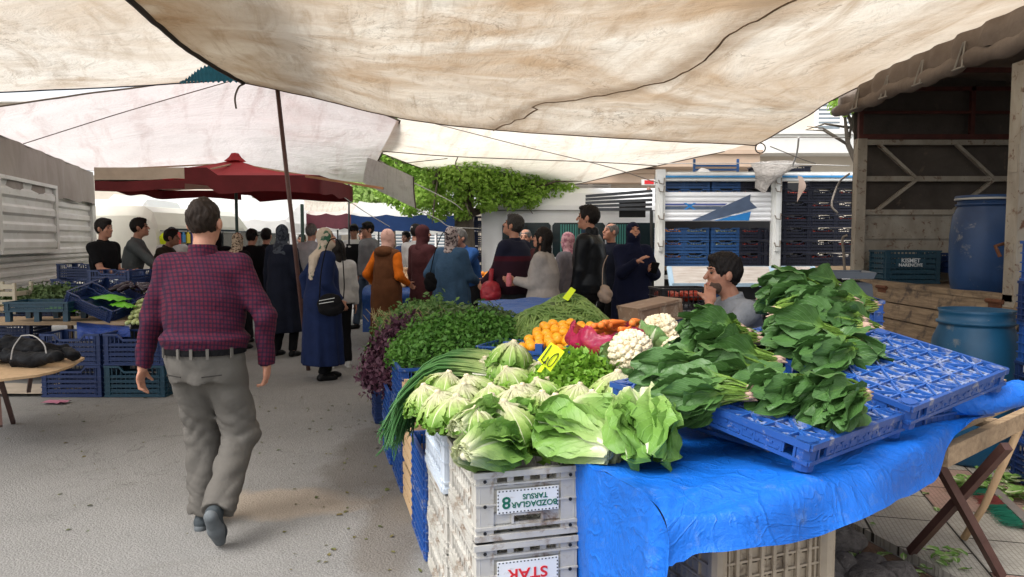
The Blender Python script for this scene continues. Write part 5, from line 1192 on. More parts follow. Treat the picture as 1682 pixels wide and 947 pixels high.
ax2 = Vector((.536, .32, .076)); ay2 = Vector((-.262, .44, .10))
pB = Vector((1.335, 2.44, .945)); tray(pB, ax2, ay2, .62, .52, 'empty dusty blue upturned tray farthest right on the tarpaulin')
tray(Vector((.60, 2.60, .935)), ax1, Vector((-.33, .44, .02)), .62, .34, 'blue upturned tray mostly hidden under the left spinach heap')
tray(Vector((.98, 2.90, .985)), ax2, Vector((-.26, .46, .02)), .60, .50, 'blue upturned tray under the big spinach pile')
for (x, y, z, rz_, l) in ((.98, 2.72, .795, .55, 'under the left spinach heap'), (1.30, 3.10, .795, .5, 'under the back tray'), (1.62, 2.98, .80, .5, 'under the right tray')):
 o = bpy.data.objects.new('plastic_crate', crate_bm(.50, .38, .10, 2, notch=False, dense=True).mesh('crate', mat=M_blue)); C.objects.link(o); o.location = (x, y, z); o.rotation_euler = (0, 0, rz_); tag(o, 'low blue crate ' + l, 'crate', 'low blue crates carrying the trays')
# -- lettuces on the crates
LP_ = [lettuce_proto(11), lettuce_proto(12), lettuce_proto(13)]
lets = [(726, 607, 'frilly lettuce at the left rim, behind two others, beside the onion greens'), (731, 636, 'lettuce second up from the front along the left rim'), (752, 647, 'lettuce on the left rim with a broad white top'),
 (779, 611, 'lettuce just in front of the onion bulbs'), (776, 666, 'small lettuce right at the left crate edge behind the romaine'), (800, 645, 'lettuce in the second row behind the front romaine'),
 (832, 654, 'wide lettuce directly behind the front romaine'), (848, 598, 'lettuce below the stacked pair in the middle'), (864, 623, 'round lettuce in the centre of the heap'),
 (887, 641, 'left lettuce of the pair behind the second romaine'), (910, 646, 'right lettuce of the pair behind the second romaine'), (919, 611, 'lettuce under the yellow price card'),
 (947, 627, 'narrow lettuce with a stub stem right of the price card'), (1011, 606, 'tall conical lettuce standing alone before the cauliflowers'), (835, 557, 'topmost lettuce of the pair against the parsley'),
 (832, 574, 'lettuce directly under the topmost one'), (803, 583, 'pale lettuce left of the stacked pair'), (876, 592, 'lettuce half hidden left of the price card'), (862, 583, 'pale lettuce leaf head behind the price card'), (705, 628, 'small lettuce at the far left rim below the onion greens'), (815, 628, 'lettuce tucked between the middle rows'), (845, 634, 'lettuce in the middle behind the wide front one'), (893, 618, 'small lettuce between the centre and the price card one'), (975, 640, 'lettuce low at the right end before the tall conical one'), (760, 622, 'lettuce in the second row near the onion bulbs')]
for i, (px, py, lab) in enumerate(lets):
 zt_ = .925 + (.10 if i == 14 else .05 if i in (13, 15) else 0); p = atz(px, py, zt_)
 sc = [1, .95, 1.05, .95, .8, .95, 1.1, 1.05, .9, .95, 1.0, 1.1, .85, 1.2, 1.05, 1.0, .9, .85, .85, .85, .9, 1, .9, .9, .9][i]
 sc *= .74
 o = copy_tree(LP_[i % 3], (p.x, p.y, p.z - .200 * sc), Euler((rnd.uniform(-.32, .32), rnd.uniform(-.32, .32), rnd.uniform(0, 6.28))), lab, 'heads of lettuce stem side up', sc)
hidden = LP_
RP = [romaine_proto(21, .5), romaine_proto(22, .9), romaine_proto(23, .25)]
def place_rom(i, base_px, tip_px, zb, zt, lab, sc=1.0, roll=0, open_=None):
 a = atz(*base_px, zb); c = atz(*tip_px, zt); d = (c - a); L = d.length; d.normalize()
 y = Vector((0, 0, 1)).cross(d).normalized(); z = d.cross(y)
 M = Matrix((d, y, z)).transposed() @ Matrix.Rotation(roll, 3, 'X')
 o = copy_tree(RP[i], a - M @ Vector((0, 0, .045 * sc)), M.to_euler(), lab, 'romaine lettuces at the stall corner', sc); return o
place_rom(1, (757, 748), (880, 715), .815, .80, 'open romaine with fanned white-ribbed leaves lying on the lettered crate', 1.0, -.25)
place_rom(0, (748, 708), (880, 672), .85, .83, 'romaine lying behind the open one, white base at the crate edge', .95, .1)
place_rom(0, (1008, 748), (880, 690), .80, .86, 'romaine with its white base tip pointing right onto the blue tarpaulin', 1.15, .2)
place_rom(1, (955, 668), (1060, 725), .88, .83, 'loose romaine with cut white stem facing the camera side', 1.05, -.1)
place_rom(2, (1030, 655), (1050, 745), .95, .85, 'romaine standing on edge before the cauliflower', 1.05, .6)
place_rom(2, (1072, 650), (1076, 730), .97, .87, 'rightmost romaine leaning against the blue tray', 1.05, -.5)
place_rom(1, (985, 735), (1065, 715), .80, .82, 'flattened romaine spread at the edge of the tarpaulin', .95, .4)
place_rom(1, (905, 680), (820, 700), .82, .83, 'romaine half buried between the two front ones', .95, .0)
SPn = [spinach_proto(31), spinach_proto(32), spinach_proto(33)]
def sp(i, px, py, z, ang, lab, sc=1.0, tilt=0, roll=0):
 p = atz(px, py, z); return copy_tree(SPn[i], p, Euler((roll, tilt, R(ang))), lab, 'bundles of spinach with pink roots', sc)
sp(0, 1420, 668, .955, 205, 'spinach bundle nearest the picture front, roots pointing right, big round leaves', .95, .12)
sp(1, 1335, 655, .965, 195, 'spinach bundle in front between two others, roots pointing right', .95, .10)
sp(2, 1192, 660, .95, 20, 'small spinach bundle whose roots point left beneath the left heap', .85, .05)
sp(0, 1248, 600, 1.01, 190, 'spinach bundle at the right of the left heap, pink roots showing', .95, .08)
sp(1, 1245, 575, 1.05, 178, 'middle bundle of the left spinach heap', 1.0, .05)
sp(2, 1225, 568, 1.07, 185, 'spinach bundle near the top of the left heap', 1.0, .03)
sp(0, 1215, 555, 1.09, 200, 'topmost bundle of the left spinach heap', .9, .0)
sp(1, 1180, 625, .99, 160, 'lowest bundle of the left spinach heap beside the romaine', 1.0, .08)
sp(2, 1220, 590, 1.03, 215, 'bundle hanging over the front of the left spinach heap', 1.0, .1)
sp(0, 1322, 600, 1.0, -8, 'bundle with pink roots at left at the foot of the big spinach pile', 1.0, .02)
sp(1, 1275, 600, 1.0, 60, 'bundle pointing roots to the camera under the big spinach pile', .9, -.1)
for i, (px, py, z, a, l) in enumerate(((1262, 640, .975, 168, 'middle'), (1232, 668, .96, 160, 'lowest'), (1275, 615, 1.0, 172, 'right'))): sp(i % 3, px, py, z, a, f'spinach bundle spilling over the near edge of the left heap, {l}', 1.0, rnd.uniform(0, .12), rnd.uniform(-.2, .2))
sp(2, 1440, 560, 1.05, 185, 'bundle at the right end of the big pile with roots upright', 1.0, -.05)
for i, (px, py, z, a, l) in enumerate(((1300, 565, 1.06, 20, 'lower left'), (1400, 575, 1.06, 190, 'lower right'), (1330, 560, 1.1, 170, 'middle front'), (1290, 540, 1.13, 30, 'middle left'), (1400, 530, 1.15, 200, 'middle right'), (1370, 545, 1.13, 150, 'centre'), (1270, 515, 1.18, 15, 'upper left'), (1350, 500, 1.22, 190, 'upper middle'), (1390, 505, 1.18, 195, 'upper right, with bright yellow-green stalks'), (1300, 485, 1.26, 170, 'top left'), (1255, 490, 1.22, -5, 'far left top'), (1330, 478, 1.27, 200, 'very top'))):
 px += 50 if a > 100 and px < 1395 else 10 if a > 100 else 0; z = .95 + (z - .95) * .78; py += 14
 sp(i % 3, px, py, z, a, f'spinach bundle in the big pile before the scale, {l}', 1.05, rnd.uniform(-.1, .15), rnd.uniform(-.3, .3))
for h in (LP_, RP, SPn):
 for o in h:
  for c in list(o.children): bpy.data.objects.remove(c)
  bpy.data.objects.remove(o)
# -- spring onions
t = thing('spring_onion_bundle', 'thick bundle of spring onions, white bulbs right, green tips drooping over the left edge', 'spring onions')
b = MB(); bb = MB(); rt = MB(); rr = random.Random(5)
for i in range(230):
 s = rr.random(); lay = rr.random()
 p0 = Vector((-.10 + .02 * rr.random() + .06 * s, 3.50 + .52 * s, .795 + .085 * lay)); 
 p1 = p0 + Vector((-.14, -.02 - .02 * s, .012 + .02 * lay)); p2 = p1 + Vector((-.15, -.06 + rr.uniform(-.03, .03), .005))
 p3 = p2 + Vector((-.12, -.10 + rr.uniform(-.06, .05), -.07 - .05 * rr.random())); p4 = p3 + Vector((-.05 + rr.uniform(-.03, .03), -.10 + rr.uniform(-.08, .06), -.08 - .06 * rr.random())); p5 = p4 + Vector((-.005 + rr.uniform(-.02, .02), -.03 + rr.uniform(-.04, .03), -.06 * rr.random()))
 for k in range(2):
  j = Vector((0, rr.uniform(-.02, .02), rr.uniform(-.006, .008))) * k
  P = catmull([p0, p1 + j * .5, p2 + j, p3 + j * 1.6, p4 + j * 2.4, p5 + j * 3], 12); b.tube([tuple(x) for x in P], [.0055, .0055, .0050, .0045, .004, .004, .004, .0035, .003, .0025, .002, .0008], 5)
 bb.tube([p0 + Vector((.02, 0, 0)), p0 + Vector((.008, 0, 0)), p0 + Vector((-.02, 0, 0)), p0 + Vector((-.10, -.01, .008))], [.004, .009, .0075, .006], 7)
 for k in range(3): e = Vector((rr.uniform(.01, .035), rr.uniform(-.012, .012), rr.uniform(-.012, .010))); rt.tube([p0 + Vector((.018, 0, 0)), p0 + Vector((.018, 0, 0)) + e], [.0014, .0006], 3)
b.obj('green_tops', M_ongreen, t, smooth=True); bb.obj('bulbs', M_bulb, t, smooth=True); rt.obj('roots', M_root_y, t)
b = MB(); b.box((0, 0, 0), (.36, .5, .09)); b.v = [tuple(Vector(p) + Vector((-.27, 3.72, .765))) for p in b.v]; b.obj('lower_layer', M_ongreen, t)
# -- heaps
def heap_mesh(cx, cy, rx, ry, z0, h, n, size, seed, rot=0, p=2.0, upb=.6, jit=.03, asp=.55, lump=.15, pow_=1.0):
 rr = np.random.default_rng(seed); a = rr.random(n) * 2 * np.pi; r = np.sqrt(rr.random(n)) * 1.04
 x = r * np.cos(a); y = r * np.sin(a)
 def hz(x, y):
  q = np.clip(1 - (x * x + y * y) ** (p / 2), 0, 1) ** pow_
  return h * q * (1 + lump * (np.sin(x * 5 + seed) * np.cos(y * 6 + seed) + .6 * np.sin(x * 11 + y * 9 + seed * 2)))
 z = hz(x, y) + rr.normal(size=n) * jit * .5; e = .03
 gx = (hz(x + e, y) - hz(x - e, y)) / (2 * e * rx); gy = (hz(x, y + e) - hz(x, y - e)) / (2 * e * ry)
 nrm = np.stack([-gx, -gy, np.ones(n)], 1); nrm /= np.linalg.norm(nrm, axis=1, keepdims=True)
 X = x * rx + rr.normal(size=n) * jit * .3; Y = y * ry + rr.normal(size=n) * jit * .3
 c, s = math.cos(rot), math.sin(rot)
 def rotv(A): return np.stack([A[:, 0] * c - A[:, 1] * s, A[:, 0] * s + A[:, 1] * c, A[:, 2]], 1)
 P = rotv(np.stack([X, Y, z], 1)) + np.array([cx, cy, z0]); nr = rotv(nrm)
 nn = nr * upb + rr.normal(size=(n, 3)) * .55; nn /= np.linalg.norm(nn, axis=1, keepdims=True)
 t = np.cross(nn, rr.normal(size=(n, 3))); t /= np.linalg.norm(t, axis=1, keepdims=True); u_ = np.cross(nn, t)
 sz = (size * rr.uniform(.55, 1.25, n))[:, None]
 V = np.stack([P - t * sz, P + u_ * sz * asp + nn * sz * .25, P + t * sz, P - u_ * sz * asp + nn * sz * .25], 1).reshape(-1, 3)
 me = bpy.data.meshes.new('heap'); me.vertices.add(len(V)); me.vertices.foreach_set('co', V.ravel().astype(np.float32)); k = n
 me.loops.add(k * 4); me.polygons.add(k); me.loops.foreach_set('vertex_index', np.arange(k * 4, dtype=np.int32))
 me.polygons.foreach_set('loop_start', np.arange(0, k * 4, 4, dtype=np.int32)); me.polygons.foreach_set('loop_total', np.full(k, 4, dtype=np.int32))
 ul = me.uv_layers.new(name='UVMap'); ul.data.foreach_set('uv', np.tile(np.array([.5, .3, 0, .6, .5, 1, 1, .6], dtype=np.float32), k))
 me.update(calc_edges=True)
 b = MB(); rows = []
 for i in range(15):
  q = i / 14; row = []
  for j in range(33):
   an = 2 * math.pi * j / 32; xx, yy = q * math.cos(an), q * math.sin(an); zz = float(hz(np.array([xx]), np.array([yy]))[0]) - jit * .4 - .004
   xx *= rx; yy *= ry; row.append((cx + xx * c - yy * s, cy + xx * s + yy * c, z0 + (zz if i < 14 else -.03)))
  rows.append(row)
 b.grid(rows); return me, b
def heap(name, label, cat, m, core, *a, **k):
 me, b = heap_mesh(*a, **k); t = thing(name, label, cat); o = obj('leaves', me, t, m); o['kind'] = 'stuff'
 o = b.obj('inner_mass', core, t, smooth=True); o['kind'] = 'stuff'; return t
q = atz(768, 560, .86)
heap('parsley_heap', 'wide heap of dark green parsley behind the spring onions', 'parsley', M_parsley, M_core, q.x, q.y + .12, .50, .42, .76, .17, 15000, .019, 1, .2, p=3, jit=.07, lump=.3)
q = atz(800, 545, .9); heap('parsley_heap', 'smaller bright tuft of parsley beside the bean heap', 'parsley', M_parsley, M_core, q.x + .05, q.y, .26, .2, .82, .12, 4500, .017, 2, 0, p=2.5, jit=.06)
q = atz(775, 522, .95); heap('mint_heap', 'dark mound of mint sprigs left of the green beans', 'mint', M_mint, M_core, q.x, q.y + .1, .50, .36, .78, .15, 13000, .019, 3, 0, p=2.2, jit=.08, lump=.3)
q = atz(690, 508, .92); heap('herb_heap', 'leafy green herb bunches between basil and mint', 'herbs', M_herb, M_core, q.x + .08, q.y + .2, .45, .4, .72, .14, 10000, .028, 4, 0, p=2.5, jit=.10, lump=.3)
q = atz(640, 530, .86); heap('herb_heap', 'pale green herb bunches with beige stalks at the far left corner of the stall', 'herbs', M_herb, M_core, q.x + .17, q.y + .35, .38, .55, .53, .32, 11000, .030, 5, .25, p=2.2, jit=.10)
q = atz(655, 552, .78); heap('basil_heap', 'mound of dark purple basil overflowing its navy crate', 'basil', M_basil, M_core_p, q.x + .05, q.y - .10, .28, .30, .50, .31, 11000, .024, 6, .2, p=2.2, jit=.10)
b = MB(); rr = random.Random(9)
q = atz(668, 520, .92)
for i in range(150):
 p = q + Vector((rr.uniform(-.28, .5), rr.uniform(-.12, .16), rr.uniform(-.09, .02))); b.tube([p, p + Vector((rr.uniform(-.05, .05), -.05, rr.uniform(.02, .08)))], [.003, .002], 4)
o = b.obj('herb_stalks', mat('beige_stalk', (.42, .34, .16), .7, .3, 20)); tag(o, 'pale stalks of herb bunches sticking out above the purple basil', 'herb stalks', None, 'stuff')
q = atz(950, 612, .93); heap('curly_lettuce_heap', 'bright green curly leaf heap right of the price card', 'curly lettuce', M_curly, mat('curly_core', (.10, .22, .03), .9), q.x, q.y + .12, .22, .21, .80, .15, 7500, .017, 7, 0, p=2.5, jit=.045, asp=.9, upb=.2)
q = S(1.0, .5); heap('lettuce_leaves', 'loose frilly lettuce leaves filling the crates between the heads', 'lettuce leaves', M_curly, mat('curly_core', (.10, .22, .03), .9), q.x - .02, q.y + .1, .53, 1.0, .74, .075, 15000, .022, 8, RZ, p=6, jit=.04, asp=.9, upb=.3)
beanm = NT('green_bean'); c_ = beanm.mix(beanm.ramp(beanm.noise(7, 3, .6), [(.35, 0), (.65, 1)]), (.085, .16, .025), (.19, .28, .07)); M_bean = beanm.bsdf(c_, .5, .4)
def bean_heap(cx, cy, rx, ry, z0, h, n, seed):
 rr = random.Random(seed); b = MB()
 for i in range(n):
  a = rr.uniform(0, 6.283); r = math.sqrt(rr.random()) * 1.03; x, y = r * math.cos(a), r * math.sin(a)
  hz = lambda x, y: h * max(0, 1 - (x * x + y * y) ** .85) * (1 + .08 * math.sin(x * 7 + y * 5))
  th = rr.uniform(0, 3.14); d = Vector((math.cos(th), math.sin(th), 0)); L = rr.uniform(.12, .19); k = rr.uniform(-.012, .012)
  pts = []
  lift = rr.uniform(0, .035)
  for s in (-.5, -.25, 0, .25, .5):
   px, py = x * rx + d.x * L * s - d.y * k * (1 - 4 * s * s), y * ry + d.y * L * s + d.x * k * (1 - 4 * s * s)
   pts.append(Vector((cx + px, cy + py, z0 + hz(px / rx, py / ry) + lift + rr.uniform(-.002, .002))))
  b.tube(pts, [.002, .0066, .0072, .0066, .002], 5)
 return b
q = Vector(at(925, 500, 4.95)); 
t = thing('green_bean_heap', 'big heap of green beans behind the lemons', 'green beans')
o = bean_heap(q.x, q.y, .50, .60, .76, .34, 2600, 3).obj('beans', M_bean, t, smooth=True); o['kind'] = 'stuff'
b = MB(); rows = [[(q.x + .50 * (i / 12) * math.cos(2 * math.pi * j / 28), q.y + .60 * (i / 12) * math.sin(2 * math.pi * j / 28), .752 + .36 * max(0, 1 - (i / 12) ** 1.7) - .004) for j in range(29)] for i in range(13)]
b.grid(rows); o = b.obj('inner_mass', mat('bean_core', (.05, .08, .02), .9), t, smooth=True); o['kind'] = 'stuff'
def card(pxs, D, lab, tilt=0):
 P = [at(px, py, D + dy) for (px, py, dy) in pxs]; n = (P[1] - P[0]).cross(P[3] - P[0]).normalized()
 if n.y > 0: n = -n
 b = MB(); b.add([p + n * .0012 for p in P] + [p - n * .0012 for p in P], [(0, 1, 2, 3), (7, 6, 5, 4)] + [(i, 4 + i, 4 + (i + 1) % 4, (i + 1) % 4) for i in range(4)])
 t = thing('price_card', lab, 'price card', (0, 0, 0), 0, 'yellow price cards'); b.obj('card', M_neon, t); return t, P, n
def Z5(x, y): return 880 + x * 60 / 947, 560 + y * 60 / 947
t, P, n = card([(*Z5(395, 30), .03), (*Z5(745, 275), .03), (*Z5(380, 795), -.03), (*Z5(50, 480), -.03)], 3.12, 'neon yellow price card handwritten with 40 stuck among the lettuces')
def on_plane(px, py):
 r = ray(px, py); k = (P[0] - EYE).dot(n) / r.dot(n); return EYE + r * k + n * .0030
b = MB()
for st in ([(400, 110), (300, 260), (180, 430), (135, 490), (180, 535), (250, 560)], [(325, 410), (270, 490), (225, 600)], [(585, 325), (500, 345), (400, 430), (320, 540), (290, 620), (310, 670), (390, 650), (480, 550), (560, 420), (585, 325)], [(190, 590), (240, 520)]):
 b.tube([on_plane(*Z5(*s)) for s in st], .0021, 5)
b.obj('handwriting', M_ink_black, t)
b = MB(); b.bar(at(*Z5(200, 640), 3.11), at(*Z5(90, 800), 3.09), .02, .003); b.obj('stick', M_neon, t)
card([(938, 471, 0), (946, 476, 0), (933, 494, -.02), (924, 489, -.02)], 4.85, 'small neon yellow card seen nearly edge-on at the top of the green beans')
cl_ = at(948, 572, 4.0); cr_o = thing('plastic_crate', 'royal blue crate tilted towards the aisle and filled with lemons', 'crate', (cl_.x - .09, cl_.y + .02, .80), R(-22))
b = crate_bm(.52, .40, .12, 2, notch=False, dense=True); b.obj('body', M_blue, cr_o)
for (x, y) in ((-.24, -.18), (-.05, -.20), (.12, -.2), (.0, .2)): b = MB(); b.box((x, y, .135), (.04, .025, .05)); b.obj('lug', M_blue, cr_o)
M_lemon = mat('lemon_peel', (.82, .36, .012), .4, scale=5, col2=(.74, .28, .008), bump=.25, bscale=260, bdist=.002, rand=.14)
b = MB(); b.lathe([(0, -.034), (.006, -.032), (.012, -.028), (.022, -.020), (.0275, -.006), (.0275, .006), (.022, .020), (.011, .029), (.005, .033), (0, .034)], 16); lem = b.mesh('lemon', True, M_lemon)
b = MB(); b.tube([(0, 0, .032), (0, 0, .036)], .003, 6)
rr = random.Random(2); k = 0
rowsn = ['nearest row', 'second row', 'third row', 'fourth row', 'fifth row', 'farthest row']
for j in range(6):
 for i in range(1, 9):
  x, y = -.215 + .0535 * i + (j % 2) * .02, -.17 + .062 * j
  z = .085 + .05 * math.sin(math.pi * (i + .5) / 9) + .018 * j + .02 * (rr.random())
  if z < .07: continue
  o = bpy.data.objects.new('lemon', lem); C.objects.link(o)
  o.location = Matrix.Translation(cr_o.location) @ Matrix.Rotation(R(-22), 4, 'Z') @ Vector((x + rr.uniform(-.005, .005), y, z)); o.rotation_euler = (rr.uniform(0, 6), rr.uniform(0, 6), rr.uniform(0, 6))
  tag(o, f'lemon in the {rowsn[j]} of the blue crate, {["first", "second", "third", "fourth", "fifth", "sixth", "seventh", "eighth", "ninth"][i]} from its left side', 'lemon', 'lemons in the blue crate')
for c in (lem,): pass
cb = at(1004, 552, 3.80)
M_bag = mat('magenta_film', (.52, .02, .10), .25, .3, 6, bump=.5, bscale=14, bdist=.02, transl=.3, alpha=.86)
def bag_mesh(r, h, seed, sq=1.0):
 b = MB(); rows = []
 for i in range(15):
  f = i / 14; row = []
  for j in range(49):
   a = 2 * math.pi * j / 48; rr_ = r * (1.0 + .10 * math.sin(3 * a + seed) + .05 * math.sin(9 * a + f * 4 + seed) + .03 * math.sin(21 * a)) * (.80 + .34 * math.sin(math.pi * min(1, f * .8 + .1)))
   if f > .72: rr_ *= 1 + .10 * (f - .72) / .28
   row.append((rr_ * math.cos(a) * sq, rr_ * math.sin(a), h * f + (.022 * math.sin(5 * a + seed) + .012 * math.sin(13 * a)) * f))
  rows.append(row)
 b.grid(rows); return b
o = bag_mesh(.18, .12, 1.0, 1.25).obj('carrot_bag', M_bag, smooth=True); o.location = (cb.x + .01, cb.y - .12, .945); tag(o, 'open magenta plastic bag crumpled around the carrots', 'plastic bag')
M_carrot = mat('carrot_orange', (.78, .20, .03), .45, .2, 20, bump=.3, bscale=90, rand=.12); rr = random.Random(4)
for i in range(17):
 b = MB(); L = rr.uniform(.11, .16); b.tube([(-L / 2, 0, 0), (-L / 2 + .006, 0, 0), (-L * .2, 0, .003), (L * .25, 0, .003), (L / 2, 0, 0)], [.008, .017, .0165, .011, .003], 10)
 o = b.obj('carrot', M_carrot, smooth=True); lay = i // 6
 o.location = (cb.x - .08 + .048 * (i % 6) + rr.uniform(-.01, .01), cb.y - .16 + .05 * (i % 3) - .03 * lay, 1.045 + .022 * lay + rr.uniform(0, .01)); o.rotation_euler = (0, rr.uniform(-.2, .25), R(55) + rr.uniform(-.5, .5))
 tag(o, f'orange carrot in the magenta bag, {["bottom", "middle", "top"][lay]} layer, {["first", "second", "third", "fourth", "fifth", "sixth"][i % 6]} from the left', 'carrot', 'carrots in the magenta bag')
M_curd = mat('cauliflower_curd', (.80, .72, .54), .75, .12, 20, bump=.6, bscale=150, bdist=.004, col2=(.68, .56, .36))
M_cleaf = veg_mat('cauliflower_leaf', [(.0, (.66, .70, .46)), (.4, (.38, .52, .20)), (1.0, (.16, .32, .10))], (.70, .74, .52), .2, .5, .2, .5, bsc=20)
def cauli(loc, r, rot, lab, seed):
 import bmesh
 t = thing('cauliflower', lab, 'cauliflower', loc, rot, 'cauliflowers'); rr = random.Random(seed); bm = bmesh.new()
 bmesh.ops.create_icosphere(bm, subdivisions=3, radius=r * .86)
 n = 95
 for i in range(n):
  z = 1 - 1.35 * (i + .5) / n; a = i * 2.39996; q = math.sqrt(max(0, 1 - z * z)); p = Vector((q * math.cos(a), q * math.sin(a), z)) * r * (.86 + rr.uniform(-.02, .05)) * Vector((1, 1, 1)).x
  s = r * rr.uniform(.13, .20)
  bmesh.ops.create_icosphere(bm, subdivisions=2, radius=s, matrix=Matrix.Translation(p))
  for k in range(4):
   d = Vector((rr.uniform(-1, 1), rr.uniform(-1, 1), rr.uniform(-1, 1))).normalized(); bmesh.ops.create_icosphere(bm, subdivisions=1, radius=s * .5, matrix=Matrix.Translation(p + (d + p.normalized()).normalized() * s * .75))
 for f in bm.faces: f.smooth = True
 me = bpy.data.meshes.new('curd'); bm.to_mesh(me); bm.free(); obj('curd', me, t, M_curd)
 b = MB()
 for i in range(9):
  a = 2 * math.pi * i / 9 + rr.uniform(-.2, .2); o = Vector((math.cos(a), math.sin(a), 0))
  leaf(b, Vector((0, 0, -r * .95)) + o * r * .25, o + Vector((0, 0, -.1 + rr.uniform(0, .3))), Vector((0, 0, 1)) - o * .3, r * rr.uniform(1.5, 1.95), r * 1.15, -1.45 * rr.uniform(.8, 1.1), .5, .09, rr.uniform(0, 9), 10, 12, 'romaine', 0, 12)
 b.obj('leaves', M_cleaf, t, smooth=True); return t
p = at(1036, 578, 3.35); cauli(p, .100, Euler((R(28), R(-25), .5)), 'front cauliflower with a large creamy curd beside the carrots', 1)
p = at(1084, 549, 3.6); cauli(p, .098, Euler((R(25), R(-10), 2)), 'back cauliflower in front of the brown crate', 2)
p = at(1112, 578, 3.45); cauli(p, .075, Euler((R(20), R(-30), 4)), 'cauliflower half hidden behind the left spinach heap', 3)
o = crate('blue', (p.x - .12, p.y - .02, .765), RZ + .2, 'blue crate under the cauliflowers', None); o.scale = (1.3, 1, .45)
o = crate('blue', (at(850, 575, 4.4).x, 4.4, .765), R(-25), 'blue crate wedged between beans and lemons', None); o.scale = (.9, 1, .5)
M_tarp2 = tarp_mat('blue_cloth', (.012, .10, .42))
o, _ = sheet('tarpaulin', [[at(780, 520, 5.9), at(850, 528, 5.8), at(900, 515, 5.8), at(940, 500, 5.8)], [at(785, 508, 6.3), at(850, 503, 6.3), at(895, 500, 6.4), at(940, 495, 6.4)], [at(785, 500, 6.9), at(850, 498, 6.9), at(895, 497, 6.9), at(945, 492, 6.9)], [Vector((-.35, 7.0, .3)), Vector((.05, 7.02, .3)), Vector((.3, 7.02, .3)), Vector((.6, 7.02, .3))]], M_tarp2, 40, 34, .02, 4, 3)
tag(o, 'blue tarpaulin showing between the mint and the bean heap at the stall end', 'tarpaulin')
# -- implicit surfaces -> one continuous skin
def surface_nets(Fd, origin, vs):
 ins = Fd < 0; nx, ny, nz = Fd.shape
 c8 = [(i, j, k) for i in (0, 1) for j in (0, 1) for k in (0, 1)]
 def sub(A, c): return A[c[0]:nx - 1 + c[0], c[1]:ny - 1 + c[1], c[2]:nz - 1 + c[2]]
 cnt = np.zeros((nx - 1, ny - 1, nz - 1), dtype=np.int8)
 for c in c8: cnt += sub(ins, c)
 act = (cnt > 0) & (cnt < 8); I, J, K = np.nonzero(act); n = len(I)
 idx = -np.ones(act.shape, dtype=np.int64); idx[I, J, K] = np.arange(n)
 pos = np.zeros((n, 3)); num = np.zeros(n)
 for a in range(8):
  for b_ in range(a + 1, 8):
   A, B = np.array(c8[a]), np.array(c8[b_])
   if np.abs(A - B).sum() != 1: continue
   f0 = Fd[I + A[0], J + A[1], K + A[2]]; f1 = Fd[I + B[0], J + B[1], K + B[2]]; m = (f0 < 0) != (f1 < 0)
   t = np.where(m, f0 / np.where(m, f0 - f1, 1), 0); pos[m] += A + (B - A) * t[m, None]; num[m] += 1
 P = (pos / num[:, None] + np.stack([I, J, K], 1)) * vs + origin
 Q = []
 for ax in range(3):
  o1, o2 = [(1, 2), (2, 0), (0, 1)][ax]
  sl0 = [slice(1, None)] * 3; sl1 = [slice(1, None)] * 3; sl0[ax] = slice(0, -1); sl1[ax] = slice(1, None)
  A, B = ins[tuple(sl0)], ins[tuple(sl1)]; m = A != B; p = np.stack(np.nonzero(m), 1)
  off = np.ones(3, dtype=int); off[ax] = 0; p = p + off
  lim = np.array(act.shape); ok = np.all(p < lim, axis=1); sgn = A[m][ok]; p = p[ok]
  e1 = np.zeros(3, dtype=int); e1[o1] = 1; e2 = np.zeros(3, dtype=int); e2[o2] = 1
  q = [p, p - e1, p - e1 - e2, p - e2]; q = np.stack([idx[x[:, 0], x[:, 1], x[:, 2]] for x in q], 1)
  q[~sgn] = q[~sgn][:, ::-1]; Q.append(q)
 Q = np.concatenate(Q); Q = Q[np.all(Q >= 0, axis=1)]; return P, Q
def np_mesh(name, P, Q, mats):
 me = bpy.data.meshes.new(name); me.vertices.add(len(P)); me.vertices.foreach_set('co', P.ravel().astype(np.float32))
 k = len(Q); me.loops.add(k * 4); me.polygons.add(k); me.loops.foreach_set('vertex_index', Q.ravel().astype(np.int32))
 me.polygons.foreach_set('loop_start', np.arange(0, k * 4, 4, dtype=np.int32)); me.polygons.foreach_set('loop_total', np.full(k, 4, dtype=np.int32))
 me.polygons.foreach_set('use_smooth', np.ones(k, dtype=bool)); me.update(calc_edges=True)
 for m in (mats if isinstance(mats, (list, tuple)) else [mats]): me.materials.append(m)
 return me
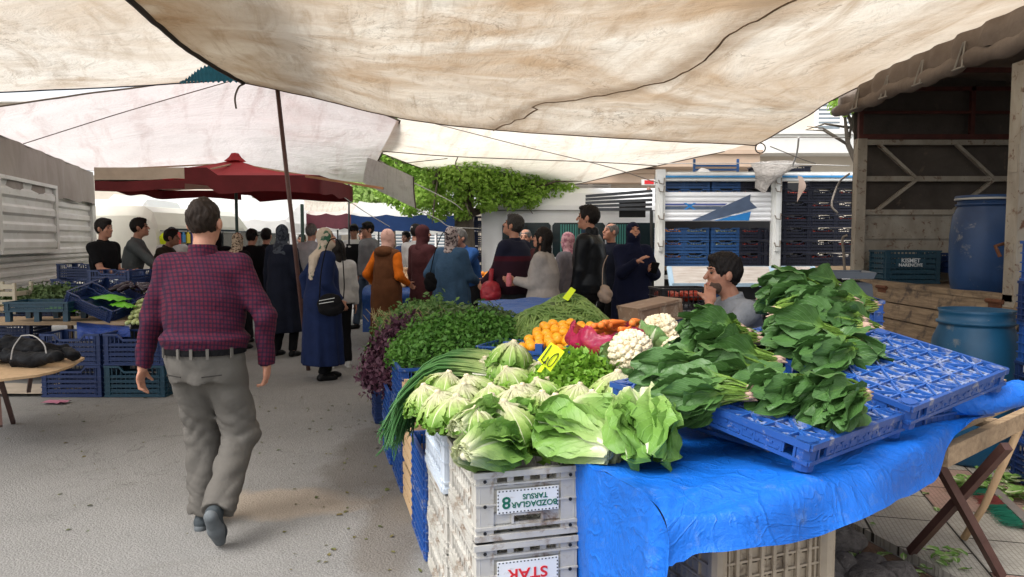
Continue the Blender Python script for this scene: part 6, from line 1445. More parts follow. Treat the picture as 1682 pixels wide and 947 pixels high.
class Vol:
 """list of solids, blended in order; ('c', a, b, ra, rb) capsule, ('e', centre, radii, R) ellipsoid, ('l', zs, rx, ry, cx, cy) lofted trunk; op 'u' union, 's' subtract"""
 def __init__(s): s.p = []
 def c(s, a, b, ra, rb=None, k=.02, cut=0, op='u'): s.p.append(('c', np.array(a, float), np.array(b, float), ra, ra if rb is None else rb, k, cut, op)); return s
 def e(s, c, r, Rm=None, k=.02, op='u'): s.p.append(('e', np.array(c, float), np.array(r, float), None if Rm is None else np.array(Rm), 0, k, 0, op)); return s
 def l(s, prof, k=.02, op='u', fold=0, nf=9, ph=0): s.p.append(('l', np.array(prof, float), None, fold, nf, k, ph, op)); return s
 def bounds(s):
  lo = np.array([9., 9, 9]); hi = -lo
  for p in s.p:
   if p[7] == 's': continue
   if p[0] == 'c': r = max(p[3], p[4]); a = np.minimum(p[1], p[2]) - r; b = np.maximum(p[1], p[2]) + r
   elif p[0] == 'e': r = max(p[2]); a = p[1] - r; b = p[1] + r
   else:
    q = p[1]; a = np.array([(q[:, 3] - q[:, 1]).min(), (q[:, 4] - q[:, 2]).min(), q[:, 0].min()]); b = np.array([(q[:, 3] + q[:, 1]).max(), (q[:, 4] + q[:, 2]).max(), q[:, 0].max()])
   lo = np.minimum(lo, a); hi = np.maximum(hi, b)
  return lo - .03, hi + .03
 def mesh(s, vs, name, mats, noise=0, nsc=14, folds=None):
  lo, hi = s.bounds(); n = np.ceil((hi - lo) / vs).astype(int) + 2; Fd = np.full(n, 1.0, dtype=np.float32)
  ax = [lo[i] + vs * np.arange(n[i]) for i in range(3)]
  for t, a, b, ra, rb, k, cut, op in s.p:
   if t == 'c': r = max(ra, rb); l0, h0 = np.minimum(a, b) - r, np.maximum(a, b) + r
   elif t == 'e': r = max(b); l0, h0 = a - r, a + r
   else: l0 = np.array([(a[:, 3] - a[:, 1]).min(), (a[:, 4] - a[:, 2]).min(), a[:, 0].min()]) - .02; h0 = np.array([(a[:, 3] + a[:, 1]).max(), (a[:, 4] + a[:, 2]).max(), a[:, 0].max()]) + .02
   m = k + 2.5 * vs; w = []
   for i in range(3): w.append(slice(max(0, int((l0[i] - m - lo[i]) / vs)), min(n[i], int((h0[i] + m - lo[i]) / vs) + 2)))
   if any(x.stop <= x.start for x in w): continue
   X, Y, Z = np.meshgrid(ax[0][w[0]], ax[1][w[1]], ax[2][w[2]], indexing='ij')
   if t == 'c':
    ba = b - a; L2 = max(1e-9, ba @ ba); px, py, pz = X - a[0], Y - a[1], Z - a[2]; hh = (px * ba[0] + py * ba[1] + pz * ba[2]) / L2
    h = np.clip(hh, 0, 1); d = np.sqrt((px - ba[0] * h) ** 2 + (py - ba[1] * h) ** 2 + (pz - ba[2] * h) ** 2) - (ra + (rb - ra) * h)
    if cut: d = np.maximum(d, (hh - 1) * math.sqrt(L2))
    if cut == 2: d = np.maximum(d, -hh * math.sqrt(L2))
   elif t == 'e':
    px, py, pz = X - a[0], Y - a[1], Z - a[2]
    if ra is not None: M = ra; px, py, pz = M[0, 0] * px + M[1, 0] * py + M[2, 0] * pz, M[0, 1] * px + M[1, 1] * py + M[2, 1] * pz, M[0, 2] * px + M[1, 2] * py + M[2, 2] * pz
    q = np.sqrt((px / b[0]) ** 2 + (py / b[1]) ** 2 + (pz / b[2]) ** 2); q2 = np.sqrt((px / b[0] ** 2) ** 2 + (py / b[1] ** 2) ** 2 + (pz / b[2] ** 2) ** 2) + 1e-9
    d = q * (q - 1) / q2
   else:
    o = np.argsort(a[:, 0]); q = a[o]; zz = ax[2][w[2]]; f = [np.interp(zz, q[:, 0], q[:, i])[None, None, :] for i in (1, 2, 3, 4)]
    px, py = X - f[2], Y - f[3]
    rad = 1.0
    if ra: 
     th = np.arctan2(py / f[1], px / f[0]); ramp = np.clip((q[-1, 0] - Z) / (q[-1, 0] - q[0, 0]), 0, 1); rad = 1 + ra * ramp * (np.sin(rb * th + cut) + .5 * np.sin((rb * 1.7) * th + 2 + cut + 3 * Z))
    d = (np.sqrt((px / f[0]) ** 2 + (py / f[1]) ** 2) / rad - 1) * np.minimum(f[0], f[1]); d = np.maximum(d, np.maximum(q[0, 0] - Z, Z - q[-1, 0]))
   G = Fd[tuple(w)]
   if op == 'u':
    if k > 0: h = np.maximum(k - np.abs(G - d), 0) / k; R_ = np.minimum(G, d) - h * h * k * .25
    else: R_ = np.minimum(G, d)
   else:
    h = np.maximum(k - np.abs(-G + d) * 1.0, 0) / k if k > 0 else 0; R_ = np.maximum(G, -d)
   Fd[tuple(w)] = R_
  if noise or folds:
   X, Y, Z = np.meshgrid(*ax, indexing='ij', sparse=True)
   if noise:
    wx = np.sin(X * nsc + 1.7 * np.sin(Z * nsc * .8 + Y * nsc * .5)); wy = np.sin(Y * nsc * 1.1 + Z * nsc * .9 + 1.5 * np.sin(X * nsc * 1.2)); wz = np.sin(Z * nsc * 1.6 + 1.6 * np.sin(X * nsc * .9 - Y * nsc * .7))
    Fd += noise * (1 - 1.6 * np.abs(wx * .4 + wy * .3 + wz * .5))
   if folds is not None: Fd += folds(X, Y, Z)
  Fd[0] = Fd[-1] = 1; Fd[:, 0] = Fd[:, -1] = 1; Fd[:, :, 0] = Fd[:, :, -1] = 1
  P, Q = surface_nets(Fd, lo, vs); return np_mesh(name, P, Q, mats)
def skin_m(tone): return mat('skin_%d' % int(tone * 100), (.48 * tone + .05, .245 * tone + .02, .16 * tone + .012), .5, .18, 22, col2=(.42 * tone, .19 * tone, .12 * tone), bump=.1, bscale=200, sss=.08)
M_hair = mat('dark_hair', (.010, .007, .006), .6, .5, 60, bump=.8, bscale=240, stretch=(1, 1, .35), spec=.2)
M_hair_b = mat('brown_hair', (.026, .016, .011), .6, .5, 60, bump=.8, bscale=240, stretch=(1, 1, .35), spec=.2)
M_hair_g = mat('greying_hair', (.12, .11, .10), .6, .6, 70, bump=.8, bscale=220, stretch=(1, 1, .4))
M_eye = mat('eye', (.015, .010, .008), .2, 0, bump=0)
M_lips = mat('lips', (.34, .12, .10), .5, .1, bump=0)
def cloth(name, col, var=.3, **k): return mat('cloth_' + name, tuple(c * .72 for c in col), k.pop('rough', .9), var, k.pop('scale', 7), bump=k.pop('bump', .5), bscale=k.pop('bscale', 34), bdist=.012, spec=.15, sheen=k.pop('sheen', 0), **k)
def vnorm(v): v = np.array(v, float); return v / (np.linalg.norm(v) + 1e-9)
def ik(a, t, l1, l2, hint):
 a, t = np.array(a, float), np.array(t, float); d = t - a; L = np.linalg.norm(d); mx = (l1 + l2) * .998
 if L > mx: t = a + d / L * mx; d = t - a; L = mx
 if L < abs(l1 - l2) + .01: L = abs(l1 - l2) + .01
 x = (l1 * l1 - l2 * l2 + L * L) / (2 * L); h = math.sqrt(max(0, l1 * l1 - x * x)); dn = d / np.linalg.norm(d)
 hv = np.array(hint, float); hv -= dn * (hv @ dn); return a + dn * x + vnorm(hv) * h, t
def person(label, loc, yaw, h=1.72, female=False, tone=.9, top=None, bottom=None, hair='short', hair_m=None, top_m=None, bottom_m=None, shoe_m=None,
           lh=None, rh=None, lhint=(-.3, -1, -.2), rhint=(.3, -1, -.2), lf=(-.10, .0), rf=(.10, .0), lean=0, lean_s=0, head_yaw=0, head_pitch=0, vs=.012, vsc=None, coat=None,
           scarf_m=None, scarf_style=None, face=True, seated=False, sleeve='long', fat=0, vest=None, vest_m=None, cap_m=None, beard=False, group='people at the market', extra=None, fingers=True, curl=.5, body_noise=0, hand_dir=None, hijab_open=True, soles=False, lknee=(0, 1, 0), rknee=(0, 1, 0), lheel=0, rheel=0, glasses=False, ears=True, yoff=0):
 s = h / 1.75; skin = skin_m(tone); t = thing('person', label, 'person', loc, yaw, group)
 vsc = vsc or vs * 1.25
 cl, sl = math.cos(lean), math.sin(lean)
 hipz = .94 * s if not seated else .48 * s
 def B(x, y, z):   # bend the upper body forward about the hip
  zz = z - hipz; return np.array([x + zz * math.sin(lean_s), y * cl + zz * sl + yoff, hipz + zz * cl - y * sl])
 shw = (.185 if not female else .165) * s
 up = (lambda z: hipz + (z - .94) * s)
 hip = [np.array([-.09 * s, 0, hipz - .01]), np.array([.09 * s, 0, hipz - .01])]
 sh = [B(-shw, 0, up(1.405)), B(shw, 0, up(1.405))]; nk = B(0, -.01, up(1.47)); hd0 = B(0, .02, up(1.635))
 dl = B(-shw - .07 * s, .05, up(.86)); dr_ = B(shw + .07 * s, .05, up(.86))
 lw = np.array(lh) * np.array([1, 1, 1]) if lh is not None else dl; rw = np.array(rh) if rh is not None else dr_
 el, lw = ik(sh[0], lw, .29 * s, .26 * s, lhint); er, rw = ik(sh[1], rw, .29 * s, .26 * s, rhint)
 def leg(hp, f, hint, heel):
  if len(f) == 2: f = (f[0], f[1], .09 * s)
  k, a = ik(hp, f, .44 * s, .43 * s, hint); return k, a
 kl, al = leg(hip[0], lf, lknee, lheel); kr, ar = leg(hip[1], rf, rknee, rheel)
 V = Vol(); Wd = fat
 if not female: prof = [(hipz - .07 * s, .15, .105), (hipz + .03 * s, .16 + Wd, .11 + Wd), (up(1.08), .145 + Wd, .10 + Wd * 1.2), (up(1.25), .165 + Wd * .7, .115 + Wd * .6), (up(1.38), .165, .105), (up(1.455), .10, .07)]
 else: prof = [(hipz - .07 * s, .165, .12), (hipz + .03 * s, .165 + Wd, .12 + Wd), (up(1.08), .13 + Wd, .095 + Wd), (up(1.25), .15 + Wd * .7, .12 + Wd * .5), (up(1.38), .145, .10), (up(1.455), .09, .065)]
 pr = []
 for z, rx, ry in prof: c = B(0, 0, z); pr.append((c[2], rx * s, ry * s, c[0], c[1]))
 V.l(pr, .03)
 V.c(sh[0] + (nk - sh[0]) * .1, sh[1] + (nk - sh[1]) * .1, .055 * s, k=.05)
 V.c(nk - np.array([0, 0, .03]), hd0 - np.array([0, .01, .05]) * s, .056 * s, .052 * s, k=.03)
 for a_, e_, w_ in ((sh[0], el, lw), (sh[1], er, rw)): V.c(a_, e_, .048 * s, .038 * s, k=.03); V.c(e_, w_, .038 * s, .026 * s, k=.015)
 for i, (hp, k_, a_) in enumerate(((hip[0], kl, al), (hip[1], kr, ar))): V.c(hp, k_, .08 * s, .055 * s, k=.03); V.c(k_, a_, .054 * s, .038 * s, k=.02)
 Rh = (Matrix.Rotation(head_yaw, 3, 'Z') @ Matrix.Rotation(-head_pitch, 3, 'X')); Rn = np.array(Rh); hs = s * (1.0 if not female else .95)
 def Hd(x, y, z): return hd0 + Rn @ (np.array([x, y, z]) * hs)
 V.e(Hd(0, -.012, .022), np.array([.074, .094, .098]) * hs, Rn, .02); V.e(Hd(0, .030, -.052), np.array([.054, .060, .062]) * hs, Rn, .03)
 V.e(Hd(0, .074, -.088), np.array([.024, .018, .018]) * hs, Rn, .02)
 if face:
  V.c(Hd(0, .088, .018), Hd(0, .108, -.020), .009 * hs, .0135 * hs, .01); V.c(Hd(-.035, .074, .034), Hd(.035, .074, .034), .012 * hs, k=.012)
  for sx in (-1, 1): V.e(Hd(.030 * sx, .094, .012), np.array([.018, .014, .012]) * hs, Rn, .008, 's'); V.e(Hd(.038 * sx, .062, -.02), np.array([.022, .022, .02]) * hs, Rn, .02)
  V.e(Hd(0, .088, -.054), np.array([.024, .010, .010]) * hs, Rn, .008)
 if ears and scarf_m is None:
  for sx in (-1, 1): V.e(Hd(.082 * sx, -.008, -.004), np.array([.012, .020, .032]) * hs, Rn, .006)
 def hand(w, e, side, hd=None, cu=curl):
  d = vnorm(np.array(w) - np.array(e)) if hd is None else vnorm(hd); lat = np.cross(d, [0, 1, 0]) if abs(d[1]) < .8 else np.cross(d, [0, 0, 1]); lat = vnorm(np.cross(d, np.cross(vnorm([0, 1, 0]) if abs(d[1]) < .8 else np.array([0, 0, 1.]), d)))
  nrm = vnorm(np.cross(d, lat)) * side      # palm side
  if nrm @ np.array([-side * 1.0, 0, 0]) < 0 and abs(d[2]) > .5: nrm = -nrm
  pc = w + d * .045 * s; V.e(pc, np.array([.040, .048, .016]) * s, np.stack([lat, d, nrm], 1), .012)
  for i in range(4):
   b0 = w + d * .082 * s + lat * (.028 - .0185 * i) * s; L = [.072, .080, .075, .058][i] * s * .5; a1 = cu * (.5 + .08 * i)
   d1 = d * math.cos(a1) + nrm * math.sin(a1); m = b0 + d1 * L; d2 = d * math.cos(a1 * 2.4) + nrm * math.sin(a1 * 2.4)
   V.c(b0 - d * .02 * s, m, .0092 * s, .0086 * s, .004); V.c(m, m + d2 * L * .9, .0085 * s, .0068 * s, .003)
  tb_ = w + d * .03 * s + lat * .034 * s; d1 = vnorm(d * .8 + lat * .5 + nrm * .4); V.c(tb_, tb_ + d1 * .038 * s, .013 * s, .0105 * s, .008); V.c(tb_ + d1 * .038 * s, tb_ + d1 * .038 * s + vnorm(d1 + nrm * .5) * .028 * s, .010 * s, .008 * s, .003)
 if fingers: hand(lw, el, -1, hand_dir[0] if hand_dir else None); hand(rw, er, 1, hand_dir[1] if hand_dir else None)
 obj('body', V.mesh(vs, 'body', skin), t)
 if face:
  b = MB()
  for sx in (-1, 1): 
   c = Hd(.030 * sx, .083, .012); b.lathe([(0, -.008 * hs), (.007 * hs, -.004 * hs), (.008 * hs, 0), (.007 * hs, .004 * hs), (0, .008 * hs)], 8, c=c)
  b.obj('eyes', M_eye, t, smooth=True)
 hm = hair_m or M_hair
 G = Vol()
 if hair in ('short', 'crop', 'long', 'buzz', 'balding') and scarf_m is None:
  th = {'short': .010, 'crop': .007, 'long': .016, 'buzz': .006, 'balding': .005}[hair]
  G.e(Hd(0, -.018, .030), np.array([.074 + th, .094 + th, .098 + th]) * hs, Rn, .01)
  if hair == 'short': G.e(Hd(0, .045, .098), np.array([.058, .050, .030]) * hs, Rn, .02); G.e(Hd(0, -.01, .08), np.array([.074, .085, .058]) * hs, Rn, .02)
  if hair == 'long':
   G.c(Hd(-.055, -.045, .0), Hd(-.085, -.06, -.20), .040 * hs, .03 * hs, .03); G.c(Hd(.055, -.045, .0), Hd(.075, -.06, -.22), .040 * hs, .035 * hs, .03); G.c(Hd(0, -.075, .0), Hd(0, -.105, -.33), .050 * hs, .035 * hs, .03)
   G.c(Hd(.06, .01, -.02), Hd(.10, .05, -.30), .018 * hs, .016 * hs, .02)
   G.c(Hd(-.06, .01, -.02), Hd(-.10, .05, -.28), .018 * hs, .016 * hs, .02)
  G.e(Hd(0, .105, -.035), np.array([.078, .090, .088]) * hs, Rn, 0, 's')
  if hair == 'balding': G.e(Hd(0, .04, .12), np.array([.06, .09, .05]) * hs, Rn, 0, 's')
  if hair != 'long': G.e(Hd(0, -.02, -.112 if hair != 'crop' else -.10), np.array([.13, .14, .055]) * hs, Rn, 0, 's'); 
  for sx in (-1, 1): G.e(Hd(.088 * sx, .004, -.030), np.array([.028, .042, .050]) * hs, Rn, 0, 's')
  nz_ = lambda X, Y, Z: .0045 * np.sin(X * 190 + 2 * np.sin(Z * 60)) * np.sin(Y * 170 + 2 * np.sin(X * 70)) + .003 * np.sin(X * 60 + Y * 45) * np.sin(Z * 50 + Y * 30)
  obj('hair', G.mesh(vs * .8, 'hair', hm, folds=nz_), t)
 if face:
  b = MB()
  for sx in (-1, 1): b.tube([Hd(.048 * sx, .072, .034), Hd(.033 * sx, .086, .040), Hd(.014 * sx, .089, .035)], [.002 * hs, .0042 * hs, .0035 * hs], 6)
  b.obj('eyebrows', hm, t, smooth=True)
  b = MB(); b.tube([Hd(-.021, .090, -.055), Hd(-.008, .097, -.0525), Hd(0, .098, -.054), Hd(.008, .097, -.0525), Hd(.021, .090, -.055)], [.002 * hs, .005 * hs, .0055 * hs, .005 * hs, .002 * hs], 6); b.obj('lips', M_lips, t, smooth=True)
 if beard:
  G = Vol(); G.e(Hd(0, .030, -.052), np.array([.057, .063, .065]) * hs, Rn, .01); G.e(Hd(0, .074, -.088), np.array([.027, .021, .021]) * hs, Rn, .02); G.e(Hd(0, .10, -.040), np.array([.030, .04, .022]) * hs, Rn, 0, 's'); G.e(Hd(0, .02, .055), np.array([.12, .13, .090]) * hs, Rn, 0, 's')
  obj('beard', G.mesh(vs * .7, 'beard', mat('stubble', (.085, .050, .034), .8, .4, 80, bump=.5, bscale=300)), t)
 if glasses:
  b = MB()
  for sx in (-1, 1):
   c = Hd(.032 * sx, .105, .010); b.tube([c + Rn @ (np.array([.024 * math.cos(a), 0, .019 * math.sin(a)]) * hs) for a in np.linspace(0, 6.283, 17)], .0016, 5); b.tube([Hd(.056 * sx, .10, .014), Hd(.078 * sx, .0, .012)], .0018, 5)
  b.tube([Hd(-.009, .107, .014), Hd(.009, .107, .014)], .0016, 5); b.obj('glasses', M_ink_black, t, smooth=True)
 if cap_m is not None:
  G = Vol(); G.e(Hd(0, -.014, .045), np.array([.086, .104, .088]) * hs, Rn, .01); G.e(Hd(0, 0, -.035), np.array([.2, .2, .055]) * hs, Rn, 0, 's'); G.e(Hd(0, .10, .030), np.array([.065, .07, .010]) * hs, Rn, .008)
  obj('cap', G.mesh(vs * .8, 'cap', cap_m), t)
 if scarf_m is not None:
  G = Vol(); G.e(Hd(0, -.014, .026), np.array([.088, .108, .113]) * hs, Rn, .02); G.e(Hd(0, .012, -.065), np.array([.078, .085, .075]) * hs, Rn, .03)
  G.c(Hd(0, -.02, -.05), B(0, -.01, up(1.46)), .075 * s, .085 * s, .03)
  if scarf_style == 'long':
   G.l([(B(0, 0, up(1.20))[2], .16 * s, .10 * s, B(0, 0, up(1.2))[0], B(0, -.03, up(1.2))[1]), (B(0, 0, up(1.38))[2], .185 * s, .125 * s, B(0, 0, up(1.38))[0], B(0, 0, up(1.38))[1]), (B(0, 0, up(1.50))[2], .09 * s, .09 * s, B(0, 0, up(1.5))[0], B(0, 0, up(1.5))[1])], .03, fold=.06, nf=7)
  elif scarf_style == 'tail': G.l([(B(0, 0, up(1.16))[2], .05 * s, .02 * s, B(.06, -.15, up(1.16))[0], B(0, -.15, up(1.16))[1]), (B(0, 0, up(1.42))[2], .10 * s, .06 * s, B(0.02, -.11, up(1.42))[0], B(0, -.11, up(1.42))[1]), (up(1.50) if not lean else B(0, 0, up(1.5))[2], .075 * s, .075 * s, B(0, -.03, up(1.5))[0], B(0, -.03, up(1.5))[1])], .03, fold=.1)
  else: G.e(B(0, 0, up(1.43)), (.13 * s, .10 * s, .055 * s), None, .04)
  if hijab_open: G.e(Hd(0, .115, -.012), np.array([.056, .065, .074]) * hs, Rn, 0, 's')
  obj('headscarf', G.mesh(vs, 'headscarf', scarf_m, .0035, 26), t)
 off = .014 * s
 tm = top_m or cloth('grey', (.2, .2, .2)); bm_ = bottom_m or cloth('black', (.012, .012, .014))
 if bottom is not None or coat is None:
  G = Vol(); wz = hipz + .04 * s
  ex = .0 if bottom != 'baggy' else .018
  G.l([(hipz - .12 * s, .155 * s + off, .115 * s + off, 0, 0 + yoff), (hipz + .0 * s, (.158 + Wd * .8) * s + off * .6, (.115 + Wd * .9) * s + off * .6, 0, yoff), (wz, (.155 + Wd) * s + off * .4, (.11 + Wd) * s + off * .4, B(0, 0, wz)[0], B(0, 0, wz)[1])], .03)
  for hp, k_, a_ in ((hip[0], kl, al), (hip[1], kr, ar)):
   G.c(hp, k_, (.092 + ex) * s, (.072 + ex) * s, .03); e_ = a_ + (a_ - k_) / np.linalg.norm(a_ - k_) * .012; G.c(k_, e_, (.072 + ex) * s, (.056 + ex * 1.1) * s, .03, cut=1)
  f = None
  if body_noise: f = lambda X, Y, Z: body_noise * .5 * (np.exp(-((Z - .17) / .09) ** 2) + .8 * np.exp(-((Z - .52) / .10) ** 2)) * (1 - 2.2 * np.abs(np.sin(Z * 58 + 2.5 * np.sin(X * 22 + Z * 9) + Y * 15))) + body_noise * np.clip((hipz + .03 - Z) * 6, 0, 1) * ((1 - 2 * np.abs(np.sin(Z * 27 + 2.2 * np.sin(X * 13) + Y * 9))) * .5 + (1 - 2 * np.abs(np.sin(X * 24 + Z * 8 + 2 * np.sin(Z * 11)))) * .8)
  obj('trousers', G.mesh(vsc, 'trousers', bm_, .003, 15, f), t)
 G = Vol()
 sl_r = .018 * s
 def sleeves(G, ex=0.0, to=1.0):
  for a_, e_, w_ in ((sh[0], el, lw), (sh[1], er, rw)):
   if sleeve == 'short': m = a_ + (e_ - a_) * .72; G.c(a_, m, (.064 + ex) * s, (.062 + ex) * s, .03, cut=1)
   else: G.c(a_, e_, (.066 + ex) * s, (.056 + ex) * s, .03); G.c(e_, w_ - (w_ - e_) * .02, (.056 + ex) * s, (.040 + ex) * s, .025, cut=1)
 if coat is None:
  hemz = hipz - (.05 * s if top != 'tucked' else -.035 * s)
  prt = []
  for z, rx, ry in prof:
   if z < hemz: z = hemz
   c = B(0, 0, z); g = .026 if top != 'loose' else .045
   if top == 'tucked' and z <= hemz + .001: g = .012
   prt.append((c[2], (rx + g) * s, (ry + g) * s, c[0], c[1]))
  if top == 'tucked': c = B(0, 0, hemz + .07 * s); prt.insert(2, (c[2], (.165 + Wd + .034) * s, (.12 + Wd + .034) * s, c[0], c[1]))
  prt = sorted({round(q[0], 4): q for q in prt}.values()); prt[-1] = (prt[-1][0] + .012, prt[-1][1] * .85, prt[-1][2] * .85, prt[-1][3], prt[-1][4])
  G.l(prt, .03); G.c(sh[0] * .9 + nk * .1, sh[1] * .9 + nk * .1, .070 * s, k=.05); sleeves(G, .012 if top == 'loose' else 0)
  G.c(nk - np.array([0, 0, .02]), nk + (hd0 - nk) * .22, .070 * s, .066 * s, .01, cut=1)
  f = None
  if body_noise: f = lambda X, Y, Z: body_noise * ((1 - 2 * np.abs(np.sin(Z * 21 + 2.5 * np.sin(X * 9) + Y * 12))) * .45 + (1 - 2 * np.abs(np.sin(X * 17 + Z * 12 + 2 * np.sin(Z * 9 + X * 7)))) * .45)
  obj('top', G.mesh(vsc, 'top', tm, .003, 13, f), t)
 else:
  hz = coat
  c0 = B(0, 0, up(1.455)); pc_ = [(hz, (.235 + Wd) * s, (.185 + Wd) * s, 0, yoff), (hz + (hipz - hz) * .55, (.215 + Wd) * s, (.165 + Wd) * s, 0, yoff), (hipz + .02, (.195 + Wd) * s, (.15 + Wd) * s, 0, yoff)]
  for z, rx, ry in ((up(1.1), .168 + Wd, .128 + Wd), (up(1.25), .18 + Wd * .7, .138 + Wd * .6), (up(1.38), .178, .125), (up(1.47), .10, .08)): c = B(0, 0, z); pc_.append((c[2], rx * s, ry * s, c[0], c[1]))
  if female is False or vest: pc_[0] = (hz, (.21 + Wd) * s, (.16 + Wd) * s, 0, yoff); pc_[1] = (pc_[1][0], (.20 + Wd) * s, (.15 + Wd) * s, 0, yoff)
  pc_ = sorted(pc_); G.l(pc_, .03, fold=.045 if hz < .6 else .02, nf=8, ph=label.__len__())
  G.c(sh[0] * .9 + nk * .1, sh[1] * .9 + nk * .1, .078 * s, k=.05)
  if not vest: sleeves(G, .014)
  G.c(nk - np.array([0, 0, .02]), nk + (hd0 - nk) * .25, .078 * s, .074 * s, .01, cut=1)
  obj('coat', G.mesh(vsc, 'coat', tm, .004, 11), t)
  if vest:
   G = Vol(); sleeves(G, .006); G.c(sh[0], sh[1], .062 * s, k=.02); obj('sleeves', G.mesh(vsc, 'sleeves', vest_m, .004, 16), t)
 sm = shoe_m or cloth('shoe_black', (.012, .012, .013), rough=.5)
 for (a_, k_, heel, nm) in ((al, kl, lheel, 'shoe'), (ar, kr, rheel, 'shoe')):
  G = Vol(); c_, s_ = math.cos(heel), math.sin(heel)     # heel: foot pitched toe-down about the ankle
  def Ft(x, y, z): return a_ + np.array([x, y * c_ + z * s_, -y * s_ + z * c_]) * s
  G.c(Ft(0, -.035, -.052), Ft(0, .11, -.060), .035 * s, .036 * s, .02); G.c(Ft(0, .10, -.060), Ft(0, .155, -.066), .036 * s, .026 * s, .02); G.c(Ft(0, -.02, -.05), Ft(0, .0, .0), .036 * s, .036 * s, .02, cut=1)
  o = obj(nm, G.mesh(max(.008, vs * .9), 'shoe', sm), t)
  G = Vol()
  G.c(Ft(0, -.04, -.078), Ft(0, .07, -.078), .034 * s, .038 * s, .01); G.c(Ft(0, .06, -.078), Ft(0, .15, -.078), .042 * s, .030 * s, .01)
  n_ = vnorm(Ft(0, 0, -1) - Ft(0, 0, 0))
  pl = Ft(0, 0, -.072); G2 = G
  obj('sole', G.mesh(max(.008, vs * .9), 'sole', mat('grey_sole', (.12, .135, .145), .8, .3, 20, bump=.3) if soles or not shoe_m else mat('pale_sole', (.6, .6, .58), .7)), o) if soles or shoe_m else None
 t['_'] = 0; del t['_']
 if extra: extra(t, dict(sh=sh, el=el, er=er, lw=lw, rw=rw, B=B, up=up, s=s, hipz=hipz, Hd=Hd, nk=nk))
 return t, dict(lw=lw, rw=rw, el=el, er=er, sh=sh, s=s, hipz=hipz)
def W_(t, p): return Matrix.Translation(t.location) @ Matrix.Rotation(t.rotation_euler.z, 4, 'Z') @ Vector(p)
# -- patterned cloth
def plaid():
 t = NT('checked_shirt'); v = t.mapping((1, 1, 1)); x, y, z = t.sep(v)
 def line(c, per, w, soft=.12):
  f = t.math('FRACT', t.math('DIVIDE', c, per)); d = t.math('ABSOLUTE', t.math('SUBTRACT', f, .5)); return t.ramp(d, [(w - soft * .5, 1), (w + soft * .5, 0)])
 ax = t.math('ADD', x, t.math('MULTIPLY', y, .8))
 l1 = line(ax, .0215, .20); l2 = line(t.math('ADD', z, t.math('MULTIPLY', y, .25)), .0215, .20)
 red = t.mix(t.ramp(t.noise(9, 3), [(.4, 0), (.7, 1)]), (.092, .008, .024), (.072, .008, .027)); nav = (.006, .006, .022)
 c = t.mix(t.math('MULTIPLY', l1, .62), red, nav); c = t.mix(t.math('MULTIPLY', l2, .62), c, nav)
 return t.bsdf(c, .85, .25, t.noise(9, 5, .6, .5), .5, .03)
def pattern(name, base, spots, sc=60, thr=.45, third=None):
 t = NT(name); g = t.n('ShaderNodeTexVoronoi'); g.inputs['Scale'].default_value = sc; t.L(t.coord(), g.inputs['Vector'])
 n = t.noise(sc * .5, 3, .6); c = t.mix(t.ramp(n, [(thr, 0), (thr + .06, 1)]), base, spots)
 if third: c = t.mix(t.ramp(g.outputs['Distance'], [(.25, 1), (.32, 0)]), c, third)
 return t.bsdf(c, .85, .2, t.noise(14, 4, .6), .3, .01)
M_plaid = plaid()
M_leopard = pattern('leopard_scarf', (.46, .36, .26), (.06, .035, .02), 75, .50, (.50, .42, .32))
M_floral = pattern('floral_scarf', (.34, .29, .28), (.05, .035, .04), 60, .48, (.45, .36, .34))
M_dkscarf = pattern('dark_grey_scarf', (.045, .052, .065), (.015, .017, .025), 50, .5)
M_multi = pattern('green_beige_scarf', (.46, .38, .30), (.035, .11, .07), 14, .52, (.5, .42, .34))
M_pinksc = pattern('pink_scarf', (.55, .33, .27), (.42, .24, .19), 30, .55)
M_pinkfl = pattern('pink_floral_scarf', (.50, .28, .30), (.30, .12, .16), 40, .5)
M_bluecoat = cloth('navy_blue', (.014, .027, .090)); M_bluesteel = cloth('steel_blue', (.055, .115, .20)); M_black = cloth('black', (.0075, .0075, .009)); M_navyblack = cloth('navy_black', (.010, .013, .026)); M_maroon_c = cloth('maroon', (.075, .022, .024))
M_trouser = cloth('taupe', (.17, .157, .14), .14, scale=3, bump=.7, bscale=11); M_brown_c = cloth('rust_brown', (.16, .062, .026)); M_orange_c = cloth('orange', (.85, .19, .012)); M_leather = cloth('black_leather', (.014, .016, .019), rough=.32, bscale=30, bump=.3, sheen=0)
M_greyT = cloth('grey_marl', (.30, .32, .35)); M_hoodie = cloth('cream_grey', (.52, .48, .45)); M_greyshirt = cloth('slate', (.13, .145, .15)); M_jeans = cloth('jeans', (.075, .11, .16)); M_lightT = cloth('pale_grey', (.46, .45, .46)); M_white_c = cloth('white', (.68, .66, .63)); M_olive = cloth('olive', (.06, .05, .035)); M_navyhij = cloth('deep_navy', (.012, .016, .048)); M_bluework = cloth('work_blue', (.03, .10, .30)); M_darkgrey = cloth('dark_grey', (.045, .047, .05))
M_sneaker = cloth('white_sneaker', (.72, .72, .70), rough=.6)
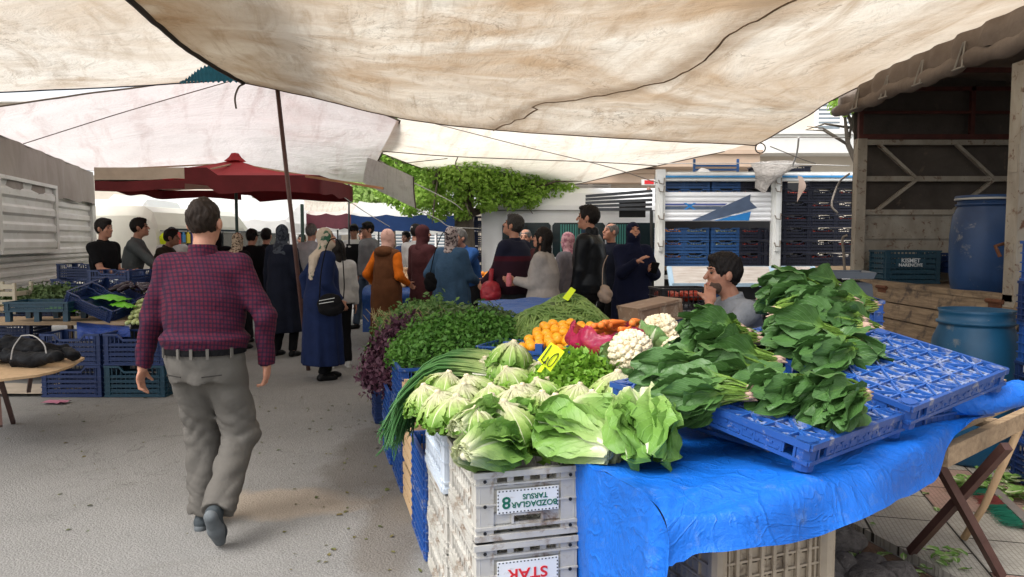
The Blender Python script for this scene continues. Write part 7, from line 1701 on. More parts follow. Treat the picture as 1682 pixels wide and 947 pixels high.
# -- people
def gp(px, D): return Vector(((px - 841) / F * D, D, 0))
PI = math.pi
ex = 3.72
def main_extra(t, k):
 s = k['s']; hz = k['hipz']
 b = MB(); n = 40; rx, ry = .178 * s + .03, .132 * s + .034
 rows = [[(rx * math.cos(2 * PI * j / n), ry * math.sin(2 * PI * j / n), hz + .036 + dz) for j in range(n + 1)] for dz in (-.012, .018)]
 b.grid(rows); b.obj('belt', M_black, t, smooth=True)
 b = MB()
 b = MB()
 for a in (-1.9, -1.2, -1.57, -2.5, -.6): b = MB(); b.box(((rx + .004) * math.cos(a), (ry + .004) * math.sin(a), hz + .035), (.014, .008, .05), Matrix.Rotation(a + PI / 2, 3, 'Z')); b.obj('belt_loop', M_trouser, t)
 b = MB()
 for sx in (-1, 1): b = MB(); b.bar((sx * .05, -ry - .009, hz - .075), (sx * .135, -ry + .030, hz - .070), .004, .006); b.obj('pocket_seam', cloth('seam', (.06, .055, .05)), t)
 G = Vol().c(k['nk'] + np.array([0, -.004, -.03]), k['nk'] + np.array([0, .0, .052]), .078 * s, .068 * s, .01, cut=1); obj('shirt_collar', G.mesh(.007, 'collar', M_plaid), t)
man, mk = person('man walking away in a dark red and navy checked shirt and grey trousers', gp(333, ex), 0, 1.70, False, .92, 'tucked', 'baggy', 'crop', M_hair_b, M_plaid, M_trouser, cloth('blue_grey_shoe', (.075, .09, .10), rough=.8),
 lh=(-.35, .03, .80), rh=(.29, .06, .865), lhint=(-.9, -.5, 0), rhint=(1, -.4, 0), lf=(-.065, .08, .085), rf=(.125, -.20, .20), rknee=(.12, 1, 0), lean=.03, head_yaw=-.04, vs=.0075, vsc=.0085, fat=.030, body_noise=.0065, extra=main_extra, face=True, soles=True, rheel=1.0, lheel=.0, curl=.8, group=None, yoff=.0)
person('young man in a black T-shirt with folded forearms behind the stacked crates', gp(171, 9.2), -PI / 2 - .2, 1.76, tone=.72, top='tight', hair='short', top_m=M_black, bottom_m=M_black, sleeve='short', lh=(-.10, .30, 1.10), rh=(.12, .36, 1.10), group='people at the market')
person('man in a slate grey shirt reaching forward beside the man in black', gp(214, 9.9), -PI / 2 + .25, 1.80, tone=.72, hair='short', top_m=M_greyshirt, bottom_m=M_darkgrey, lh=(-.15, .48, 1.08), rh=(.14, .52, 1.03), lean=.16, head_pitch=-.1)
person('smiling man in an olive shirt bending behind the checked shirt man', gp(254, 10.6), -PI / 2 + .1, 1.70, tone=.6, hair='short', top_m=M_olive, bottom_m=M_black, sleeve='short', lean=.35, lh=(-.1, .6, .95), rh=(.1, .6, .95), head_pitch=-.05)
person('person in a pale shirt half hidden behind the checked shirt man', gp(284, 12.2), PI + .5, 1.70, tone=.7, hair='short', top_m=M_white_c, bottom_m=M_black)
person('woman in black with a leopard print headscarf', gp(389, 10.2), -.4, 1.60, True, top_m=M_black, coat=.15, scarf_m=M_leopard, scarf_style='tail', head_yaw=.9)
person('person in black with a black cap seen from behind beside the leopard scarf', gp(414, 10.8), -.2, 1.66, True, top_m=M_black, coat=.5, hair='short', cap_m=M_black)
person('person dressed in black standing left of the woman in the dark coat', gp(438, 11.8), -.1, 1.68, False, top_m=M_black, hair='short', bottom_m=M_black)
person('person in black close behind the checked shirt man', gp(357, 11.4), .3, 1.66, True, top_m=M_black, coat=.3, scarf_m=M_black, hijab_open=True)
person('woman in a long blackish navy coat and dark patterned headscarf, left of the brown pole', gp(463, 9.55), -.35, 1.70, True, top_m=M_navyblack, coat=.32, bottom='x', bottom_m=M_black, scarf_m=M_dkscarf, scarf_style='long', head_yaw=.5, lh=(-.30, .10, .86), rh=(.27, .1, .86), lf=(-.11, 0), rf=(.14, 0), fat=.03)
navyw, nk_ = person('stout woman in a royal navy coat with green and beige headscarf', gp(528, 7.95), -1.0, 1.635, True, tone=.85, top_m=M_bluecoat, coat=.17, bottom='x', bottom_m=M_black, scarf_m=M_multi, scarf_style='tail', head_yaw=-.5, lh=(-.22, -.10, .86), rh=(.22, .12, .86), lhint=(-1, -.6, 0), fat=.055, lf=(-.06, .06), rf=(.10, -.04), vs=.011, head_pitch=-.2, lean=.06)
person('slim person in black trousers and pale top partly hidden behind the navy coat woman', gp(556, 8.7), .4, 1.50, True, top_m=M_white_c, hair='long', bottom_m=M_black, shoe_m=M_sneaker, top='loose')
person('man in a pale grey T-shirt between the dark coat woman and the navy coat woman', gp(512, 10.9), -.2, 1.74, tone=.75, hair='buzz', hair_m=M_hair_g, top_m=M_lightT, bottom_m=M_darkgrey, sleeve='short')
person('man in a black vest over white sleeves walking towards the camera', gp(582, 13.2), PI + .1, 1.78, tone=.7, hair='short', top_m=M_white_c, coat=None, bottom_m=M_jeans, shoe_m=M_sneaker, cap_m=M_black, extra=lambda t, k: vest_on(t, k, M_black)) if False else None
def vest_on(m):
 def f(t, k):
  G = Vol(); B, up, s = k['B'], k['up'], k['s']; pr = []
  for z, rx, ry in ((.90, .19, .145), (1.1, .18, .14), (1.3, .195, .15), (1.42, .17, .12)): c = B(0, 0, up(z)); pr.append((c[2], rx * s, ry * s, c[0], c[1]))
  G.l(pr, .02); obj('vest', G.mesh(.015, 'vest', m, .003, 14), t)
 return f
person('man in a black vest over pale sleeves walking towards the camera', gp(582, 13.4), PI + .1, 1.78, tone=.7, hair='short', top_m=M_white_c, bottom_m=cloth('pale_jeans', (.22, .27, .32)), shoe_m=M_sneaker, cap_m=M_black, extra=vest_on(M_black), rf=(.12, .12))
person('man in a grey jacket and black cap walking beside the man in the vest', gp(606, 12.6), PI - .9, 1.80, tone=.7, hair='short', top_m=cloth('mid_grey', (.24, .24, .24)), bottom_m=M_jeans, cap_m=M_black, lf=(-.1, -.12), rf=(.1, .2), top='loose')
person('dark haired man behind the grey jacket walker', gp(597, 14.6), PI, 1.72, tone=.65, hair='short', top_m=M_black, bottom_m=M_black)
person('woman in a rust brown quilted vest with orange sleeves and pink headscarf', gp(634, 9.35), -.55, 1.64, True, top_m=M_brown_c, coat=.30, vest=True, vest_m=M_orange_c, bottom='x', bottom_m=M_black, scarf_m=M_pinksc, scarf_style=None, fat=.03, head_yaw=-.25, lh=(-.27, .12, .92), shoe_m=M_sneaker, rh=(.2, .2, .95), lean=.05,
       extra=lambda t, k: obj('hood', Vol().e(k['B'](0, -.07, k['up'](1.45)), (.13, .10, .075), None, .02).e(k['B'](0, -.02, k['up'](1.47)), (.10, .09, .06), None, .03).mesh(.012, 'hood', M_brown_c, .003, 20), t))
person('woman in a maroon hooded coat behind the blue coat woman', gp(694, 9.7), -.7, 1.70, True, top_m=M_maroon_c, coat=.45, bottom='x', bottom_m=M_black, scarf_m=M_maroon_c, head_yaw=-.5, rh=(.20, .22, 1.0))
person('person in white with a white cap behind the maroon hood', gp(683, 11.2), -.3, 1.74, True, top_m=M_white_c, hair='short', bottom_m=M_black, cap_m=M_white_c)
bluew, bk = person('woman in a steel blue coat with a brown floral headscarf and black strap', gp(741, 8.9), -.5, 1.66, True, top_m=M_bluesteel, coat=.55, bottom='x', bottom_m=M_black, scarf_m=M_floral, head_yaw=.1, lh=(-.24, .16, .98), lhint=(-.6, -1, -.2), rh=(.18, .3, 1.0), fat=.05, vs=.011)
person('grey haired man in glasses and a work blue shirt bending over the far stall', gp(778, 10.1), PI - .75, 1.70, tone=.75, hair='short', hair_m=M_hair_g, top_m=M_bluework, bottom_m=M_black, lean=.38, head_pitch=-.35, glasses=True, lh=(-.1, .55, .95), rh=(.1, .55, .95))
sweat, sk = person('stocky man in a navy and maroon sweater holding a red bag, seen from behind left', gp(845, 8.3), .55, 1.79, tone=.9, hair='short', hair_m=mat('salt_hair', (.028, .024, .021), .6, .5, 60, bump=.8, bscale=220), top_m=None, bottom_m=M_darkgrey, lh=(-.18, .32, 1.02), rh=(.08, .34, 1.0), lhint=(-1, -.3, 0), fat=.03, head_pitch=-.32, head_yaw=.55, vs=.010, top='loose') if False else (None, None)
def sweater():
 t = NT('navy_maroon_sweater'); x, y, z = t.sep(t.coord()); m = t.ramp(t.math('ADD', z, 0), [(.0, 0), (1, 1)])
 f = t.n('ShaderNodeMapRange'); t.L(z, f.inputs[0]); f.inputs[1].default_value = 1.325; f.inputs[2].default_value = 1.335
 g = t.n('ShaderNodeMapRange'); t.L(z, g.inputs[0]); g.inputs[1].default_value = 1.27; g.inputs[2].default_value = 1.28
 c = t.mix(f.outputs[0], (.055, .008, .016), (.011, .013, .030)); c0 = t.mix(g.outputs[0], (.026, .009, .017), c); return t.bsdf(c0, .9, .2, t.noise(160, 3), .3, .003)
sweat, sk = person('stocky man in a navy and maroon sweater holding a red bag beside the girl', gp(845, 8.3), .95, 1.78, tone=.9, hair='short', hair_m=mat('salt_hair', (.028, .024, .021), .6, .5, 60, bump=.8, bscale=220), top_m=sweater(), bottom_m=M_darkgrey, lh=(-.12, .34, 1.02), rh=(.10, .34, 1.0), lhint=(-.35, -1, -.4), fat=.03, head_pitch=-.32, head_yaw=.25, vs=.010, top='loose')
girl, gk = person('girl with long black hair, glasses and a cream hoodie, looking left', gp(893, 7.75), 1.25, 1.63, True, tone=1.0, hair='long', top_m=M_hoodie, bottom_m=M_jeans, top='loose', lh=(-.06, .30, 1.08), rh=(.10, .31, 1.05), rhint=(.6, -1, -.3), glasses=True, head_pitch=-.10, vs=.009, fat=.03)
person('woman in a pink floral headscarf half hidden behind the leather jacket', gp(934, 9.3), .9, 1.60, True, top_m=cloth('grey_mauve', (.22, .2, .22)), coat=.5, scarf_m=M_pinkfl)
tall, tk = person('tall young man with a quiff in a black leather jacket over a blue shirt', gp(968, 7.9), 1.15, 1.86, tone=.9, hair='short', top_m=M_leather, bottom_m=M_black, top='loose', lh=(-.2, .12, .84), rh=(.24, .04, .88), head_yaw=.15, head_pitch=-.08, vs=.009, fat=.015,
       extra=lambda t, k: (obj('shirt_collar', Vol().c(k['nk'] + np.array([0, .03, -.05]), k['nk'] + np.array([0, .045, .06]), .062, .06, .01, cut=1).e(k['B'](0, .095, k['up'](1.36)), (.05, .045, .12), None, .02).mesh(.010, 'shirt', cloth('denim_blue', (.06, .10, .16))), t),
                           obj('jacket_collar', Vol().c(k['nk'] + np.array([-.05, .0, -.02]), k['nk'] + np.array([-.05, .0, .045]), .05, .04, .01).c(k['nk'] + np.array([.05, .0, -.02]), k['nk'] + np.array([.05, .0, .045]), .05, .04, .01).c(k['nk'] + np.array([0, -.04, -.02]), k['nk'] + np.array([0, -.05, .045]), .05, .04, .02).mesh(.010, 'collar', M_leather), t)))
person('balding man with a pale strap looking down behind the leather jacket', gp(1004, 9.6), PI / 2 + .5, 1.72, tone=.85, hair='balding', hair_m=M_hair_g, top_m=M_navyblack, bottom_m=M_black, head_pitch=-.2, extra=vest_on(M_white_c) if False else None)
hij, hk = person('woman in a deep navy robe and headscarf counting something in her hands', gp(1039, 8.6), PI + .15, 1.71, True, tone=.95, top_m=M_navyhij, coat=.12, scarf_m=M_navyhij, scarf_style='long', lh=(-.12, .27, 1.17), rh=(.04, .32, 1.27), lhint=(-.55, -.3, -1), rhint=(.55, -.3, -1), head_pitch=-.35, fat=.045, vs=.009)
person('vendor in dark blue standing behind the far fruit stall', gp(668, 14.0), PI - .4, 1.66, tone=.45, hair='short', top_m=cloth('mid_navy', (.02, .04, .10)), bottom_m=M_black, lh=(-.1, .35, 1.0))
person('man far back with a bald head between the pole and the navy coat woman', gp(497, 14.2), PI, 1.62, tone=.8, hair='buzz', top_m=M_lightT, bottom_m=M_black)
person('woman in white far back beside the brown pole', gp(487, 15.5), .3, 1.62, True, top_m=M_white_c, scarf_m=M_white_c, bottom_m=M_black)
person('heavy customer facing the camera beyond the sweater man', gp(868, 9.8), PI - .3, 1.66, tone=.85, hair='balding', hair_m=M_hair_g, top_m=M_maroon_c, bottom_m=M_black, lean=.2)
seat = Vector((at(1236, 500, 4.5).x, 4.5, 0))
vend, vk = person('seated bearded young man in a grey T-shirt resting his chin on his hand', seat + Vector((.02, 0, .145)), PI / 2 + .12, 1.76, tone=.72, hair='short', top_m=M_greyT, bottom_m=M_darkgrey, seated=True, sleeve='short', lean=.28, beard=True, lf=(-.14, .42, .09), rf=(.14, .42, .09), lknee=(0, 1, .6), rknee=(0, 1, .6),
       lh=(-.10, .335, .985), rh=(.16, .60, .80), lhint=(-.7, .1, -1), rhint=(.6, -.3, -.7), head_yaw=-.05, head_pitch=-.02, vs=.0075, vsc=.010, group='people at the market', hand_dir=((.5, -.25, .75), (-.2, 1, -.2)))
t = thing('stool', 'low wooden stool under the seated vendor', 'stool', (seat.x, seat.y, .0)); b = MB(); b.box((0, 0, .56), (.38, .36, .04)); b.obj('seat', M_wood_x, t)
for sx in (-1, 1):
 for sy in (-1, 1): b = MB(); b.bar((sx * .15, sy * .14, 0), (sx * .14, sy * .13, .54), .04); b.obj('leg', M_wood_x, t)
b = MB(); wv = W_(vend, vk['rw']); b.lathe([(.033, -.008), (.036, 0), (.033, .008)], 16); o = b.obj('wristwatch', M_ink_black, None, smooth=True); o.location = wv; o.rotation_euler = (R(80), 0, R(20)); tag(o, 'black wristwatch on the arm of the seated vendor', 'watch')
def soft_bag(name, label, cat, loc, rad, m, seed=0, strap=None, rz=0, sm=.006, noise=.010):
 G = Vol().e((0, 0, 0), rad, None, .02).e((0, 0, -rad[2] * .35), (rad[0] * .98, rad[1] * 1.05, rad[2] * .62), None, .03)
 t = thing(name, label, cat, loc, rz); obj('bag', G.mesh(.009, 'bag', m, noise, 26), t)
 if strap:
  b = MB(); P = catmull([tuple(Vector(p)) for p in strap], 24); b.tube([tuple(Matrix.Rotation(-rz, 4, 'Z') @ (Vector(p) - Vector(loc))) for p in P], sm, 6); b.obj('strap', m, t, smooth=True)
 return t
bp = at(543, 500, 7.62); soft_bag('shoulder_bag', 'black shoulder bag on the hip of the navy coat woman', 'bag', bp, (.150, .06, .125), M_black, 1, [bp + Vector((-.12, .02, .06)), bp + Vector((-.10, .06, .38)), bp + Vector((-.04, .16, .66)), bp + Vector((.06, .22, .62)), bp + Vector((.13, .06, .25)), bp + Vector((.13, .02, .06))], -.25)
b = MB(); b.bar(bp + Vector((-.10, -.068, .045)), bp + Vector((.06, -.074, .075)), .004, .006); b.bar(bp + Vector((-.10, -.070, .015)), bp + Vector((.05, -.076, .04)), .004, .006); o = b.obj('zip', mat('zip_silver', (.6, .6, .58), .3, metal=.7))
o.parent = None; tag(o, 'silver double zip on the black shoulder bag', 'zip')
bp = at(707, 462, 8.55); soft_bag('shoulder_bag', 'black bag at the left side of the steel blue coat', 'bag', bp, (.07, .05, .12), M_black, 2, [bp + Vector((0, 0, .1)), bp + Vector((.06, -.02, .35)), bp + Vector((.14, .08, .56)), bp + Vector((.20, .2, .54))], .2)
bp = at(806, 478, 8.0); red = soft_bag('carrier_bag', 'thin red plastic bag of produce hanging from the sweater man\'s hands', 'bag', bp, (.115, .10, .125), mat('thin_red_film', (.50, .035, .055), .3, .35, 14, bump=.6, bscale=30, bdist=.02, transl=.3), 3, [bp + Vector((0, 0, .1)), bp + Vector((.005, 0, .17)), bp + Vector((.01, .02, .24))], 0, .028, .008)
bp = at(994, 482, 7.7); soft_bag('handbag', 'beige leather handbag beside the leather jacket man\'s hand', 'bag', bp, (.07, .05, .10), mat('beige_leather', (.34, .25, .19), .5, .3, 12, bump=.4), 4, [bp + Vector((-.03, 0, .08)), bp + Vector((-.02, .03, .28)), bp + Vector((.03, .06, .40))], 0)
wr = W_(girl, gk['lw']) + Vector((-.06, -.02, .01)); b = MB(); b.lathe([(0, -.07), (.028, -.07), (.03, -.06), (.03, .03), (.022, .055), (.02, .07), (0, .07)], 14); o = b.obj('drink_can', mat('pink_pack', (.62, .16, .18), .4, .4, 30, bump=0), smooth=True); o.location = wr; tag(o, 'small pink bottle held by the girl in the cream hoodie', 'bottle')
wr = W_(hij, hk['lw']) + Vector((.03, -.08, .03)); b = MB(); b.box((0, 0, 0), (.085, .02, .13)); b.box((0, -.012, 0), (.07, .004, .11)); o = b.obj('purse', M_black); o.location = wr; o.rotation_euler = (.4, .2, .1); tag(o, 'black purse in the hands of the navy robed woman', 'purse')
# -- right middle ground
o = thing('plastic_crate', 'brown plastic crate standing tilted behind the cauliflowers', 'crate', at(1070, 522, 4.35) - Vector((0, 0, .02)), Euler((0, R(-9), R(24))))
b = MB(); w, d, h = .29, .20, .115
for sx in (-1, 1): b.box((sx * w / 2, 0, h / 2), (.012, d, h))
for sy in (-1, 1):
 b.box((0, sy * d / 2, h / 2), (w, .008, h)); b.box((0, sy * (d / 2 + .006), h - .008), (w + .02, .014, .016)); b.box((0, sy * (d / 2 + .006), .008), (w + .02, .014, .016))
 for x in (-.145, -.135, 0, .135, .145): b.box((x, sy * (d / 2 + .006), h / 2), (.012, .012, h))
b.box((0, 0, h - .002), (w + .02, d + .01, .006)); b.obj('body', M_brown_crate, o)
o = crate('blue', (at(1068, 540, 4.35).x, 4.4, .765), R(10), 'blue crate under the tilted brown crate', None); o.scale = (1, .8, .8)
for k in range(4): crate('navy', (at(1118, 500, 5.9).x, 5.95, .005 + .235 * k), R(8), f'navy crate behind the seated vendor, {["lowest", "second", "third", "fourth"][k]} of the stack under the tomatoes', 'crates stacked behind the seated vendor')
p = at(1118, 508, 5.85); t = thing('plastic_crate', 'black crate of tomatoes behind the seated vendor', 'crate', (p.x, 5.9, .96), R(8)); b = crate_bm(.40, .30, .17, 3, notch=False); b.obj('body', mat('black_plastic', (.012, .012, .013), .4), t)
me = fruit_fill(90, .34, .24, .10, .03, 8); me.materials.append(M_tomato); o = obj('tomatoes', me, t); o['kind'] = 'stuff'
crate('navy_teal', (at(1084, 470, 8.2).x, 8.9, .005), 0, 'teal crate at the feet behind the navy robed woman, bottom', 'crates beside the navy robed woman'); crate('navy_teal', (at(1084, 470, 8.2).x, 8.9, .28), 0, 'teal crate behind the navy robed woman, middle', 'crates beside the navy robed woman'); crate('navy_teal', (at(1084, 470, 8.2).x, 8.9, .555), 0, 'teal crate behind the navy robed woman, top of its stack', 'crates beside the navy robed woman')
o = crate('truck', (at(1172, 460, 9.6).x, 9.6, .72), 0, 'small blue crate hanging under the side boards of the blue white truck', None)
for k in range(7): crate('navy', ((797 - 841) / F * 14.2, 14.1, .005 + .28 * k), R(90), f'dark crate stacked beside the tree trunk, {["lowest", "second", "third", "fourth", "fifth", "sixth", "topmost"][k]}', 'dark crates beside the tree trunk')
def scale_():
 c = at(1372, 489, 4.15); z = c.z; rz = R(-14)
 t = thing('shop_scale', 'dark grey price scale with weighing pan standing on blue crates behind the spinach', 'scale', (c.x - .02, 4.2, z), rz)
 Mg = mat('scale_grey', (.055, .065, .08), .45, .15, 8, bump=.05)
 b = MB(); b.prism([(-.08, 0), (.21, 0), (.20, .085), (.17, .095), (-.06, .095), (-.08, .085)], -.14, .14); b.obj('housing', Mg, t)
 b = MB(); b.prism([(-.22, 0), (-.082, 0), (-.082, .088), (-.16, .088)], -.14, .13); b.obj('keyboard_housing', Mg, t)
 b = MB(); b.bar((-.205, -.0, .036), (-.168, 0, .082), .004, .22, (0, 1, 0)); b.obj('display', mat('display_film', (.20, .22, .14), .3, .4, 40, col2=(.30, .10, .06), bump=0), t)
 b = MB(); b.prism([(-.20, .115), (.20, .115), (.215, .15), (.205, .15), (.19, .125), (-.19, .125), (-.205, .15), (-.215, .15)], -.17, .16)
 for y in (-.172, .162): b.prism([(-.20, .115), (.20, .115), (.215, .15), (-.215, .15)], y, y + .01)
 b.obj('pan', Mg, t)
 b = MB(); b.box((0, 0, .105), (.12, .12, .02)); b.obj('pan_post', M_black_metal, t)
 for (x, z_, w_, h_, m) in ((-.035, .025, .035, .02, mat('sticker_cyan', (.02, .35, .65), .4, bump=0)), (.068, .070, .07, .025, mat('sticker_silver', (.5, .55, .52), .4, bump=0)), (.065, .03, .017, .022, mat('sticker_silver', (.5, .55, .52), .4, bump=0)), (.14, .035, .036, .018, mat('sticker_pink', (.70, .05, .12), .4, bump=0))):
  b = MB(); b.box((x, -.1415, z_), (w_, .002, h_)); b.obj('sticker', m, t)
 for k in range(2):
  o = thing('plastic_crate', ['blue crate with white figures directly under the scale', 'blue crate second below the scale'][k], 'crate', (c.x + .03, 4.25, z - .215 * (k + 1)), rz, 'blue crates under the scale')
  b = crate_bm(.46, .34, .21, 4, notch=False, dense=True); b.box((0, -.174, .12), (.26, .004, .07)); b.obj('body', M_blue, o)
  if k == 0: text('lettering', '382', .055, Matrix.Translation((.06, -.178, .122)) @ Matrix.Rotation(PI / 2, 4, 'X'), M_ink_white, o, 1.1); text('lettering', 'EL', .022, Matrix.Translation((.135, -.178, .14)) @ Matrix.Rotation(PI / 2, 4, 'X'), M_ink_white, o)
 for k in (2, 3): crate('blue', (c.x + .03, 4.25, .005 + .24 * (k - 2)), rz, f'blue crate at the {["foot", "middle"][k - 2]} of the scale stack', 'blue crates under the scale')
scale_()
for k in range(6):
 o = crate('blue' if k % 2 else 'navy', (3.31, 4.25, .05 + .242 * k), R(-4 + k), f'blue crate at the right picture edge, {["first", "second", "third", "fourth", "fifth", "top"][k]} from the ground', 'blue crates stacked at the right edge')
 o.scale = (1.25, 1.1, 1) if k % 2 else (.95, 1, .9)
white_crate(Vector((3.05, 3.75, .05)), R(-20), 'white crate standing on the pavement by the right picture edge', None)
o, _ = sheet('paper_bag', [[at(1118, 540, 4.0), at(1150, 524, 4.1), at(1200, 530, 4.1)], [at(1120, 552, 3.9), at(1160, 540, 3.9), at(1210, 548, 3.9)], [at(1125, 575, 3.8), at(1165, 570, 3.75), at(1215, 575, 3.8)]], mat('white_film', (.75, .76, .78), .4, bump=0), 20, 16, .02, 6, 2)
tag(o, 'white plastic bag spread in front of the seated vendor', 'plastic bag')
t = thing('yellow_flower_sprigs', 'yellow flowering sprigs lying on the white bag by the vendor', 'flowers'); c = at(1190, 542, 3.86); rr = random.Random(3); b = MB(); f_ = MB()
for i in range(26):
 p = c + Vector((rr.uniform(-.10, .08), rr.uniform(-.05, .05), 0)); q = p + Vector((rr.uniform(-.05, .05), rr.uniform(-.03, .03), rr.uniform(.01, .05))); b.tube([p, q], [.0015, .001], 4)
 for j in range(4): e = q + Vector((rr.uniform(-.012, .012), rr.uniform(-.012, .012), rr.uniform(-.01, .01))); f_.box(e, (.008, .008, .004), Matrix.Rotation(rr.uniform(0, 3), 3, 'X'))
b.obj('stems', M_herb, t); f_.obj('petals', mat('petal_yellow', (.75, .50, .02), .7, bump=0), t)
# -- left stall
gl = 'crates of the left stall'
def ncrate(px, D, z, lab, kind='navy', rz=0, sc=(1, 1, 1), rx=0, ry=0, dx=0):
 o = crate(kind, ((px - 841) / F * D + dx, D, z), rz, lab, gl, rx=rx, ry=ry); o.scale = sc; return o
ncrate(129, 7.2, .004, 'navy crate on the asphalt in the left front stack, lower one', sc=(1.02, 1, 1.12)); ncrate(129, 7.2, .31, 'navy crate with notched rim on top of the left front stack', sc=(1.02, 1, 1.12))
ncrate(231, 7.2, .004, 'teal crate on the asphalt beside the checked shirt man', 'navy_teal', sc=(1.15, 1, 1.12)); ncrate(231, 7.2, .31, 'navy crate above the teal one beside the checked shirt man', sc=(1.02, 1, 1.12))
ncrate(20, 8.0, .40, 'navy crate at the left picture edge behind the jackets', sc=(1.0, 1, .9)); ncrate(20, 8.0, .13, 'lower navy crate at the left picture edge', sc=(1.0, 1, .95))
ncrate(192, 8.7, .93, 'blue crate with pale lettering standing on the left stall before the vendors', 'navy', sc=(.86, 1, .85)) 
o = text('lettering', 'AHMET', .07, Matrix.Translation(((192 - 841) / F * 8.7, 8.7 - .2, 1.03)) @ Matrix.Rotation(PI / 2, 4, 'X'), M_ink_white); 
LET = o
ncrate(128, 9.0, .80, 'dark crate between the ribbed truck and the lettered crate, lower', sc=(.8, 1, .9)); ncrate(135, 9.3, 1.0, 'dark crate between the ribbed truck and the lettered crate, upper', sc=(.75, 1, .8)); ncrate(218, 9.1, .93, 'dark crate right of the lettered crate', sc=(.5, 1, .8))
ncrate(60, 8.3, .62, 'navy crate with pale cabbage under the ribbed truck', sc=(1.1, 1, .5))
t = thing('stall_table', 'rough wooden table carrying the left stall', 'table'); b = MB()
b.box((-4.75, 7.75, .66), (1.6, .5, .04)); b.box((-4.9, 8.6, .76), (2.3, 1.2, .04)); b.obj('tabletop', M_wood_x, t)
for x in (-5.4, -4.2):
 for y in (7.6, 9.0): b = MB(); b.bar((x, y, 0), (x, y, .64), .05); b.obj('leg', M_wood, t)
t = thing('plastic_crate', 'teal grey crate standing on its feet on the left stall table', 'crate', ((80 - 841) / F * 7.6, 7.55, .69), R(3), gl); b = crate_bm(.62, .40, .10, 2, notch=False, dense=True); b.xf(Matrix.Translation((0, 0, .10))); b.obj('body', M_teal_crate, t); b = MB()
for sx in (-1, 0, 1):
 for sy in (-1, 1): b = MB(); b.box((sx * .28, sy * .17, .05), (.05, .05, .10)); b.obj('foot', M_teal_crate, t)
ncrate(160, 7.7, .80, 'slanted navy crate facing the aisle on the left stall, near one', sc=(.9, 1.1, .5), ry=R(24), rx=R(10)); ncrate(185, 8.05, .86, 'slanted navy crate facing the aisle on the left stall, far one', sc=(.9, 1.1, .45), ry=R(22), rx=R(10))
def veg_pile(name, label, cat, c, n, rx, ry, hz, mm, Ls, rad, seed):
 rr = random.Random(seed); b = MB()
 for i in range(n):
  a = rr.uniform(0, 6.28); q = math.sqrt(rr.random()); p = Vector(c) + Vector((rx * q * math.cos(a), ry * q * math.sin(a), hz * (1 - q * q) + rr.uniform(0, .01))); d = Vector((rr.uniform(-1, 1), rr.uniform(-.4, .4), rr.uniform(-.2, .2))).normalized() * rr.uniform(*Ls)
  b.tube([p - d / 2, p - d * .4, p, p + d * .4, p + d / 2], [rad * .3, rad * .8, rad, rad * .85, rad * .3], 8)
 o = b.obj(name, mm, smooth=True); tag(o, label, cat); return o
M_zuc = mat('pale_zucchini', (.36, .42, .16), .45, .4, 30, col2=(.50, .55, .28), bump=.1); M_aub = mat('aubergine_skin', (.018, .008, .018), .2, .3, 10, bump=0)
for i in range(34):
 rr = random.Random(100 + i); row = i // 7; k = i % 7
 b = MB(); L = rr.uniform(.10, .14); b.tube([(-L / 2, 0, 0), (-L * .42, 0, 0), (0, 0, .004), (L * .42, 0, 0), (L / 2, 0, 0)], [.012, .022, .026, .024, .010], 8)
 o = b.obj('zucchini', M_zuc, smooth=True); o.location = (-3.93 + .062 * k - .02 * row, 7.55 + .10 * row, .66 + .045 * row + .012 * (k % 2)); o.rotation_euler = (0, rr.uniform(-.3, .3), R(75) + rr.uniform(-.4, .4))
 tag(o, f'pale zucchini on the left stall, {["front", "second", "third", "fourth", "back"][row]} row, {["first", "second", "third", "fourth", "fifth", "sixth", "seventh"][k]} from the left', 'zucchini', 'zucchini on the left stall')
for i in range(12):
 rr = random.Random(200 + i); b = MB(); b.tube([(-.09, 0, 0), (-.08, 0, 0), (0, 0, .005), (.06, 0, 0), (.085, 0, 0), (.10, 0, 0)], [.01, .026, .032, .026, .014, .005], 8)
 o = b.obj('aubergine', M_aub, smooth=True); o.location = (-4.28 + .085 * (i % 6), 8.0 + .13 * (i // 6), .99 + .02 * (i // 6)); o.rotation_euler = (0, rr.uniform(-.4, .4), rr.uniform(0, 3))
 tag(o, f'aubergine behind the slanted crates, {["front", "back"][i // 6]} row, {["first", "second", "third", "fourth", "fifth", "sixth"][i % 6]} from the left', 'aubergine', 'aubergines on the left stall')
M_gfilm = mat('lime_film', (.16, .55, .02), .35, .25, 8, bump=.4, bscale=20, bdist=.02, transl=.2)
for (px, py, D_, w_, lab) in ((183, 487, 7.8, .34, 'lime green plastic bag on the slanted crates'), (202, 500, 7.7, .22, 'small lime green bag nearer the zucchini'), (105, 505, 7.5, .30, 'lime green bag on the teal grey crate')):
 c = at(px, py, D_); b = MB(); rows = [[tuple(c + Vector(((j / 9 - .5) * w_, (i / 7 - .5) * w_ * .8, .04 * math.sin(PI * i / 7) * math.sin(PI * j / 9) + .018 * vnoise((i * 1.3, j * 1.1, px), 1) - .03 * (j / 9)))) for j in range(10)] for i in range(8)]
 b.grid(rows); tag(b.obj('plastic_bag', M_gfilm, smooth=True), lab, 'plastic bag')
o, _ = sheet('tarpaulin', [[at(126, 528, 7.5), at(165, 532, 7.5), at(212, 536, 7.5)], [at(126, 535, 7.3), at(168, 548, 7.25), at(213, 540, 7.3)], [at(127, 556, 7.25), at(168, 556, 7.22), at(214, 552, 7.25)]], tarp_mat('blue_tarpaulin_left', (.008, .045, .26)), 24, 18, .02, 8, 3); tag(o, 'blue tarpaulin scrap hanging on the left stall over the navy crates', 'tarpaulin')
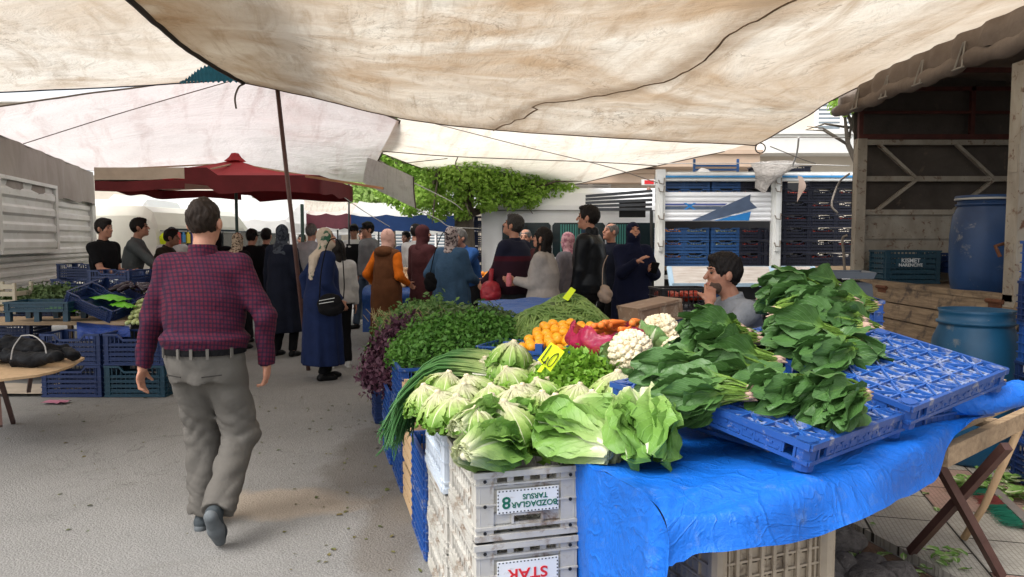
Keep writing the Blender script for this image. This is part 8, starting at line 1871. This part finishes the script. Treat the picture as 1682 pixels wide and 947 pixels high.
q = Vector(((70 - 841) / F * 8.4, 8.5, .78)); heap('greens_heap', 'dark leafy greens under the ribbed truck on the left stall', 'greens', M_mint, M_core, q.x, q.y, .6, .35, .74, .18, 5000, .03, 21, 0, p=2.2, jit=.08)
t = thing('wooden_crate', 'pale slatted crate under the ribbed truck at the left edge', 'crate', ((12 - 841) / F * 8.2, 8.2, .70), 0); b = MB()
for z in (.04, .13, .22, .30): b.box((0, -.15, z), (.34, .012, .05))
for x in (-.16, .16): b.box((x, -.14, .17), (.03, .03, .34)); b.box((x, .14, .17), (.03, .03, .34)); b.box((x, 0, .04), (.012, .28, .05)); b.box((x, 0, .22), (.012, .28, .05))
b.obj('boards', mat('cream_boards', (.42, .38, .29), .8), t)
poly = [atz(px, py, .55) for px, py in ((139, 587), (118, 600), (92, 609), (60, 616), (0, 623), (-120, 627), (-170, 600), (-60, 582), (60, 579), (110, 582))]
t = thing('folding_table', 'small board table with crossed dark legs under the black jackets', 'table')
b = MB(); b.prism([(p.x, p.y) for p in poly], .535, .553, 'z'); b.obj('tabletop', M_light_wood, t)
c0 = sum((Vector(p) for p in poly), Vector()) / len(poly)
for (a_, c_) in ((at(0, 628, 5.2), Vector((-4.1, 6.0, 0))), (at(-5, 640, 5.2), at(0, 700, 5.0)), (at(55, 625, 5.8), at(47, 642, 6.3))):
 b = MB(); a_ = Vector(a_); a_.z = .53; b.bar(a_, c_, .03, .03); b.obj('leg', M_rust_pole, t)
G = Vol(); rr = random.Random(12)
jc = atz(40, 588, .60); 
for i in range(16):
 a = jc + Vector((rr.uniform(-.62, .30), rr.uniform(-.22, .28), rr.uniform(.0, .07))); d = Vector((rr.uniform(-.22, .22), rr.uniform(-.12, .12), rr.uniform(-.02, .03))); G.c(a - d, a + d, rr.uniform(.05, .08), rr.uniform(.035, .06), .03)
G.c(jc + Vector((-.15, .05, .07)), jc + Vector((.1, .05, .06)), .10, .07, .05)
o = obj('jackets', G.mesh(.011, 'jackets', cloth('jacket_black', (.012, .013, .016), rough=.6, bscale=40, bump=.5), .013, 30), None)
t = thing('jacket', 'crumpled black jackets with white piping heaped on the small board table', 'jacket'); o.parent = t; o.name = 'cloth'
b = MB()
for P in (((-4.15, 5.02, .66), (-4.05, 5.0, .735), (-3.95, 5.0, .75), (-3.84, 5.02, .72), (-3.78, 5.0, .65)), ((-4.12, 4.99, .75), (-4.2, 4.97, .70), (-4.24, 4.95, .62))):
 pass
for pxs in (((18, 590), (22, 570), (35, 551)), ((35, 551), (55, 551), (72, 565), (76, 580))):
 P = catmull([tuple(at(px, py, 5.18)) for px, py in pxs], 10); b.tube([tuple(p) for p in P], .0045, 5)
b.obj('piping', M_white_c, t)
# -- far fruit stall in the centre
t = thing('fruit_stall', 'far stall table under a blue cloth behind the shoppers', 'table'); b = MB(); b.box((-.75, 11.2, .78), (2.7, 1.3, .04)); b.obj('tabletop', M_wood_x, t)
for x in (-2.0, .5):
 for y in (10.7, 11.7): b = MB(); b.bar((x, y, 0), (x, y, .76), .05); b.obj('leg', M_black_metal, t)
o, _ = sheet('tarpaulin', [[Vector((-2.12, 11.9, .83)), Vector((-.75, 11.9, .83)), Vector((.62, 11.9, .83))], [Vector((-2.12, 10.55, .83)), Vector((-.75, 10.52, .83)), Vector((.62, 10.55, .83))], [Vector((-2.13, 10.5, .5)), Vector((-.75, 10.45, .5)), Vector((.63, 10.5, .5))], [Vector((-2.13, 10.48, .2)), Vector((-.75, 10.42, .2)), Vector((.63, 10.48, .2))]], tarp_mat('blue_cloth_far', (.014, .06, .22)), 40, 24, .015, 4, 3); tag(o, 'blue cloth hanging over the far fruit stall', 'tablecloth')
def ball_pile(name, label, cat, c, rx, ry, hz, n, r, m, seed):
 import bmesh
 rr = random.Random(seed); bm = bmesh.new()
 for i in range(n):
  a = rr.uniform(0, 6.28); q = math.sqrt(rr.random()); bmesh.ops.create_icosphere(bm, subdivisions=2, radius=r * rr.uniform(.8, 1.15), matrix=Matrix.Translation(Vector(c) + Vector((rx * q * math.cos(a), ry * q * math.sin(a), hz * (1 - q ** 2) + rr.uniform(0, r)))))
 for f in bm.faces: f.smooth = True
 me = bpy.data.meshes.new(name); bm.to_mesh(me); bm.free(); o = obj(name, me, None, m); return tag(o, label, cat, None, 'stuff')
ball_pile('potatoes', 'heap of pale potatoes on the far stall', 'potatoes', (-1.65, 11.0, .84), .45, .4, .20, 330, .038, mat('potato', (.52, .34, .20), .8, .3, 20), 1)
ball_pile('oranges', 'oranges heaped on the far stall beside the red bag', 'oranges', (-.45, 10.9, .84), .32, .35, .14, 180, .04, M_orange, 2)
ball_pile('tomatoes', 'tomatoes on the far stall behind the red bag', 'tomatoes', (-.15, 10.75, .84), .35, .3, .10, 200, .035, M_tomato, 3)
ball_pile('green_apples', 'yellow green fruit on the far stall front', 'apples', (-.75, 10.75, .84), .25, .25, .10, 120, .035, M_zuc, 4)
# -- ground details
t = thing('broom_head', 'worn broom head with green and red bristles lying on the pavement', 'broom'); a_, c_ = atz(1610, 800, .07), atz(1672, 862, .07); dv = (c_ - a_).normalized(); sd_ = Vector((-dv.y, dv.x, 0))
b = MB(); b.bar(a_ + sd_ * .05, c_ + sd_ * .05 + dv * .05, .05, .04); b.obj('block', mat('grey_block', (.25, .22, .2), .8), t)
for ci, (col, f0, f1) in enumerate((((.02, .16, .09), 0, .3), ((.28, .06, .05), .3, .55), ((.02, .20, .12), .55, 1))):
 b = MB(); rr = random.Random(ci)
 for i in range(220):
  p = a_.lerp(c_, rr.uniform(f0, f1)) + sd_ * rr.uniform(.01, .05) + Vector((0, 0, rr.uniform(-.01, .02))); q = p - sd_ * rr.uniform(.05, .11) + dv * rr.uniform(-.03, .03) + Vector((0, 0, rr.uniform(-.015, .0))); b.tube([p, q], [.0018, .001], 3)
 b.obj('bristles', mat('bristle_%d' % ci, col, .6, .3, 30), t)
b = MB(); rr = random.Random(77)
def scrap(b, p, s):
 a = rr.uniform(0, 6.28); leaf(b, p, Vector((math.cos(a), math.sin(a), .1)), Vector((rr.uniform(-.3, .3), rr.uniform(-.3, .3), 1)), s, s * rr.uniform(.4, .8), rr.uniform(-.5, .9), .3, .12, rr.uniform(0, 9), 4, 5, 'oval')
for i in range(90): p = PV(rr.uniform(-1.2, 2.0), rr.uniform(-.1, 1.7), .05); scrap(b, p, rr.uniform(.02, .06))
for c in ((1660, 790), (1600, 800), (1640, 812)):
 q = atz(*c, .06)
 for i in range(24): scrap(b, q + Vector((rr.uniform(-.16, .16), rr.uniform(-.10, .10), rr.uniform(0, .05))), rr.uniform(.06, .12))
for c, n in (((1400, 940), 14), ((1560, 915), 12), ((1395, 905), 10), ((1470, 935), 16)):
 q = atz(*c, .06)
 for i in range(n): scrap(b, q + Vector((rr.uniform(-.10, .10), rr.uniform(-.08, .08), rr.uniform(0, .03))), rr.uniform(.03, .08))
o = b.obj('leaf_scraps', M_romaine, smooth=True); tag(o, 'green leaf scraps scattered on the pavement under the trestle', 'leaf scraps', None, 'stuff')
b = MB()
for i in range(120):
 p = S(rr.uniform(-1, 5), -abs(rr.gauss(0, .35)) - .02, .004); scrap(b, p, rr.uniform(.012, .035))
for i in range(60): p = Vector((rr.uniform(-4, -1), rr.uniform(3.6, 7), .003)); scrap(b, p, rr.uniform(.012, .035))
o = b.obj('ground_litter', mat('dry_leaf', (.13, .10, .035), .8, .4, 12, col2=(.05, .09, .02)), smooth=True); tag(o, 'small dry leaf litter on the asphalt aisle', 'litter', None, 'stuff')
b = MB(); q = atz(92, 661, .01); b.grid([[tuple(q + Vector(((j / 7 - .5) * .22, (i / 4 - .5) * .12, .012 * vnoise((i, j, 1), 1.2) + .012))) for j in range(8)] for i in range(5)]); tag(b.obj('paper_scrap', mat('pink_paper', (.45, .17, .25), .7), smooth=True), 'pink plastic scrap on the asphalt below the navy crates', 'scrap')
b = MB(); q = atz(55, 640, .02); b.grid([[tuple(q + Vector(((j / 7 - .5) * 1.0, (i / 4 - .5) * .5, .012 * vnoise((i, j, 1), .8) + .012))) for j in range(8)] for i in range(5)]); tag(b.obj('cardboard', mat('cardboard', (.50, .42, .33), .8), smooth=True), 'flattened pale cardboard lying under the small board table', 'cardboard')
# -- tidy: lettering onto its crate, things anchored at their base
for o in list(C.objects):
 if o.type == 'MESH' and o.parent is None and o.name.startswith('lettering'):
  best = min((x for x in C.objects if x.get('category') == 'crate' and 'lettered' not in x.name and 'pale lettering' in str(x.get('label'))), key=lambda x: (x.location - Vector(((192 - 841) / F * 8.7, 8.7, .93))).length)
  bpy.context.view_layer.update(); o.parent = best; o.matrix_parent_inverse = best.matrix_world.inverted()
for z in [o for o in C.objects if o.name.startswith('zip') and o.type == 'MESH']:
 best = [x for x in C.objects if x.name.startswith('shoulder_bag') and 'navy coat' in x.get('label', '')][0]
 z.parent = best; bpy.context.view_layer.update(); z.matrix_parent_inverse = best.matrix_world.inverted()
 for k in ('category', 'label', 'group'):
  if k in z: del z[k]
bpy.context.view_layer.update()
for o in [x for x in C.objects if x.type == 'EMPTY' and x.parent is None and x.location.length < 1e-6 and x.rotation_euler.to_matrix().is_identity if True]:
 pts = []
 for c in o.children:
  if c.type == 'MESH' and len(c.data.vertices): pts += [c.matrix_world @ Vector(q) for q in c.bound_box]
 if not pts: continue
 lo = Vector([min(p[i] for p in pts) for i in range(3)]); hi = Vector([max(p[i] for p in pts) for i in range(3)])
 base = Vector(((lo.x + hi.x) / 2, (lo.y + hi.y) / 2, lo.z)); o.location = base
 for c in o.children: c.location = c.location - base
